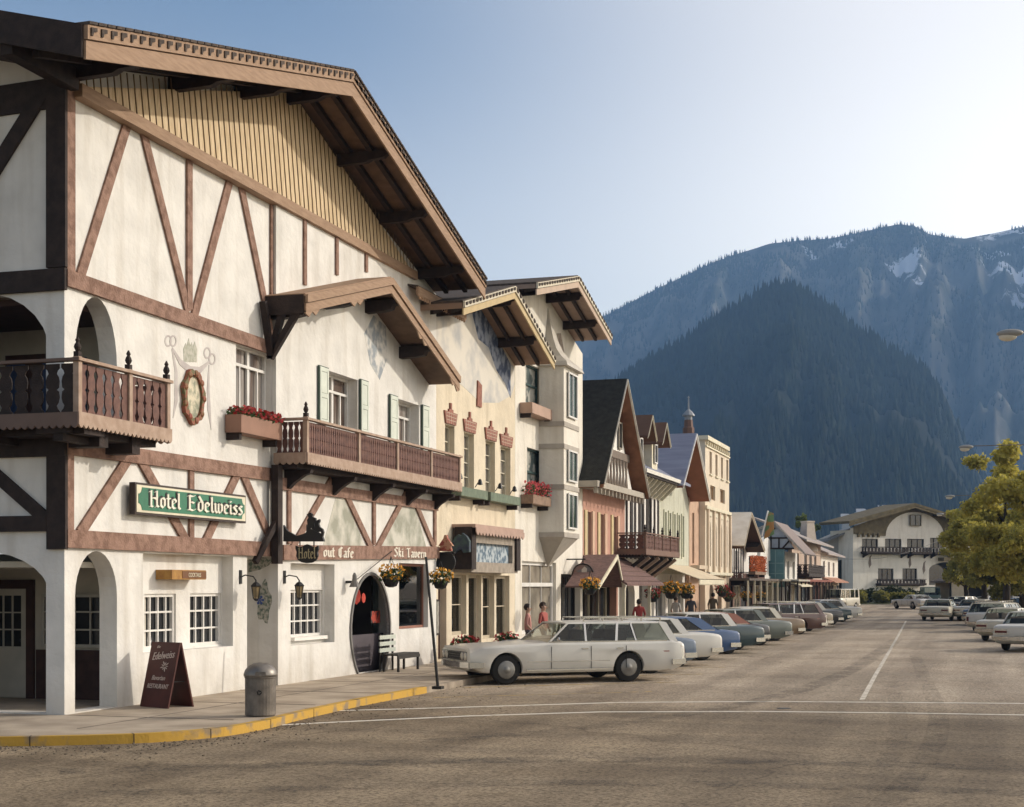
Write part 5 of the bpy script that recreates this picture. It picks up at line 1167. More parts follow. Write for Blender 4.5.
# main green sign
u0,u1=q(134,500,.18)[0],q(245,500,.18)[0]; v0,v1=q(134,514,.18)[1],q(134,482,.18)[1]
o=empty('hotel_sign',S((u0+u1)/2,v0,.1),0,'long green wall sign with cream Hotel Edelweiss blackletter and cream corner scrolls','sign')
fill(S,u0,u1,v0,v1,.085,.20,'sign_case',mat('dark_sign_case',(.05,.035,.03),.6),o)
fill(S,u0+.04,u1-.04,v0+.04,v1-.04,.20,.212,'sign_border',M['cream_paint'],o)
w_=u1-u0; pts=[]
cr=.12
for (cx,cy,sx,sy) in ((u0+.09,v0+.08,1,1),(u1-.09,v0+.08,-1,1),(u1-.09,v1-.08,-1,-1),(u0+.09,v1-.08,1,-1)):
    arcp=[(cx+sx*cr*math.cos(t),cy+sy*cr*math.sin(t)) for t in [math.pi/2*i/5 for i in range(6)]]
    pts += arcp[::-1] if sx*sy>0 else arcp
b=MB(); b.panel(S,pts,[],.212,.220); b.build('sign_face',M['green_sign'],o)
mw=M['cream_paint']; hl=v1-v0
for txt,a,c in (('Hotel',.095,.36),('Edelweiss',.42,.945)):
    b=MB(); nib(b,S,txt,u0+w_*a-.04,v0+hl*.27+.03,hl*.52,.221,.222,total=w_*(c-a),nibw=.145); 
    for i,pv in enumerate(b.v): pass
    d=MB(); nib(d,S,txt,u0+w_*a,v0+hl*.27,hl*.52,.223,.240,total=w_*(c-a),nibw=.145)
    b.build('letter_shadow',M['wire'],o); d.build('lettering',mat('cream_lettering',(.80,.76,.64),.6),o)
# wooden cocktails sign
cx=q(189,575,0); o=empty('cocktails_sign',S(cx[0],cx[1]-.2,0),0,'small ochre wooden COCKTAILS sign above the paired barred windows','sign')
u0,u1=q(172,575,.1)[0],q(206,575,.1)[0]; v0,v1=q(189,579.5,.1)[1],q(189,570,.1)[1]
fill(S,u0,u1,v0,v1,-.24,.10,'sign_block',mat('ochre_wood',(.40,.22,.06),.7,(.28,.14,.04),scale=8),o)
fill(S,u0+.38,u1,v0+.02,v1-.02,.10,.108,'sign_face',mat('brown_sign_face',(.16,.07,.03),.6),o)
sans(S,'COCKTAILS',(u0+.38+u1)/2,v0+.05,v1-v0-.10,.112,M['cream_paint'],o,w=.80)
# perpendicular hanging sign with a silhouette carving
HF=Frame((0,7.5,0),(1,0,0),(0,-1,0)); hp=HF.px
o=empty('hanging_hotel_sign',tuple(HF(*hp(284,545))),0,'black shield-shaped Hotel sign hanging from iron bracket with hiker and goat silhouettes','sign')
b=MB(); P=[hp(284,525),hp(288,531),hp(297,536),hp(304,534),hp(312,529),hp(322,534),hp(324.5,541.5),hp(284,541.5)]; b.panel(HF,P,[],-.04,.04); b.build('bracket',M['wire'],o)
def sil(pp,name='silhouette',t=.03):
    b=MB(); b.panel(HF,[hp(*a) for a in pp],[],-t,t); return b.build(name,M['wire'],o)
sil([(308,533),(308.4,526),(307.5,520),(309,517.5),(308,515),(307,514.3),(309,513.6),(309.5,512.6),(311.5,512.8),(312.5,514.3),(314,514.8),(312.6,515.6),(313,517),(316,518),(316.8,523),(314.5,523),(315.5,529),(315,534),(313,533),(312,527),(310.5,529),(310,534)],'hiker_figure')
sil([(314.5,534),(315.5,528),(315.5,523),(318,520),(320,519.2),(320.2,521),(319,523.5),(320,527),(323,529),(324,532),(322.6,538),(321.5,532),(319,531.5),(318,535),(316.5,532)],'goat_figure',.035)
sil([(306.5,534),(306.8,524.5),(307.6,524.5),(307.8,534)],'walking_stick',.02)
P=[hp(*a) for a in ((296,545.5),(299,547),(303,546.5),(305,545),(307.5,544.3),(310,545),(313,546.8),(316,547),(318.5,545.5),(318.8,549),(317.6,552),(318.2,556),(316,560.5),(312,562.7),(307,563.2),(302,562.4),(298.5,560),(296.8,556),(297.2,552),(296,549))]
b=MB(); b.panel(HF,P,[],-.03,.03); b.build('sign_face',M['wire'],o)
a=hp(298.5,558.5); c=hp(316.5,558.5); b=MB(); nib(b,HF,'Hotel',a[0],a[1],.23,.031,.040,total=c[0]-a[0],nibw=.13); b.build('lettering',mat('gold_lettering',(.42,.36,.22),.5),o)
for x in (300,314): b=MB(); b.bar(HF(*hp(x,541)),HF(*hp(x,546.5)),.02); b.build('hanger',M['wire'],o)
# wall lanterns
def wall_lantern(fr,u,v,n,label):
    o=empty('wall_lantern',fr(u,v-.3,n),0,label,'lantern','black iron wall lanterns by the alcove')
    b=MB(); b.fbox(fr,u-.04,u+.04,v-.12,v+.16,n,n+.03); b.build('wall_plate',M['wire'],o)
    b=MB(); b.tube([fr(u,v+.02,n+.02),fr(u,v+.06,n+.12),fr(u,v+.03,n+.30),fr(u,v-.05,n+.36)],.014,6); b.build('arm',M['wire'],o)
    c=fr(u,v-.42,n+.36); MB().lathe(c,[(.06,0),(.05,.03),(.085,.20),(.095,.24)],6).build('glass_body',mat('amber_lantern_glass',(.25,.19,.10),.3),o)
    b=MB(); b.lathe(c,[(.11,.24),(.12,.26),(.06,.32),(.02,.34),(.015,.38)],6); b.lathe(c,[(.02,-.05),(.05,-.02),(.065,.0),(.05,.005)],6)
    for k in range(6):
        t=2*math.pi*k/6; b.bar(c+Vector((.062*math.cos(t),.062*math.sin(t),0)),c+Vector((.097*math.cos(t),.097*math.sin(t),.24)),.012)
    b.build('lantern_cage',M['wire'],o); return o
u,v=q(240,578); wall_lantern(S,u,v,0,'black iron lantern left of the shaded alcove, beside its flower painting')
u,v=q(284,578,PR); wall_lantern(S,u,v,PR,'black iron lantern right of the alcove, above left of the single barred window')
# window flower box on the hotel
def window_box(fr,u0,u1,v0,v1,n0,n1,label,mf,mbx=None,grow=True,group=None,cat='flower box',nl=500,nf=420,hf=.16):
    o=empty('window_box',fr((u0+u1)/2,v0,n0),0,label,cat,group)
    fill(fr,u0,u1,v0,v1,n0+.02,n1,'box',mbx or M['planter'],o)
    for uu in (u0+.12,u1-.12): fill(fr,uu-.05,uu+.05,v0-.14,v0-.003,n0,n1-.08,'bracket',D,o)
    if grow:
        b=MB(); f=MB()
        for i in range(nl):
            p=fr(random.uniform(u0,u1),v1+random.uniform(-.02,hf),random.uniform(n0+.04,n1+.04)); k=.04*random.uniform(.6,1.3)
            a=Vector((random.gauss(0,1),random.gauss(0,1),random.gauss(0,1))).normalized(); c=a.orthogonal().normalized()
            b.add([p-a*k,p+c*k*.6,p+a*k,p-c*k*.6],[(0,1,2,3)])
        for i in range(nf):
            p=fr(random.uniform(u0,u1),v1+random.uniform(.0,hf*1.3),random.uniform(n0+.06,n1+.07)); k=.04*random.uniform(.6,1.3)
            a=Vector((random.gauss(0,1),random.gauss(0,1),random.gauss(0,1))).normalized(); c=a.orthogonal().normalized()
            f.add([p-a*k,p+c*k,p+a*k,p-c*k],[(0,1,2,3)])
        b.build('foliage',M['leaf'],o); f.build('blossoms',mf,o)
    return o
u0,u1=q(240,420,.35)[0],q(281,420,.35)[0]
window_box(S,u0,u1,q(240,432,.35)[1],q(240,414,.35)[1],.0,.38,'brown window box of red geraniums beside the long hotel balcony',M['red_flower'],mat('red_brown_box',(.30,.17,.12),.7),hf=.14)
# relief plaque
c=q(191,397,0); o=empty('wall_plaque',S(c[0],c[1]-.6,0),0,'carved oval plaque with red and gold scroll frame under painted crown and ribbons','wall plaque')
def oval(rx,rz,wob,n=28): return [(c[0]+rx*(1+wob*math.sin(7*t+.6))*math.cos(t),c[1]+rz*(1+wob*.7*math.sin(7*t+.6))*math.sin(t)) for t in [2*math.pi*i/n for i in range(n)]]
b=MB(); b.panel(S,oval(.40,.52,.09),[oval(.29,.42,.02)],0,.09); b.build('scroll_frame',mat('red_gold_scroll',(.26,.085,.05),.6,(.13,.115,.05),scale=9,lo=.45,hi=.55),o)
b=MB(); b.panel(S,oval(.295,.425,.02),[],0,.04); b.build('plaque_face',mat('painted_plaque',(.62,.56,.42),.7,(.26,.27,.20),scale=6,lo=.40,hi=.56),o)
b=MB()
for i in range(9):
    t=2*math.pi*i/9; b.ball(S(c[0]+.36*math.cos(t),c[1]+.46*math.sin(t),.08),(.05,.07,.07),6,5)
b.build('scroll_knobs',mat('dark_gold',(.20,.13,.05),.5,(.30,.07,.05),scale=8),o)
# A-board
a0=gpt(137,706); a1=gpt(172,709)
bx=gpt(152,706)
def aboard():
    o=empty('a_frame_board',(bx.x,bx.y,0),0,'maroon folding A-frame board advertising the Edelweiss restaurant on the pavement','sign')
    H=1.17; W=.80
    ax=(a1-a0); ax.z=0; ax.normalize(); nn=Vector((ax.y,-ax.x,0))   # front normal toward camera
    mid=(a0+a1)/2; mid.z=0; mid=mid-nn*.0
    tilt=.30; m=mat('maroon_board',(.085,.022,.016),.55,(.06,.016,.012),scale=4)
    def leaf(sg,name):
        base=mid-nn*(.54 if sg<0 else 0); 
        lean=-nn*(.27) if sg>0 else nn*(.27)
        U=ax; V=(Vector((0,0,H))+lean).normalized(); N=U.cross(V)*-1
        fr=Frame((0,0,0)); fr.O=base; fr.U=U; fr.N=nn if sg>0 else -nn
        class LFm:
            def __call__(s,u,v,n=0): return base+U*u+V*v+ (nn if sg>0 else -nn)*n
        f=LFm(); b=MB(); b.panel(f,[(-W/2,0),(W/2,0),(W/2,H),(-W/2,H)],[],-.015,.015); ob=b.build(name,m,o); return f,ob
    f,ob=leaf(1,'front_panel'); leaf(-1,'rear_panel')
    wl=mat('chalk_lettering',(.62,.52,.46),.7)
    sans(f,'the',-.22,1.06,.055,.018,wl,ob,shear=.3,align='LEFT')
    # script word in tilted italics
    sans(f,'Edelweiss',-.30,.84,.14,.018,wl,ob,shear=.35,align='LEFT',w=.82,rot=.10)
    b=MB()
    for i in range(9):
        t=2*math.pi*i/9; cc=(.10,.74); l=.11 if i%2 else .085
        b.panel(f,[(cc[0]+.018*math.cos(t),cc[1]+.015*math.sin(t)),(cc[0]+l*.7*math.cos(t-.16),cc[1]+l*.6*math.sin(t-.16)),(cc[0]+l*1.2*math.cos(t),cc[1]+l*.9*math.sin(t)),(cc[0]+l*.7*math.cos(t+.16),cc[1]+l*.6*math.sin(t+.16))],[],.015,.021+.0006*i)
    b.build('painted_edelweiss',wl,ob)
    sans(f,'Bavarian',-.02,.49,.085,.018,wl,ob,shear=.25,w=.95)
    sans(f,'RESTAURANT',.0,.34,.085,.018,wl,ob,shear=.2,w=.82)
    b=MB(); b.bar(mid+nn*-.11+ax*.30+Vector((0,0,.45)),mid-nn*.43+ax*.30+Vector((0,0,.45)),.015); b.build('hinge_stay',M['wire'],o)
aboard()
# litter bin
p=gpt(260.5,716); o=empty('litter_bin',(p.x,p.y,0),0,'dented grey metal litter bin with domed lid at the kerb','litter bin')
M['galv']=mat('dull_galvanised',(.20,.175,.15),.55,(.12,.105,.09),scale=6,metal=.35,bump=.15)
MB().lathe((p.x,p.y,0),[(.225,0),(.245,.02),(.25,.03),(.252,.62),(.262,.63),(.262,.66)],28).build('bin_body',M['galv'],o,smooth=False)
MB().lathe((p.x,p.y,0),[(.272,.655),(.275,.69),(.25,.76),(.20,.82),(.12,.865),(.02,.88)],28).build('domed_lid',mat('lid_metal',(.24,.22,.195),.42,(.17,.155,.14),scale=5,metal=.5),o,smooth=True)
vd=(CAM-p); vd.z=0; vd.normalize(); fr=Frame((p.x,p.y,0),(-vd.y,vd.x,0),vd); fr.O=Vector((p.x,p.y,0))
b=MB(); b.panel(fr,[(-.09,.665),(.09,.665),(.08,.74),(-.08,.74)],[],.20,.272) ; b.build('push_flap',M['galv'],o)
b=MB(); 
for k in range(3):
    t=2*math.pi*k/3+.5; b.beam(fr,(-.02+.04*math.cos(t),.40+.04*math.sin(t)),(-.02+.04*math.cos(t+1.7),.40+.04*math.sin(t+1.7)),.018,.24,.256+.001*k)
b.build('recycling_mark',M['wire'],o)
# bench
p=gpt(404,665); 
def bench():
    o=empty('bench',(p.x,p.y,0),0,'small wooden bench with pale slatted back and dark seat outside the cafe door','bench')
    u0=12.95;u1=14.45; X0=.30
    wht=mat('pale_green_slat',(.52,.55,.48),.7); dk=mat('dark_bench_wood',(.04,.035,.03),.7)
    b=MB()
    for j in range(3): b.box((X0+.02+.0*j,u0-.05,.48+.16*j),(X0+.05,u1-.5,.58+.16*j))
    b.build('backrest',wht,o)
    b=MB()
    for j in range(4): b.box((X0+.08+.11*j,u0,.40),(X0+.17+.11*j,u1,.44))
    b.box((X0+.48,u0,.32),(X0+.52,u1,.40)); b.build('seat',dk,o)
    for y in (u0+.05,u1-.1):
        for x in (X0+.08,X0+.46): MB().box((x,y,0),(x+.05,y+.06,.399)).build('leg',dk,o)
    for y in (u0+.05,u1-.62): MB().box((X0-.02,y,.0),(X0+.018,y+.06,.93)).build('back_post',dk,o)
bench()
# spot lamp with stay rod by the oval door
u,v=q(346,582,PR); o=empty('wall_floodlight',S(u,v-.2,PR),0,'small grey floodlight with slanting stay rod left of the oval doorway','lamp')
b=MB(); b.lathe(S(u,v-.12,PR+.22),[(.02,.34),(.05,.28),(.06,.16),(.12,.03),(.13,0)],10); b.build('lamp_hood',mat('grey_hood',(.16,.15,.14),.6),o)
b=MB(); b.bar(S(u,v,PR),S(u,v,PR+.22),.06); b.build('lamp_bracket',M['wire'],o)
u2,v2=q(392,551,PR+.1); b=MB(); b.bar(S(u+.15,v+.05,PR+.2),S(u2,v2,PR+.1),.014); b.build('stay_rod',M['wire'],o)
# flower baskets on the front
x=q(391,578,.55); basket(.55,x[0],x[1]+.02,M['orange_flower'],'orange and yellow flower basket right of the oval cafe doorway',1.15)
x=q(440.5,580,.55); basket(.55,x[0],x[1],M['orange_flower'],'orange and yellow flower basket under the round black sign',1.15)
# iron bracket, round sign and red gabled ornament at the joint with the yellow building
JF=Frame((0,17.75,0),(1,0,0),(0,-1,0)); jp=JF.px
o=empty('round_hanging_sign',tuple(JF(*jp(446,575))),0,'round black hanging sign with red gabled ornament on top','sign')
c=jp(446,562); b=MB(); r_=.28; b.panel(JF,[(c[0]+r_*math.cos(2*math.pi*i/20),c[1]+r_*math.sin(2*math.pi*i/20)) for i in range(20)],[],-.03,.03); b.build('sign_disc',M['wire'],o)
b=MB(); P=[jp(*a) for a in ((439,551),(452,551),(451,546),(453.5,546),(448,538.5),(447,535),(445,535),(444,538.5),(439,546),(441,546))]; b.panel(JF,P,[],-.06,.06); b.build('gabled_ornament',mat('red_ornament',(.30,.07,.05),.7,(.45,.25,.16),scale=9,lo=.45,hi=.55),o)
b=MB(); b.bar(JF(.05,jp(440,553)[1]),JF(*jp(455,553)),.05); b.bar(JF(.05,jp(440,563)[1]-.1),JF(*jp(441,553)),.05); b.build('bracket',M['wire'],o)
JG=Frame((0,18.9,0),(1,0,0),(0,-1,0)); jg=JG.px
o=empty('carved_bird_sign',tuple(JG(*jg(461,556))),0,'dark green and blue carved sign projecting from the yellow building','sign')
b=MB(); P=[jg(*a) for a in ((452,549),(453,542),(456,537),(459,534.5),(462,536),(463,533),(467,536),(470,541),(470,552),(464,553),(462,549),(458,551),(455,553))]; b.panel(JG,P,[],-.08,.08); b.build('carving',mat('teal_carving',(.05,.09,.08),.6,(.03,.035,.07),scale=6),o)
b=MB(); b.bar(JG(0.02,jg(455,546)[1]),JG(*jg(458,546)),.05); b.build('bracket',M['wire'],o)
# menu case and leaning pole
u0,u1=q(434,600,PR)[0]-.15,q(434,600,PR)[0]+.28
JM=Frame((0,17.58,0),(1,0,0),(0,-1,0))
o=empty('menu_case',(0,17.7,1.0),0,'tall narrow dark framed menu case on the wall beside the brown door','menu case')
a=q(434.5,632,.02)[0]; fill(S,17.66,17.98,.75,1.75,.0,.07,'case_frame',D,o); fill(S,17.72,17.92,.81,1.69,.07,.078,'menu_sheet',mat('menu_sheet',(.33,.31,.27),.7,(.16,.15,.13),scale=9),o)
pb_=gpt(438,689,0); pt=at(426,557,31.2)
o=empty('leaning_pole',(pb_.x,pb_.y,0),0,'thin dark pole leaning at the kerb before the parked station wagon','pole')
MB().tube([pb_,pt],[.032,.026],8).build('pole',M['wire'],o); MB().box((pb_.x-.10,pb_.y-.10,0),(pb_.x+.10,pb_.y+.10,.06)).build('pole_base',M['wire'],o)
# flower tubs
def tub(x,y,mf,label,s=1.0):
    o=empty('flower_tub',(x,y,0),0,label,'flower tub','flower tubs outside the yellow shop')
    b=MB(); b.lathe((x,y,0),[(.30*s,0),(.36*s,.38*s),(.33*s,.38*s),(.32*s,.34*s)],14); b.build('tub',mat('brick_tub',(.42,.22,.16),.8,(.3,.15,.11),scale=10),o)
    flowers_on(o,(x,y,.52*s),(.40*s,.40*s,.26*s),380,120,.06,mf)
pp=at(466,650,40.5); tub(pp.x,pp.y,M['red_flower'],'brick-coloured tub of red flowers left of the yellow shop door')
pp=at(507,640,44.0); tub(pp.x,pp.y,M['pink_flower'],'leafy tub with pink flowers right of the yellow shop door',.95)
# boxes on yellow and white buildings
for i,(x0,x1) in enumerate(((457.5,484),(487,517))):
    u0,u1=q(x0,490,.3)[0],q(x1,490,.3)[0]; v=4.72
    window_box(S,u0,u1,v-.02,v+.24,.0,.42,('grey green empty window box left below two narrow windows','grey green empty window box right below two narrow windows')[i],None,M['green_box'],grow=False,cat='window box',group='grey green window boxes')
u0,u1=q(528,410,.3)[0],q(549,410,.3)[0]; v=q(530,413,.3)[1]
window_box(S,u0,u1,v-.02,v+.33,.0,.45,'bare pinkish window box under the upper window of the white building',None,mat('pinkish_box',(.45,.31,.24),.8),grow=False,cat='window box')
u0,u1=q(529,500,.3)[0],q(547,500,.3)[0]; v=q(530,503,.3)[1]
window_box(S,u0,u1,v-.02,v+.28,.0,.45,'window box of pink and red flowers under the middle window of the white building',M['pink_flower'],hf=.35)
u0=30.6; window_box(S,u0,u0+1.0,q(578,428,.3)[1]-.15,q(578,421,.3)[1]-.1,0,.5,'small pinkish window box on the far side of the bay',None,mat('pinkish_box_b',(.45,.31,.24),.8),grow=False,cat='window box')
# round painted sign
RF_=Frame((0,31.9,0),(1,0,0),(0,-1,0)); rp_=RF_.px; c=rp_(583,574.5); r_=rp_(594,574)[0]-c[0]
o=empty('round_picture_sign',tuple(RF_(c[0],c[1]-r_)),0,'round painted picture sign with pale figure hanging before the pink building','sign')
circ=lambda r,n=24: [(c[0]+r*math.cos(2*math.pi*i/n),c[1]+r*math.sin(2*math.pi*i/n)) for i in range(n)]
b=MB(); b.panel(RF_,circ(r_),[circ(r_*.88)],-.05,.05); b.build('sign_rim',D,o); b=MB(); b.panel(RF_,circ(r_*.89),[],-.03,.03); b.build('sign_disc',mat('grey_blue_picture',(.16,.15,.15),.7,(.24,.13,.10),scale=4,lo=.4,hi=.6),o)
b=MB(); b.panel(RF_,[(c[0]-r_*.75,c[1]-r_*.35),(c[0]+r_*.2,c[1]-r_*.4),(c[0]+r_*.6,c[1]-r_*.1),(c[0]+r_*.35,c[1]+r_*.25),(c[0]+r_*.4,c[1]+r_*.5),(c[0]+r_*.15,c[1]+r_*.7),(c[0]-r_*.1,c[1]+r_*.45),(c[0]-r_*.1,c[1]),(c[0]-r_*.5,c[1]-r_*.02)],[],.03,.04); b.build('painted_figure',mat('pale_figure',(.55,.48,.42),.7),o)
b=MB(); b.bar(RF_(c[0],c[1]+r_),RF_(c[0],c[1]+r_*1.35),.04); b.bar(RF_(0,c[1]+r_*1.35),RF_(c[0]+.1,c[1]+r_*1.35),.05); b.build('bracket',M['wire'],o)
def bk(x,y,yv,mf,label,s=1.0):
    p=at(x,y,yv); basket(p.x,p.y,p.z,mf,label,s,'flower baskets along the far shops')
bk(590,587,50,M['orange_flower'],'pale flower basket just below the round picture sign',1.2)
bk(653,596,62,M['red_flower'],'dark trailing basket before the white arch beneath the brown balcony',1.2)
bk(671,591,66,M['orange_flower'],'yellow green basket at the left end of the cream awning',1.6)
bk(686,592,70,M['orange_flower'],'leafy basket under the right end of the cream awning',1.5)
bk(722,591,84,M['red_flower'],'reddish basket on the peach tower building front',1.5)
bk(728,597,86,M['red_flower'],'small dark basket where the peach tower meets the pale roofed building',1.3)
for x,l in ((746,'first'),(760,'second')): bk(x,597,92 if x<750 else 98,M['orange_flower'],l+' hanging basket under the half-timbered balcony fronts from the peach tower',1.3)
u0,u1=q(736,573,1.0)[0],q(750,573,1.0)[0]
window_box(S,71.6,76.5,2.80,3.0,.95,1.4,'long balcony box heaped with orange flowers on the pale roofed building',mat('vivid_orange_petals',(.62,.15,.04),.7),hf=.75,nl=500,nf=2600)
# flag
ft=at(768,511,92); fb_=at(762,536,91)
o=empty('banner',tuple(fb_),0,'small white and green banner on slanting pole beside the dark brown gable','flag')
MB().tube([fb_,ft],.05,6).build('banner_pole',M['window_white'],o)
b=MB(); P=[ft,ft+Vector((.35,-.1,-.15)),fb_+Vector((.75,-.1,.1)),fb_+Vector((.1,0,-.2))]; b.add(P+[x+Vector((0,.03,0)) for x in P],[(0,1,2,3),(7,6,5,4),(0,1,5,4),(1,2,6,5),(2,3,7,6),(3,0,4,7)]); b.build('cloth',mat('green_white_cloth',(.12,.20,.09),.8,(.35,.18,.06),scale=1.5,lo=.48,hi=.52),o)
# street lamps on the right
def street_lamp(hx,hy,yv,label):
    h=at(hx,hy,yv); g=Vector((h.x+4.4,h.y+1.0,gz(h.x,h.y))); 
    o=empty('street_lamp',tuple(g),0,label,'street lamp','arm lamps along the right kerb')
    b=MB(); b.tube([g,g+Vector((0,0,h.z-g.z-.25))],[.11,.06],10); b.build('pole',mat('grey_pole',(.22,.22,.21),.5),o)
    t=g+Vector((0,0,h.z-g.z-.3)); MB().tube([t,t+(h-t)*.35+Vector((0,0,.35)),h+Vector((.35,.1,.10))],.022,8).build('arm',M['galv'],o)
    b=MB(); b.ball(h+Vector((0,0,.05)),(.36,.17,.11),12,8); b.build('lamp_head',mat('lamp_metal',(.30,.29,.27),.4),o,smooth=True)
    b=MB(); b.ball(h+Vector((-.06,-.0,-.05)),(.24,.14,.12),12,8); b.build('lamp_lens',mat('milky_lens',(.66,.60,.48),.3),o,smooth=True)
    MB().lathe((g.x,g.y,g.z),[(.2,0),(.2,.06),(.13,.10),(.13,.4),(.11,.42)],10).build('pole_base',M['galv'],o)
street_lamp(1010,335,41,'nearest street lamp head reaching in at the right edge of the view')
street_lamp(966,448,75,'second street lamp above the yellow-green tree crown')
street_lamp(950,497,112,'third street lamp, lower left of the tree crown')
street_lamp(940,514.5,147,'farthest street lamp, in front of the lodge roof')
# overhead wire from the row to the lodge side
a=at(800,553,120); c=at(945,538,150); pts=[a+(c-a)*t-Vector((0,0,1.2*math.sin(math.pi*t))) for t in [i/12 for i in range(13)]]
tag(MB().tube(pts,.018,5).build('overhead_wire',M['wire']),'thin dark overhead wire crossing in front of the lodge','wire')
# manhole bits
p=gpt(784,708.5,RZ); b=MB(); b.lathe((p.x,p.y,RZ),[(.13,.0),(.13,.006),(.02,.010)],10); tag(b.build('valve_cover',M['wire']),'small round black valve cover between the crosswalk lines','valve cover')
p=gpt(705,778,RZ)
# people on the pavement
def person(loc,face,top,pants,hair,label,pose='stand',skin=(.42,.26,.18),h=1.7):
    o=empty('person',loc,face,label,'person'); s=h/1.75
    V=dict(pelvis=(0,0,.95),waist=(0,0,1.08),chest=(0,0.02,1.30),neck=(0,.01,1.47),head0=(0,.0,1.56),head1=(0,-.02,1.66),
      ls=(-.17,0,1.40),le=(-.24,.02,1.14),lw=(-.22,-.14,.96),lh=(-.21,-.20,.90),rs=(.17,0,1.40),re=(.24,.02,1.14),rw=(.24,-.08,.93),rh=(.24,-.12,.85),
      lk=(-.11,-.05,.52),la=(-.11,.06,.10),lt=(-.12,-.09,.035),rk=(.11,.0,.52),ra=(.12,.02,.10),rt=(.13,-.13,.035),lp_=(-.09,0,.90),rp__=(.09,0,.90))
    if pose=='walk': V['lk']=(-.10,-.20,.54);V['la']=(-.10,-.24,.12);V['lt']=(-.10,-.39,.06);V['rk']=(.10,.08,.50);V['ra']=(.10,.32,.16);V['rt']=(.10,.22,.05)
    keys=list(V); idx={k:i for i,k in enumerate(keys)}
    E=[('pelvis','waist'),('waist','chest'),('chest','neck'),('neck','head0'),('head0','head1'),('chest','ls'),('ls','le'),('le','lw'),('lw','lh'),('chest','rs'),('rs','re'),('re','rw'),('rw','rh'),('pelvis','lp_'),('lp_','lk'),('lk','la'),('la','lt'),('pelvis','rp__'),('rp__','rk'),('rk','ra'),('ra','rt')]
    rad=dict(pelvis=.14,waist=.125,chest=.15,neck=.055,head0=.085,head1=.095,ls=.06,le=.045,lw=.03,lh=.04,rs=.06,re=.045,rw=.03,rh=.04,lk=.06,la=.04,lt=.04,rk=.06,ra=.04,rt=.04,lp_=.085,rp__=.085)
    me=bpy.data.meshes.new('body'); me.from_pydata([tuple(c*s for c in V[k]) for k in keys],[(idx[a],idx[b]) for a,b in E],[])
    t=bpy.data.objects.new('tmp',me); COL.objects.link(t); t.modifiers.new('s','SKIN'); sd=t.modifiers.new('d','SUBSURF'); sd.levels=2; sd.render_levels=2
    for i,k in enumerate(keys): t.data.skin_vertices[0].data[i].radius=(rad[k]*s,)*2
    t.data.skin_vertices[0].data[0].use_root=True
    dg=bpy.context.evaluated_depsgraph_get(); bm_=bpy.data.meshes.new_from_object(t.evaluated_get(dg)); bpy.data.objects.remove(t); bm_.name='body'
    mats=[mat('skin',skin,.6),mat('shirt',top,.8),mat('trousers',pants,.8),mat('shoes',(.03,.025,.02),.5)]
    bm_.materials.clear()
    for m_ in mats: bm_.materials.append(m_)
    for pl in bm_.polygons:
        c=pl.center/s; pl.use_smooth=True
        if c.z<.075: k=3
        elif c.z<.97 and abs(c.x)<.20: k=2
        elif c.z>1.46: k=0
        elif c.z<1.12 and abs(c.x)>.19: k=0
        else: k=1
        pl.material_index=k
    ob=bpy.data.objects.new('body',bm_); COL.objects.link(ob); ob.parent=o
    def loc_mb(): return MB()
    # hair cap and face
    b=MB(); b.ball((0,.02*s,1.655*s),(.108*s,.115*s,.115*s),12,8)
    b.v=[(x,y,z) if not (y<-.045*s and z<1.70*s) else (x*.9,-.03*s,z) for x,y,z in b.v]
    me=bpy.data.meshes.new('hair'); me.from_pydata(b.v,[],b.f); me.materials.append(mat('hair',hair,.8)); ho=bpy.data.objects.new('hair',me); COL.objects.link(ho); ho.parent=o
    f=MB(); f.ball((0,-.115*s,1.60*s),(.014*s,.02*s,.022*s),6,5)
    for sx in (-1,1): f.ball((sx*.095*s,.0,1.61*s),(.014*s,.022*s,.03*s),6,5)
    me=bpy.data.meshes.new('face_features'); me.from_pydata(f.v,[],f.f); me.materials.append(mats[0]); fo=bpy.data.objects.new('face_features',me); COL.objects.link(fo); fo.parent=o
    f=MB()
    for sx in (-1,1): f.ball((sx*.035*s,-.098*s,1.635*s),(.011*s,.008*s,.007*s),6,4)
    f.ball((0,-.10*s,1.563*s),(.022*s,.008*s,.006*s),6,4)
    me=bpy.data.meshes.new('eyes_and_mouth'); me.from_pydata(f.v,[],f.f); me.materials.append(mat('dark_feature',(.05,.02,.018),.5)); fo=bpy.data.objects.new('eyes_and_mouth',me); COL.objects.link(fo); fo.parent=o
    return o
def pers(x,ytop,yv,*a,**k):
    p=at(x,600,yv); h=k.pop('h',1.7); return person((p.x,p.y,0),*a,h=h,**k)
pers(528,611,42,R(100),(.42,.20,.17),(.10,.09,.10),(.03,.02,.015),'person in a patterned pinkish shirt walking behind the white station wagon',pose='walk',h=1.62)
pers(543.5,610,42.6,R(80),(.34,.085,.07),(.09,.09,.12),(.04,.025,.018),'person in a red top walking behind the white station wagon',pose='walk',h=1.66)
pers(639,617,56,R(200),(.30,.05,.045),(.08,.08,.10),(.03,.02,.015),'person in dark red seen over the station wagon roof',h=1.62)
pers(676,612,66,R(160),(.45,.42,.38),(.12,.12,.15),(.05,.03,.02),'person in a pale shirt outside the shop under the cream awning',h=1.65)
pers(691,610,70,R(190),(.06,.06,.07),(.05,.05,.06),(.02,.015,.012),'person in black near the dark doorway after the cream awning',h=1.7)
pers(713,606,76,R(180),(.12,.09,.06),(.07,.06,.06),(.02,.015,.012),'person in dark brown in front of the peach tower building',h=1.75)
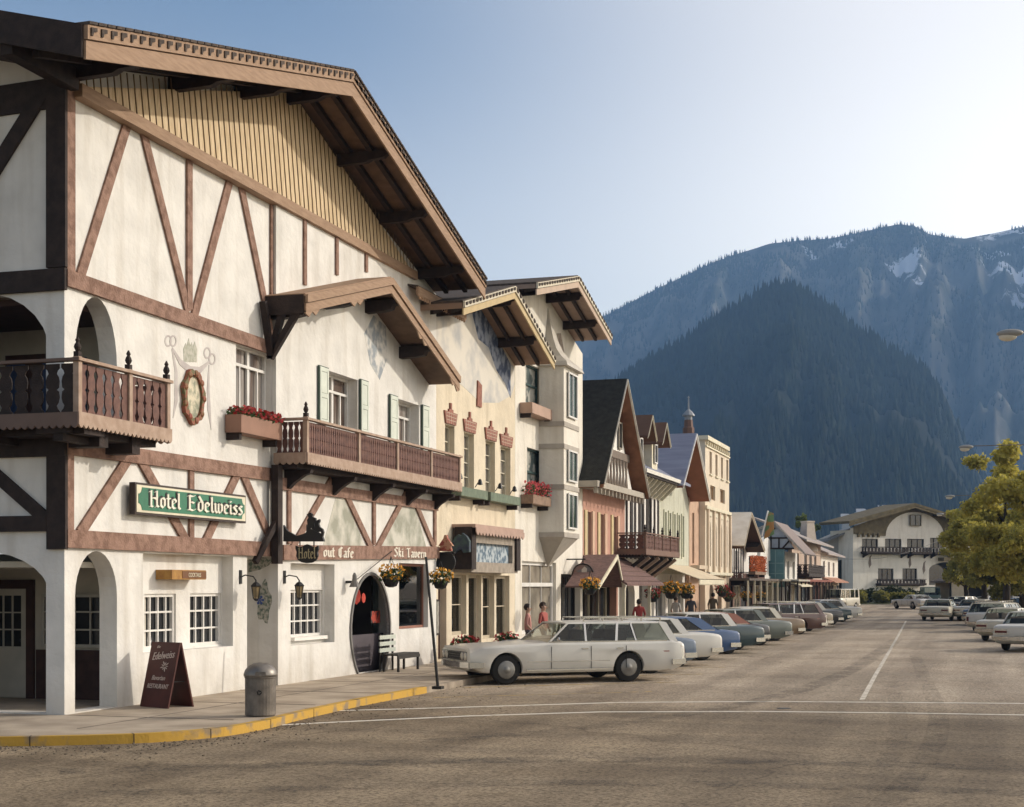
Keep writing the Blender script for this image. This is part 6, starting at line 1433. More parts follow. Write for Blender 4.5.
# ---------------------------------------------------------------- cars
M['hub']=mat('dull_hubcap',(.26,.255,.24),.42,(.18,.175,.165),metal=.6)
M['chrome']=mat('chrome',(.55,.54,.51),.25,(.5,.49,.47),metal=.95)
M['tyre']=mat('tyre_rubber',(.018,.017,.016),.85)
M['carglass']=clear_glass('car_glass',(.58,.62,.60))
M['tail']=mat('tail_light',(.10,.010,.010),.3); M['lamp']=mat('headlight_glass',(.60,.58,.52),.15)
M['under']=mat('underbody',(.012,.012,.012),.9); M['seat']=mat('car_seat_vinyl',(.20,.17,.14),.6)
M['plate']=mat('number_plate',(.40,.38,.32),.6)
def paint(name,c): return mat(name,c,.34,tuple(x*.93 for x in c),scale=2,spec=.5,coat=.35)
P_={'white':paint('ivory_car_paint',(.60,.58,.53)),'blue':paint('blue_car_paint',(.035,.085,.20)),'slate':paint('slate_blue_car_paint',(.10,.14,.20)),
'teal':paint('dark_teal_car_paint',(.03,.06,.07)),'rust':paint('rust_red_car_paint',(.25,.075,.035)),'olive':paint('grey_green_car_paint',(.13,.15,.13)),'gold':paint('bronze_car_paint',(.20,.135,.075)),
'maroon':paint('maroon_car_paint',(.11,.055,.045)),'tan':paint('tan_car_paint',(.34,.28,.20)),'dark':paint('charcoal_car_paint',(.035,.035,.038)),'green':paint('dark_green_car_paint',(.025,.065,.055)),'cream':paint('cream_car_paint',(.60,.56,.46))}
def rrect_sec(x,w,zb,zt,crown=.03,tuck=.08):
    """one cross-section of the lower body, going round from the belly"""
    h=zt-zb; pts=[]
    half=[(.0,zb),(w*.80,zb),(w-tuck,zb+.02),(w-.015,zb+h*.22),(w,zb+h*.45),(w-.008,zb+h*.70),(w-.02,zb+h*.84),(w-.032,zb+h*.925),(w-.085,zt),(w*.55,zt+crown*.7),(0,zt+crown)]
    return [(x,y,z) for y,z in half]+[(x,-y,z) for y,z in half[-2:0:-1]]
def make_car(style,body,roofm=None,label='',cat='car',group=None,name='parked_car'):
    st=dict(
     wagon=dict(L=5.5,W=1.0,wb=3.08,fo=.92,belt=.95,hood=.90,deck=.96,H=1.44,ws=(.78,.22),rs=(-2.52,-2.28),zb=.24,rail=True),
     sedan=dict(L=5.3,W=.98,wb=3.0,fo=.90,belt=.92,hood=.87,deck=.92,H=1.38,ws=(.70,.15),rs=(-1.62,-1.22),zb=.24),
     coupe=dict(L=5.1,W=.96,wb=2.9,fo=.90,belt=.90,hood=.86,deck=.90,H=1.33,ws=(.60,.05),rs=(-1.92,-1.10),zb=.24),
     compact=dict(L=4.4,W=.84,wb=2.5,fo=.76,belt=.88,hood=.84,deck=.87,H=1.36,ws=(.52,.12),rs=(-1.42,-1.05),zb=.22),
     pickup=dict(L=4.9,W=.92,wb=2.95,fo=.8,belt=1.02,hood=.98,deck=.98,H=1.62,ws=(.62,.32),rs=(-.72,-.62),zb=.34),
     bus=dict(L=4.3,W=.86,wb=2.4,fo=.95,belt=1.08,hood=1.06,deck=1.10,H=1.92,ws=(1.98,1.72),rs=(-2.06,-1.95),zb=.28))[style]
    o=empty(name,(0,0,0),0,label,cat,group); roofm=roofm or body
    L,W,wb,belt=st['L'],st['W'],st['wb'],st['belt']; xf=L/2; xr=-L/2; wxf=xf-st['fo']; wxr=wxf-wb; zb=st['zb']
    # body loft
    sta=[]
    hz_,dz=st['hood'],st['deck']
    if style=='bus': ST_=[(xf-.02,.80,.40,belt-.05),(xf-.0,.84,.34,belt),(xf-.10,.98,zb,belt),(xf-.5,1,zb,belt),(0,1,zb,belt),(xr+.3,1,zb,belt),(xr+.08,.97,zb+.06,belt),(xr,.88,zb+.12,belt-.04)]
    else: ST_=[(xf-.06,.86,.42,hz_-.16),(xf-.0,.90,.38,hz_-.10),(xf-.05,.96,.33,hz_-.05),(xf-.35,.985,.27,hz_-.02),(xf-.9,1,zb,hz_),(st['ws'][0]+.25,1,zb,belt-.015),(st['ws'][0]-.1,1,zb,belt),(0,1,zb,belt),(st['rs'][0]+.4,1,zb,belt+.005),(max(st['rs'][0]-.1,xr+.35),1,zb,dz+.01),(xr+.42,.99,zb+.02,dz),(xr+.10,.965,.32,dz-.03),(xr+.02,.94,.38,dz-.07),(xr,.90,.42,dz-.13)]
    ST_=sorted(ST_,key=lambda s:-s[0])
    vs=[];n=0
    for x,k,b_,t_ in ST_:
        sec=rrect_sec(x,W*k,b_,t_); n=len(sec); vs+=sec
    b=MB(); fs=[(i*n+j,i*n+(j+1)%n,(i+1)*n+(j+1)%n,(i+1)*n+j) for i in range(len(ST_)-1) for j in range(n)]
    b.add(vs,fs+[tuple(range(n)),tuple(range((len(ST_)-1)*n,len(ST_)*n))[::-1]])
    bo=b.build('body',body,o,smooth=True)
    # wheel arches cut with a cylinder
    cut=MB(); R_=.365 if style not in('compact','bus') else .34
    for x in (wxf,wxr): cut.lathe((x,-W-.3,R_-.02),[(R_+.03,0),(R_+.03,2*W+.6)],28,'Y')
    co=cut.build('cutter',M['under']); bm=bpy.data.meshes
    md=bo.modifiers.new('arch','BOOLEAN'); md.object=co; md.operation='DIFFERENCE'; md.solver='EXACT'
    bv=bo.modifiers.new('soft','BEVEL'); bv.width=.012; bv.segments=2; bv.limit_method='ANGLE'; bv.angle_limit=R(35)
    dg=bpy.context.evaluated_depsgraph_get(); nm=bpy.data.meshes.new_from_object(bo.evaluated_get(dg)); nm.name='body'
    bo.modifiers.clear(); bo.data=nm; bpy.data.objects.remove(co)
    me=nm; me.polygons.foreach_set('use_smooth',[True]*len(me.polygons)); me.set_sharp_from_angle(angle=R(32))
    MB().box((xr+.75,-W+.12,.25),(xf-.6,W-.12,.52)).build('chassis',M['under'],o)
    # greenhouse
    H=st['H']; (w0,w1),(r0,r1)=st['ws'],st['rs']; wb_=W-.10; wt=W-.27 if style!='bus' else W-.12
    zr=H-.05; g=MB(); nl=(w0,wb_,belt),(w1,wt,zr),(r1,wt,zr),(r0,wb_,belt)
    vs=[Vector((x,s_*y,z)) for s_ in (1,-1) for x,y,z in nl]
    g.add(vs,[(0,1,2,3),(7,6,5,4),(0,4,5,1),(3,2,6,7)]); g.build('windows',M['carglass'],o)
    # interior
    it=MB(); mid=(w0+r0)/2
    for xs_ in ((w0-.85,w0-1.15) ,(w0-1.75,w0-2.05)) if style not in('pickup',) else ((w0-.8,w0-1.05),):
        for sy in (-1,1): it.hexa([Vector(p) for p in ((xs_[0],sy*.08,belt-.1),(xs_[1],sy*.08,belt-.1),(xs_[1],sy*(wb_-.16),belt-.1),(xs_[0],sy*(wb_-.16),belt-.1),(xs_[0]-.12,sy*.10,belt+.26),(xs_[1]-.08,sy*.10,belt+.26),(xs_[1]-.08,sy*(wb_-.24),belt+.26),(xs_[0]-.12,sy*(wb_-.24),belt+.26))])
    it.build('seats',M['seat'],o)
    st_w=MB(); st_w.tube([(w0-.42+.02*math.sin(t),.36+.19*math.cos(t),belt+.08+.17*math.sin(t)) for t in [2*math.pi*i/14 for i in range(15)]],.014,5,False); st_w.build('steering_wheel',M['under'],o)
    # roof
    rf=MB(); secs=[]; K=7; N=12
    for i in range(K):
        t=i/(K-1); x=w1+.05+(r1-.05-w1-.05)*t; e=math.sin(math.pi*min(max(t,.0),1)); zz=zr+.055*(.35+.65*e**.5); ww=wt+.03
        secs.append([(x,ww*math.cos(math.pi*j/(N-1)), zr-.02+(zz-zr+.02)*abs(math.sin(math.pi*j/(N-1)))**.45) for j in range(N)])
    v_=[p for s_ in secs for p in s_]; rf.add(v_,[(i*N+j,i*N+j+1,(i+1)*N+j+1,(i+1)*N+j) for i in range(K-1) for j in range(N-1)]+[tuple(range(N)),tuple(range((K-1)*N,K*N))[::-1]]+[(i*N,(i+1)*N,(i+1)*N+N-1,i*N+N-1) for i in range(K-1)])
    rf.build('roof',roofm,o,smooth=False)
    # pillars
    def pil(x0,x1,wd,nm_='pillar',m=roofm):
        for sy in (-1,1):
            b=MB(); P0=Vector((x0,sy*(wb_+.006),belt-.02)); P1=Vector((x1,sy*(wt+.010),zr))
            b.hexa([P0+Vector((-wd/2,-.02,0)),P0+Vector((wd/2,-.02,0)),P0+Vector((wd/2,.02,0)),P0+Vector((-wd/2,.02,0)),P1+Vector((-wd/2,-.02,0)),P1+Vector((wd/2,-.02,0)),P1+Vector((wd/2,.02,0)),P1+Vector((-wd/2,.02,0))]); b.build(nm_,m,o)
    if style=='wagon':
        pil(w0,w1,.055); pil(w0-.95,w1-.42,.05,m=M['chrome']); pil(w0-1.72,w1-1.26,.06,m=M['chrome']); pil(r0+.06,r1+.05,.20); pil(r0+1.05,r1+.90,.04,m=M['chrome'])
    elif style=='sedan': pil(w0,w1,.05); pil(w0-.95,w1-.42,.05,m=M['chrome']); pil(r0+.14,r1+.02,.26)
    elif style=='coupe': pil(w0,w1,.05); pil(r0+.35,r1+.10,.50)
    elif style=='compact': pil(w0,w1,.05); pil(w0-.95,w1-.55,.05); pil(r0+.1,r1+.05,.22)
    elif style=='pickup': pil(w0,w1,.06); pil(r0+.04,r1+.03,.14)
    else:
        pil(w0,w1,.09)
        for k in range(1,4): x=w0-1.02*k; pil(x,x+.02,.14)
        pil(r0+.06,r1+.05,.22)
    if style=='bus':
        b=MB()
        for sy in (-1,1): b.box((r0,sy*(W-.05)-.01,belt-.02),(w0,sy*(W-.05)+.01,belt+.03))
        b.build('waist_rail',M['cream_paint'],o)
    # door seams, sill trim, handles
    sm=MB(); 
    dx=[w0-.05,w0-1.05]+([w0-1.95] if style in('wagon','sedan') else [])
    for sy in (-1,1):
        for x in dx: sm.box((x-.005,sy*(W-.004)-.006,zb+.10),(x+.005,sy*(W-.004)+.006,belt-.09))
    sm.build('door_seam',M['under'],o)
    for sy in (-1,1):
        for x in dx[1:]: MB().box((x+.08,sy*(W+.002)-.012,belt-.155),(x+.24,sy*(W+.002)+.016,belt-.13)).build('door_handle',M['chrome'],o)
        MB().box((wxr+.48,sy*(W-.005)-.006,zb+.065),(wxf-.48,sy*(W-.005)+.008,zb+.10)).build('sill_trim',M['chrome'],o)
    if style=='wagon':
        for sy in (-1,1):
            MB().box((wxr+.5,sy*(W-.004)-.005,.515),(wxf-.5,sy*(W-.004)+.009,.53)).build('side_trim',M['chrome'],o)
    for sy in (-1,1): MB().bar((w0-.02,sy*(wb_+.012),belt+.012),(r0+.25,sy*(wb_+.012),belt+.012),.02,.025).build('belt_trim',M['chrome'],o)
    # bumpers
    bz=.46
    for sx,xe,nm_ in ((1,xf,'front_bumper'),(-1,xr,'rear_bumper')):
        b=MB(); pts=[(xe-sx*.38,-W+.0,bz),(xe-sx*.02,-W+.03,bz),(xe+sx*.06,-W*.6,bz),(xe+sx*.08,0,bz),(xe+sx*.06,W*.6,bz),(xe-sx*.02,W-.03,bz),(xe-sx*.38,W-.0,bz)]
        for i in range(len(pts)-1): b.bar(pts[i],pts[i+1],.05,.13)
        b.build(nm_,M['chrome'] if style!='bus' else M['cream_paint'],o)
        MB().box((xe+sx*.09-.008,-.16,bz-.05),(xe+sx*.09+.008,.16,bz+.10)).build('number_plate',M['plate'],o)
    # lights and grille
    zl=hz_-.24 if style!='bus' else .72
    if style!='bus':
        MB().box((xf-.02,-W*.48,zl-.10),(xf+.012,W*.48,zl+.10)).build('grille',M['wire'],o)
        b=MB()
        for k in range(4): b.box((xf+.010,-W*.48,zl-.085+.055*k),(xf+.022,W*.48,zl-.075+.055*k))
        b.build('grille_bars',M['chrome'],o)
        for sy in (-1,1): MB().box((xf-.04,sy*W*.67-.22,zl-.11),(xf+.008,sy*W*.67+.21,zl+.11)).build('headlight_surround',M['chrome'],o)
    hy=(.55,.78) if style in('wagon','sedan','coupe') else (.72,)
    for sy in (-1,1):
        for k in hy: MB().lathe((xf+.002,sy*W*k,zl),[(.085,0),(.082,.02),(.05,.032),(.01,.036)],14,'X').build('headlight',M['lamp'],o)
        if style=='wagon':
            b=MB(); b.hexa([Vector(p) for p in ((xr-.012,sy*(W-.20),.50),(xr+.03,sy*(W-.20),.50),(xr+.10,sy*(W-.035),.50),(xr+.02,sy*(W-.04),.50),(xr+.02,sy*(W-.18),.84),(xr+.06,sy*(W-.18),.84),(xr+.22,sy*(W-.05),.84),(xr+.10,sy*(W-.05),.84))]); b.build('tail_light',M['chrome'],o)
            MB().box((xr-.02,sy*(W-.16)-.05,.55),(xr+.02,sy*(W-.16)+.05,.75)).build('tail_light',M['tail'],o)
        else:
            MB().box((xr-.014,sy*W*.66-.20 if style!='bus' else sy*W*.8-.05,dz-.27),(xr+.05,sy*W*.66+.20 if style!='bus' else sy*W*.8+.05,dz-.20)).build('tail_light',M['tail'],o)
            if style!='bus': MB().box((xr-.008,sy*W*.66-.22,dz-.325),(xr+.045,sy*W*.66+.22,dz-.155)).build('tail_light_bezel',M['chrome'],o)
    # wheels
    for x in (wxf,wxr):
        for sy in (-1,1):
            w_=MB(); yc=sy*(W-.13); rr=R_-.02
            w_.lathe((x,yc-.10,rr),[(rr*.60,.0),(rr*.93,.01),(rr,.05),(rr,.15),(rr*.93,.19),(rr*.60,.20)],24,'Y'); wo=w_.build('wheel',M['tyre'],o)
            s0=yc+sy*.10
            prof=[(rr*.62,-.012*sy),(rr*.60,.004*sy),(rr*.50,.0),(rr*.44,.012*sy),(rr*.30,.002*sy),(rr*.18,.03*sy),(.01,.04*sy)]
            MB().lathe((x,s0,rr),prof,18,'Y').build('hubcap',M['hub'],wo,smooth=True)
    if st.get('rail'):
        for sy in (-1,1): MB().box((xr+.45,sy*(W-.02)-.006,.70),(xr+.85,sy*(W-.02)+.012,.725)).build('side_badge',mat('dull_red_badge',(.35,.14,.12),.5),o)
        b=MB()
        for sy in (-1,1): b.bar((w1-.45,sy*(wt-.10),H+.065),(r1+.05,sy*(wt-.10),H+.065),.025)
        for k in range(5):
            x=w1-.45-(w1-r1-.5)*k/4; b.bar((x,-(wt-.10),H+.058),(x,wt-.10,H+.058),.022)
            for sy in (-1,1): b.bar((x,sy*(wt-.10),H-.02),(x,sy*(wt-.10),H+.065),.03)
        b.build('roof_rack',M['chrome'],o)
        fr=Frame((0,W+.0,0),(-1,0,0),(0,1,0)); 
        MB().box((w0-.28,W-.02,belt+.04),(w0-.18,W+.10,belt+.05)).build('mirror_arm',M['chrome'],o); MB().lathe((w0-.2,W+.10,belt+.07),[(.055,0),(.05,.03),(.02,.05)],10,'X').build('door_mirror',M['chrome'],o)
    return o
AX=R(38)   # nose-in parking: tail points along this direction
def park(o,x,y,ang,z=RZ): o.location=(x,y,z); o.rotation_euler=(0,0,ang); return o
NOSE=AX+math.pi
# station wagon: its near (left) side faces us
wg=make_car('wagon',P_['white'],label='ivory station wagon with roof rack, parked nearest the camera by the yellow kerb',name='parked_station_wagon')
fw=view(-.16,34.3); d=Vector((math.cos(AX),math.sin(AX),0)); 
nd=Vector((-d.y,d.x,0)) # left side of a car whose nose is -d is ... 
wheel_local=Vector((5.5/2-.92,1.0-.13,0))  # front left wheel
def place_by(o,local,world,ang):
    c,s=math.cos(ang),math.sin(ang); p=Vector((local.x*c-local.y*s,local.x*s+local.y*c,0)); return park(o,world.x-p.x,world.y-p.y,ang)
place_by(wg,wheel_local,Vector((fw.x,fw.y,0)),NOSE)
CB=wg.location.copy()
row=[('coupe','slate','white','slate blue coupe with pale roof, right beside the ivory station wagon'),
('sedan','white',None,'white sedan with squared tail, third in the angled row'),
('coupe','blue',None,'bright blue fastback between the white sedan and a dark teal car'),
('sedan','teal','white','dark teal sedan with pale roof, fifth in the angled row'),
('coupe','dark','rust','dark coupe with rust-red roof in the angled row'),
('sedan','olive',None,'grey green sedan with dark roofline, after the rust-roofed car'),
('sedan','gold','cream','bronze sedan with cream roof in the angled row'),
('compact','tan',None,'small tan car showing only its tail past the bronze sedan'),
('wagon','maroon',None,'maroon station wagon far along the angled row'),
('sedan','tan','cream','tan sedan half hidden behind the maroon wagon'),
('sedan','dark','cream','charcoal sedan with pale roof near the row end'),
('coupe','teal',None,'dark teal coupe near the row end'),
('sedan','white',None,'small-looking white sedan before the last van')]
protos={}
tailx=[704.5,729,756,782,795,818,834,851,866,880,893,906]
GRP='cars parked nose-in along the left kerb'
wg['group']=GRP
Y=CB.y
steps=[3.4,3.3,3.7,4.4,3.2,4.2,4.6,3.4,5.4,4.5,7.0,6.0,7.0]
for i,(stl,c,r,lab) in enumerate(row):
    Y+=steps[i]; L_={'coupe':5.1,'sedan':5.3,'wagon':5.5,'compact':4.4}[stl]
    o=make_car(stl,P_[c],P_[r] if r else None,lab,'car',GRP)
    park(o,CB.x-(5.5-L_)/2*math.cos(AX)*.3+random.uniform(-.12,.12),Y,NOSE+random.uniform(-.05,.05),gz(0,Y)); ROWEND=Y
v=make_car('bus',P_['cream'],None,'cream van parked last in the angled row, near the grey building','van',None,'parked_van'); p=at(842,606,138); park(v,p.x,p.y,R(250),gz(p.x,p.y))
# moving and parked cars on the right
def put(o,x,y,yv,deg): p=at(x,y,yv); return park(o,p.x,p.y,R(deg),gz(p.x,p.y))
STREET=90
put(make_car('sedan',P_['cream'],None,'cream sedan driving away up the middle of the street','car',None,'moving_car'),941,620,97,STREET-8)
put(make_car('coupe',P_['white'],None,'white car turning across the street, seen from its rear left','car',None,'moving_car'),914,608,140,STREET+34)
put(make_car('bus',P_['green'],None,'dark green microbus coming down the street toward the camera','van',None,'moving_van'),930,600,152,STREET+188)
RG='cars parked along the right kerb'
for stl,c,r,x,yv,lab in (('sedan','white','white',1040,53,'white sedan cut off by the right edge of the view, nearest of the right-hand cars'),
   ('compact','cream',None,1010,62,'small pale car second from the right edge'),
   ('wagon','white','cream',1001,74,'white station wagon third from the right edge'),
   ('sedan','slate','white',992,86,'slate sedan with white roof fourth from the right edge'),
   ('sedan','white','white',979,97,'white sedan fifth from the right edge, beside the dark car')):
    put(make_car(stl,P_[c],P_[r] if r else None,lab,'car',RG),x,620,yv,STREET-16)
put(make_car('sedan','' or P_['dark'],P_['cream'],'black car with pale roof parked in the tree shade before the lodge','car',RG),966,610,121,STREET-30)
put(make_car('sedan',P_['white'],None,'white car parked between the tree trunks, left of the blue one','car',None),997,602,124,STREET-60)
put(make_car('compact',P_['cream'],None,'small cream car under the trees at the right edge','car',None),1019,602,118,STREET-75)
put(make_car('sedan',P_['blue'],None,'blue car in deep shade behind the right-hand row','car',RG),1012,605,104,STREET-70)
# ---------------------------------------------------------------- trees, hills, haze
def tree_mats(): pass
M['bark']=mat('dark_bark',(.055,.042,.032),.9,(.03,.024,.018),scale=4,bump=.6,stretch=(3,3,.6))
def leafmat(name,c,c2):
    m=mat(name,c,.6,c2,scale=.8,detail=3,lo=.35,hi=.65); b=m.node_tree.nodes['Principled BSDF']
    n=m.node_tree; t=n.nodes.new('ShaderNodeBsdfTranslucent'); t.inputs[0].default_value=(*[min(1,x*1.6) for x in c],1); mx=n.nodes.new('ShaderNodeMixShader'); mx.inputs[0].default_value=.35
    out=n.nodes['Material Output']; n.links.new(b.outputs[0],mx.inputs[1]); n.links.new(t.outputs[0],mx.inputs[2]); n.links.new(mx.outputs[0],out.inputs[0]); return m
M['lf1']=leafmat('yellow_green_leaves',(.44,.38,.08),(.18,.175,.042)); M['lf2']=leafmat('olive_leaves',(.20,.18,.04),(.09,.095,.025)); M['lf1b']=leafmat('olive_gold_leaves',(.29,.26,.06),(.12,.125,.033)); M['lf3']=leafmat('spring_leaves',(.12,.15,.045),(.07,.09,.03))
def leafcloud(name,clumps,n,s,m,parent,seed=0):
    rng=np.random.default_rng(seed); C=np.array([c[:3] for c in clumps]); Rr=np.array([c[3:6] for c in clumps]); wgt=(Rr.prod(1))**.66; wgt/=wgt.sum()
    k=rng.choice(len(clumps),n,p=wgt); d=rng.normal(size=(n,3)); d/=np.linalg.norm(d,axis=1)[:,None]; d*=(rng.random((n,1))**.45)
    P=C[k]+d*Rr[k]+rng.normal(size=(n,3))*.06
    a=rng.normal(size=(n,3)); a/=np.linalg.norm(a,axis=1)[:,None]; b=np.cross(a,rng.normal(size=(n,3))); b/=np.linalg.norm(b,axis=1)[:,None]
    sz=s*rng.uniform(.6,1.4,(n,1)); V=np.stack([P-a*sz,P+b*sz*.6,P+a*sz,P-b*sz*.6],1).reshape(-1,3)
    off=chain_loc(parent); V-=np.array(off)
    me=bpy.data.meshes.new(name); me.vertices.add(4*n); me.vertices.foreach_set('co',V.ravel()); me.loops.add(4*n); me.loops.foreach_set('vertex_index',np.arange(4*n)); me.polygons.add(n); me.polygons.foreach_set('loop_start',np.arange(0,4*n,4)); me.update(calc_edges=True); me.validate()
    me.materials.append(m); o=bpy.data.objects.new(name,me); COL.objects.link(o); o.parent=parent; return o
def tree(base,h,r,label,m,n=9000,s=.16,seed=1,trunk_r=.22,low=.32,group=None,name='broadleaf_tree',lean=(0,0)):
    rng=random.Random(seed); base=Vector(base); o=empty(name,tuple(base),0,label,'tree',group)
    top=base+Vector((lean[0],lean[1],h*.78)); b=MB()
    pts=[base-Vector((0,0,.2)),base+Vector((.05,0,h*.2)),base+Vector((lean[0]*.4-.1,lean[1]*.4,h*.45)),top]; b.tube(pts,[trunk_r*1.3,trunk_r,trunk_r*.65,trunk_r*.15],9)
    clumps=[]
    for i in range(11):
        t=low+(1-low)*rng.random()*.85; p=base+(top-base)*(t*.85); a=rng.uniform(0,2*math.pi); l=r*(rng.uniform(.6,1.0))*(1.05-abs(t-.52)*1.1)
        e=p+Vector((l*math.cos(a),l*math.sin(a),rng.uniform(.15,.9)*r*.5)); m_=(p+e)/2+Vector((rng.uniform(-.3,.3),rng.uniform(-.3,.3),.25))
        b.tube([p,m_,e],[trunk_r*.4,trunk_r*.22,.02],6)
        for q_,rr in ((e,.25),(m_,.20)): clumps.append((q_.x,q_.y,q_.z,r*rr*rng.uniform(.8,1.35),r*rr*rng.uniform(.8,1.3),r*rr*rng.uniform(.6,.95)))
    for i in range(26):
        a=rng.uniform(0,2*math.pi); t=rng.uniform(low,1.0); rad=r*math.sqrt(max(0,1-((t-.58)/.5)**2))*rng.uniform(.35,1.0)
        c=base+Vector((lean[0]*t+rad*math.cos(a),lean[1]*t+rad*math.sin(a),h*t)); k=r*rng.uniform(.12,.25); clumps.append((c.x,c.y,c.z-k*.6,k,k,k*.75))
    b.build('trunk',M['bark'],o); leafcloud('crown',clumps,n,s,m,o,seed); return o
def tr(x,yv,h,r,lab,m,seed,**k):
    p=at(x,600,yv); p.z=gz(p.x,p.y); return tree(p,h,r,lab,m,seed=seed,**k)
TG='street trees beyond the right kerb'
tr(1006,92,10.6,3.7,'tallest yellow-green tree, overhanging the right-hand parked cars',M['lf1'],3,n=24000,s=.13,group=TG,low=.42)
tr(984,108,7.9,2.5,'olive tree with thin dark trunk, left front of the tall yellow-green tree',M['lf1b'],5,n=9000,s=.12,group=TG,low=.40)
tr(1036,84,10.5,4.0,'yellow-green tree cut off by the right edge of the view',M['lf1'],8,n=20000,s=.15,group=TG,low=.30)
tr(966,128,7.0,2.1,'small olive tree whose crown covers the lodge corner',M['lf1b'],12,n=6500,s=.12,group=TG,low=.42)
tr(1022,100,7.2,3.2,'dark tree low behind the right-hand parked cars',M['lf2'],14,n=12000,s=.15,group=TG,low=.30)
p=at(805,530,175); tree((p.x,p.y,RZ),2.15+(585-513)*175/1500,1.9,'narrow pale green tree rising behind the timbered gable',M['lf3'],n=5000,s=.22,seed=21)
# shrubs before the lodge
rr=random.Random(4)
for i,(x,y,s) in enumerate(((868,602,1.5),(878,602,1.2),(889,600,1.6),(902,600,1.3),(914,598,1.4),(856,604,1.3),(937,594,.9))):
    yv=166-4*(i%2); p=at(x,y,yv); o=empty('shrub',(p.x,p.y,gz(p.x,p.y)),0,('dark rounded shrub','low grey green shrub','broad dark shrub')[i%3]+' below the lodge wall, '+('second','third','fourth','fifth','sixth','first','seventh')[i]+' from its left corner','shrub','shrubs along the lodge front')
    MB().tube([(p.x,p.y,gz(p.x,p.y)-.2),(p.x,p.y,gz(p.x,p.y)+s*.5)],.08,6).build('stem',M['bark'],o)
    leafcloud('foliage',[(p.x+rr.uniform(-1,1)*s*.5,p.y+rr.uniform(-.4,.4),gz(p.x,p.y)+s*rr.uniform(.3,.75),s*.75,s*.6,s*.5) for _ in range(5)],1500,.16,M['lf2'] if i%2 else leafmat('dark_shrub_leaves',(.03,.04,.016),(.018,.024,.01)),o,30+i)
# low wall before the lodge and raised verge with ramp
a=at(838,612,150); c=at(930,600,172); e=at(1060,592,190)
def sheet(pts,name,m,dz_):
    b=MB(); b.add([Vector((p.x,p.y,gz(p.x,p.y)+dz_)) for p in pts],[tuple(range(len(pts)))]); return struct(name,b,m)
sheet([at(850,600,176),at(826,600,158),at(905,600,158),at(985,600,170),at(985,600,177)],'lodge_garden',M['verge'],.03)
sheet([at(950,600,150),at(1060,600,110),at(1200,600,120),at(1200,600,260),at(960,600,176)],'park_ground',M['dirt'],.02)
# right kerb and walkway beyond the parked cars
kr=[(21.5,-30),(21.6,10),(21.8,40),(22.6,70),(24.2,100)]
b=MB(); L2=[Vector((x,y,0)) for x,y in kr]; R2=[Vector((x+4,y,0)) for x,y in kr]
for i in range(len(kr)-1): b.hexa([Vector((*p.xy,RZ-.1)) for p in (L2[i],L2[i+1],R2[i+1],R2[i])]+[Vector((*p.xy,0)) for p in (L2[i],L2[i+1],R2[i+1],R2[i])])
struct('far_sidewalk',b,M['sidewalk'])
b=MB(); b.add([(25.5,-30,-.02),(200,-30,-.02),(200,110,-.02),(28.2,100,-.02),(26.6,70,-.02),(25.8,40,-.02)],[(0,1,2,3,4,5)]); struct('park_grass',b,M['verge'])
# pale outbuilding added to make the bright patches under the trees
p=at(1002,598,150); o=empty('bright_patch_outbuilding',(p.x,p.y,0),0,'low cream outbuilding added as a bright patch between the tree trunks','building')
Fo=Frame((p.x,p.y,0),VX,(ST,-CT,0)); gb0=gz(p.x,p.y)
b=MB(); b.panel(Fo,[(-5,-.5),(5,-.5),(5,2.6),(0,4.0),(-5,2.6)],[rect(-3.4,-1.9,.9,2.0),rect(1.2,2.4,-.4,1.9)],-.3,0); b.fbox(Fo,-5,5,-.5,2.5,-6,-5.8); b.build('wall',mat('cream_wall',(.55,.47,.34),.9),o)
b=MB(); b.fbox(Fo,-5,5,0,2.4,-.9,-.8); b.build('interior_shade',M['interior'],o)
gable_roof(Fo,(-5.5,2.55),(0,4.15),(5.5,2.55),.5,-6,o,t=.15,fascia=.2,tiles=False)
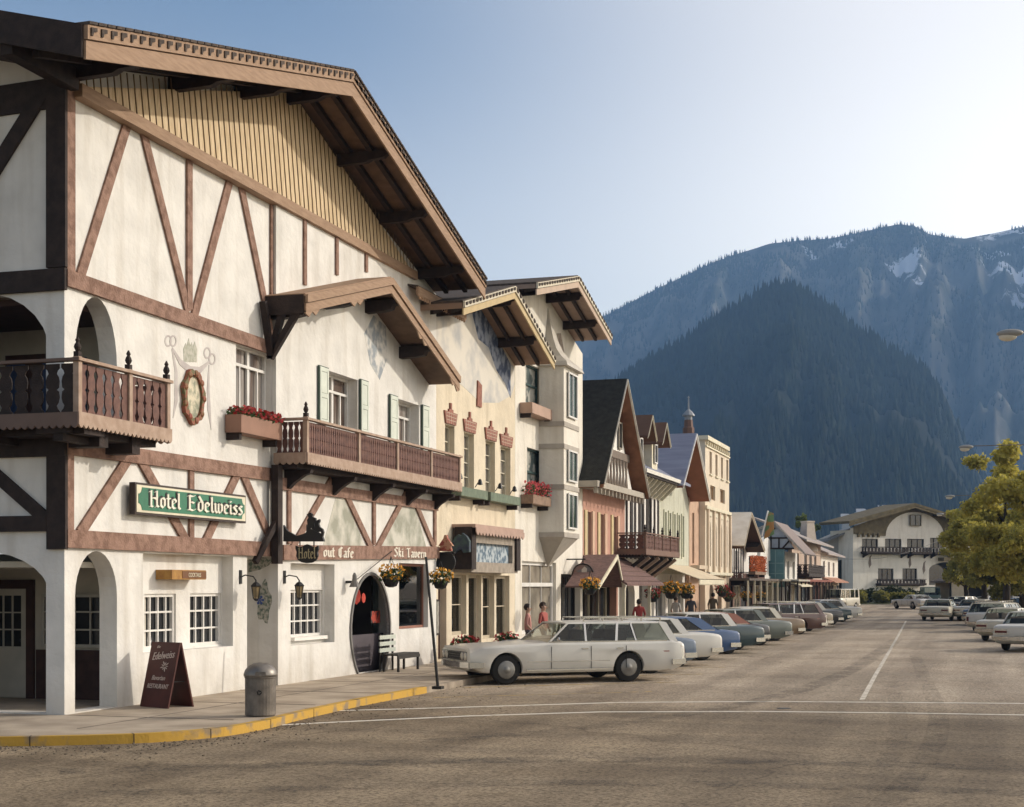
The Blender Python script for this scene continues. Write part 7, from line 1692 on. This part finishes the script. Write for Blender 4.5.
# --- mountains ----------------------------------------------------------------------
def interp(pts,x):
    if x<=pts[0][0]: return pts[0][1]
    for (a,b_),(c,d) in zip(pts[:-1],pts[1:]):
        if x<=c: t=(x-a)/(c-a); return b_+(d-b_)*t
    return pts[-1][1]
REAR=[(100,560),(350,440),(500,368),(560,340),(612,312),(650,292),(700,268),(735,254),(770,243),(800,240),(830,238),(865,231),(885,226),(900,223.5),(915,226),(930,234),(950,237),(965,238),(985,234),(1005,230),(1024,226),(1080,215),(1180,240),(1400,330)]
FRONT=[(300,560),(480,480),(540,436),(580,405),(628,377),(660,357),(690,339),(716,321),(740,306),(766,290),(780,287),(797,289),(823,304),(857,330),(892,351),(925,370),(938,382),(950,406),(966,448),(985,482),(1010,510),(1060,540),(1200,560)]
def ridge_mesh(name,prof,dist,depth,x0,x1,m,near_y,rough,seed,nx=200,ny=60,back=400):
    vs=[];Z=np.zeros((nx,ny))
    for i in range(nx):
        px=x0+(x1-x0)*i/(nx-1); top=interp(prof,px)
        for j in range(ny):
            t=j/(ny-1)   # 0 at foot, ridge at .8, back side after
            if t<=.8: s_=t/.8; yv=dist-depth*(1-s_); f=s_**1.12
            else: s_=(t-.8)/.2; yv=dist+back*s_; f=1-.8*s_
            zr_=(HZ-top)/FPX*dist+2.15
            wx,wy=(px-512)/FPX*yv,yv
            q_=Vector((wx*.004,wy*.004,seed)); nz_=noise.fractal(q_,1.0,2.1,6)
            # gullies running down the slope
            gl_=noise.fractal(Vector((px*.03,f*1.5,seed+3)),1.0,2.0,5)+.22*noise.fractal(Vector((px*.13,f*7,seed+8)),1.0,2.0,4)
            z=zr_*f+ (nz_*.11+gl_*.085)*zr_*rough*math.sin(math.pi*min(f,1)); z=min(z,zr_*(f+(1-f)*.30))
            if f>=.999: z=zr_+noise.noise(Vector((px*.15,seed,0)))*zr_*.012
            p=view(wx,wy,z); vs.append(p)
    b=MB(); b.add(vs,[(i*ny+j,(i+1)*ny+j,(i+1)*ny+j+1,i*ny+j+1) for i in range(nx-1) for j in range(ny-1)])
    me=b.build(name,m,smooth=True); tag(me,kind='structure'); return vs,nx,ny
def hillmat(name,c,c2,snow=False,scale=.02):
    m=mat(name,c,.95,c2,scale=scale,detail=12,lo=.4,hi=.6,spec=.05); 
    n=m.node_tree; b=n.nodes['Principled BSDF']
    if snow:
        geo=n.nodes.new('ShaderNodeNewGeometry'); mp=n.nodes.new('ShaderNodeMapping'); mp.inputs['Rotation'].default_value=(0,0,TH); mp.inputs['Scale'].default_value=(.0085,.0085,.0035); n.links.new(geo.outputs['Position'],mp.inputs[0])
        t=n.nodes.new('ShaderNodeTexNoise'); t.inputs['Scale'].default_value=1.0; t.inputs['Detail'].default_value=9; t.inputs['Roughness'].default_value=.62; n.links.new(mp.outputs[0],t.inputs['Vector'])
        sp=n.nodes.new('ShaderNodeSeparateXYZ'); n.links.new(geo.outputs['Position'],sp.inputs[0])
        mr=n.nodes.new('ShaderNodeMapRange'); mr.inputs[1].default_value=250; mr.inputs[2].default_value=760; mr.inputs[3].default_value=-.10; mr.inputs[4].default_value=.06; n.links.new(sp.outputs[2],mr.inputs[0])
        xr_=n.nodes.new('ShaderNodeMapRange'); xr_.inputs[1].default_value=-500; xr_.inputs[2].default_value=120; xr_.inputs[3].default_value=-.09; xr_.inputs[4].default_value=.06; n.links.new(sp.outputs[0],xr_.inputs[0])
        ad=n.nodes.new('ShaderNodeMath'); n.links.new(t.outputs[0],ad.inputs[0]); n.links.new(mr.outputs[0],ad.inputs[1])
        ad2=n.nodes.new('ShaderNodeMath'); n.links.new(ad.outputs[0],ad2.inputs[0]); n.links.new(xr_.outputs[0],ad2.inputs[1])
        r=n.nodes.new('ShaderNodeValToRGB'); r.color_ramp.elements[0].position=.645; r.color_ramp.elements[1].position=.675; n.links.new(ad2.outputs[0],r.inputs[0])
        mx=n.nodes.new('ShaderNodeMixRGB'); old=b.inputs['Base Color'].links[0].from_socket; n.links.new(r.outputs[0],mx.inputs[0]); n.links.new(old,mx.inputs[1]); mx.inputs[2].default_value=(.62,.64,.68,1); n.links.new(mx.outputs[0],b.inputs['Base Color'])
    return m
M['hillf']=hillmat('forest_slope',(.016,.020,.014),(.007,.010,.007)); M['hillr']=hillmat('far_mountain',(.115,.112,.10),(.04,.046,.038),snow=True,scale=.012)
rv=ridge_mesh('rear_mountain',REAR,3300,1500,100,1400,M['hillr'],0,1.5,4.2,nx=360,ny=110)
fv=ridge_mesh('front_hill',FRONT,1750,900,300,1200,M['hillf'],0,1.0,9.1,nx=240,ny=70)
def forest(name,data,n,hmin,hmax,m,seed,label,jlo=0.02,thr=-.3):
    vs,nx,ny=data; rng=np.random.default_rng(seed); V=np.array([tuple(v) for v in vs]).reshape(nx,ny,3)
    i=rng.random(n)*(nx-1.001); j=(jlo+(0.84-jlo)*rng.random(n))*(ny-1.001); k=n//5; j[:k]=(.70+.12*rng.random(k))*(ny-1.001)
    a=i.astype(int); b_=j.astype(int); fa=(i-a)[:,None]; fb=(j-b_)[:,None]
    P=V[a,b_]*(1-fa)*(1-fb)+V[a+1,b_]*fa*(1-fb)+V[a,b_+1]*(1-fa)*fb+V[a+1,b_+1]*fa*fb
    dens=np.array([noise.noise(Vector((p[0]*.006,p[1]*.006,p[2]*.006+seed))) for p in P]); P=P[dens>thr]; n=len(P)
    h=hmin+(hmax-hmin)*rng.random(n)**1.8; r=h*.20; S_=5; ang=np.arange(S_)*2*np.pi/S_
    ring=np.stack([np.cos(ang),np.sin(ang),np.zeros(S_)],1); W=np.zeros((n,S_+1,3)); W[:,:S_]=P[:,None]+ring[None]*r[:,None,None]; W[:,:S_,2]-=h[:,None]*.15; W[:,S_]=P; W[:,S_,2]+=h
    base=(np.arange(n)*(S_+1))[:,None,None]; F=np.array([[k,(k+1)%S_,S_] for k in range(S_)])[None]+base; F=F.reshape(-1)
    me=bpy.data.meshes.new(name); me.vertices.add(n*(S_+1)); me.vertices.foreach_set('co',W.ravel()); me.loops.add(len(F)); me.loops.foreach_set('vertex_index',F); me.polygons.add(len(F)//3); me.polygons.foreach_set('loop_start',np.arange(0,len(F),3)); me.update(calc_edges=True); me.validate()
    me.materials.append(m); o=bpy.data.objects.new(name,me); COL.objects.link(o); tag(o,label,'forest',kind='stuff')
forest('hill_forest',fv,30000,7,18,hillmat('conifer_green',(.016,.024,.015),(.008,.012,.008),scale=.05),5,'dense dark conifer forest covering the nearer cone-shaped hill')
forest('mountain_forest',rv,42000,6,14,hillmat('far_conifer_green',(.035,.045,.03),(.016,.024,.018),scale=.04),6,'scattered conifers along the ridge and slopes of the far mountain',thr=-.22)
# clearing and houses at the foot of the hill
rr=random.Random(9)
for i,(x,y) in enumerate(((862,511),(846,516),(825,524),(884,507))):
    yv=900+40*i; p=at(x,y,yv); o=empty('distant_house',(p.x,p.y,p.z-3),0,('pale distant house on the hill foot above the lodge ridge','grey distant house on the wooded hill foot, left of the lodge ridge','small distant house above the grey annex','farthest tiny house in the trees over the lodge roof')[i],'house','houses at the foot of the hill')
    Fh=Frame((p.x,p.y,0),VX,(ST,-CT,0)); w_=rr.uniform(2.0,3.5)
    b=MB(); b.panel(Fh,[(-w_,p.z-9),(w_,p.z-9),(w_,p.z-.5),(-w_,p.z-.5)],[],-8,0); b.build('wall',mat('distant_wall',(.40,.38,.34),.9),o)
    b=MB(); b.slab([Fh(-w_-1,p.z-.5,1),Fh(w_+1,p.z-.5,1),Fh(w_,p.z+1.6,-4),Fh(-w_,p.z+1.6,-4)],.4); b.build('roof',mat('distant_roof',(.30,.31,.33),.6),o)
# haze: one closed box of even air
hb=MB(); hb.box((-2600,-60,-1.3),(3300,4050,820)); hz=hb.build('haze',None) if False else None
me=bpy.data.meshes.new('haze'); me.from_pydata(hb.v,[],hb.f); hz=bpy.data.objects.new('haze',me); COL.objects.link(hz); tag(hz,kind='stuff')
hm=bpy.data.materials.new('haze_air'); hm.use_nodes=True; n=hm.node_tree; n.nodes.remove(n.nodes['Principled BSDF']); v=n.nodes.new('ShaderNodeVolumePrincipled'); v.inputs['Color'].default_value=(.32,.58,1,1); v.inputs['Density'].default_value=.000145; v.inputs['Anisotropy'].default_value=.0
n.links.new(v.outputs[0],n.nodes['Material Output'].inputs['Volume']); me.materials.append(hm)
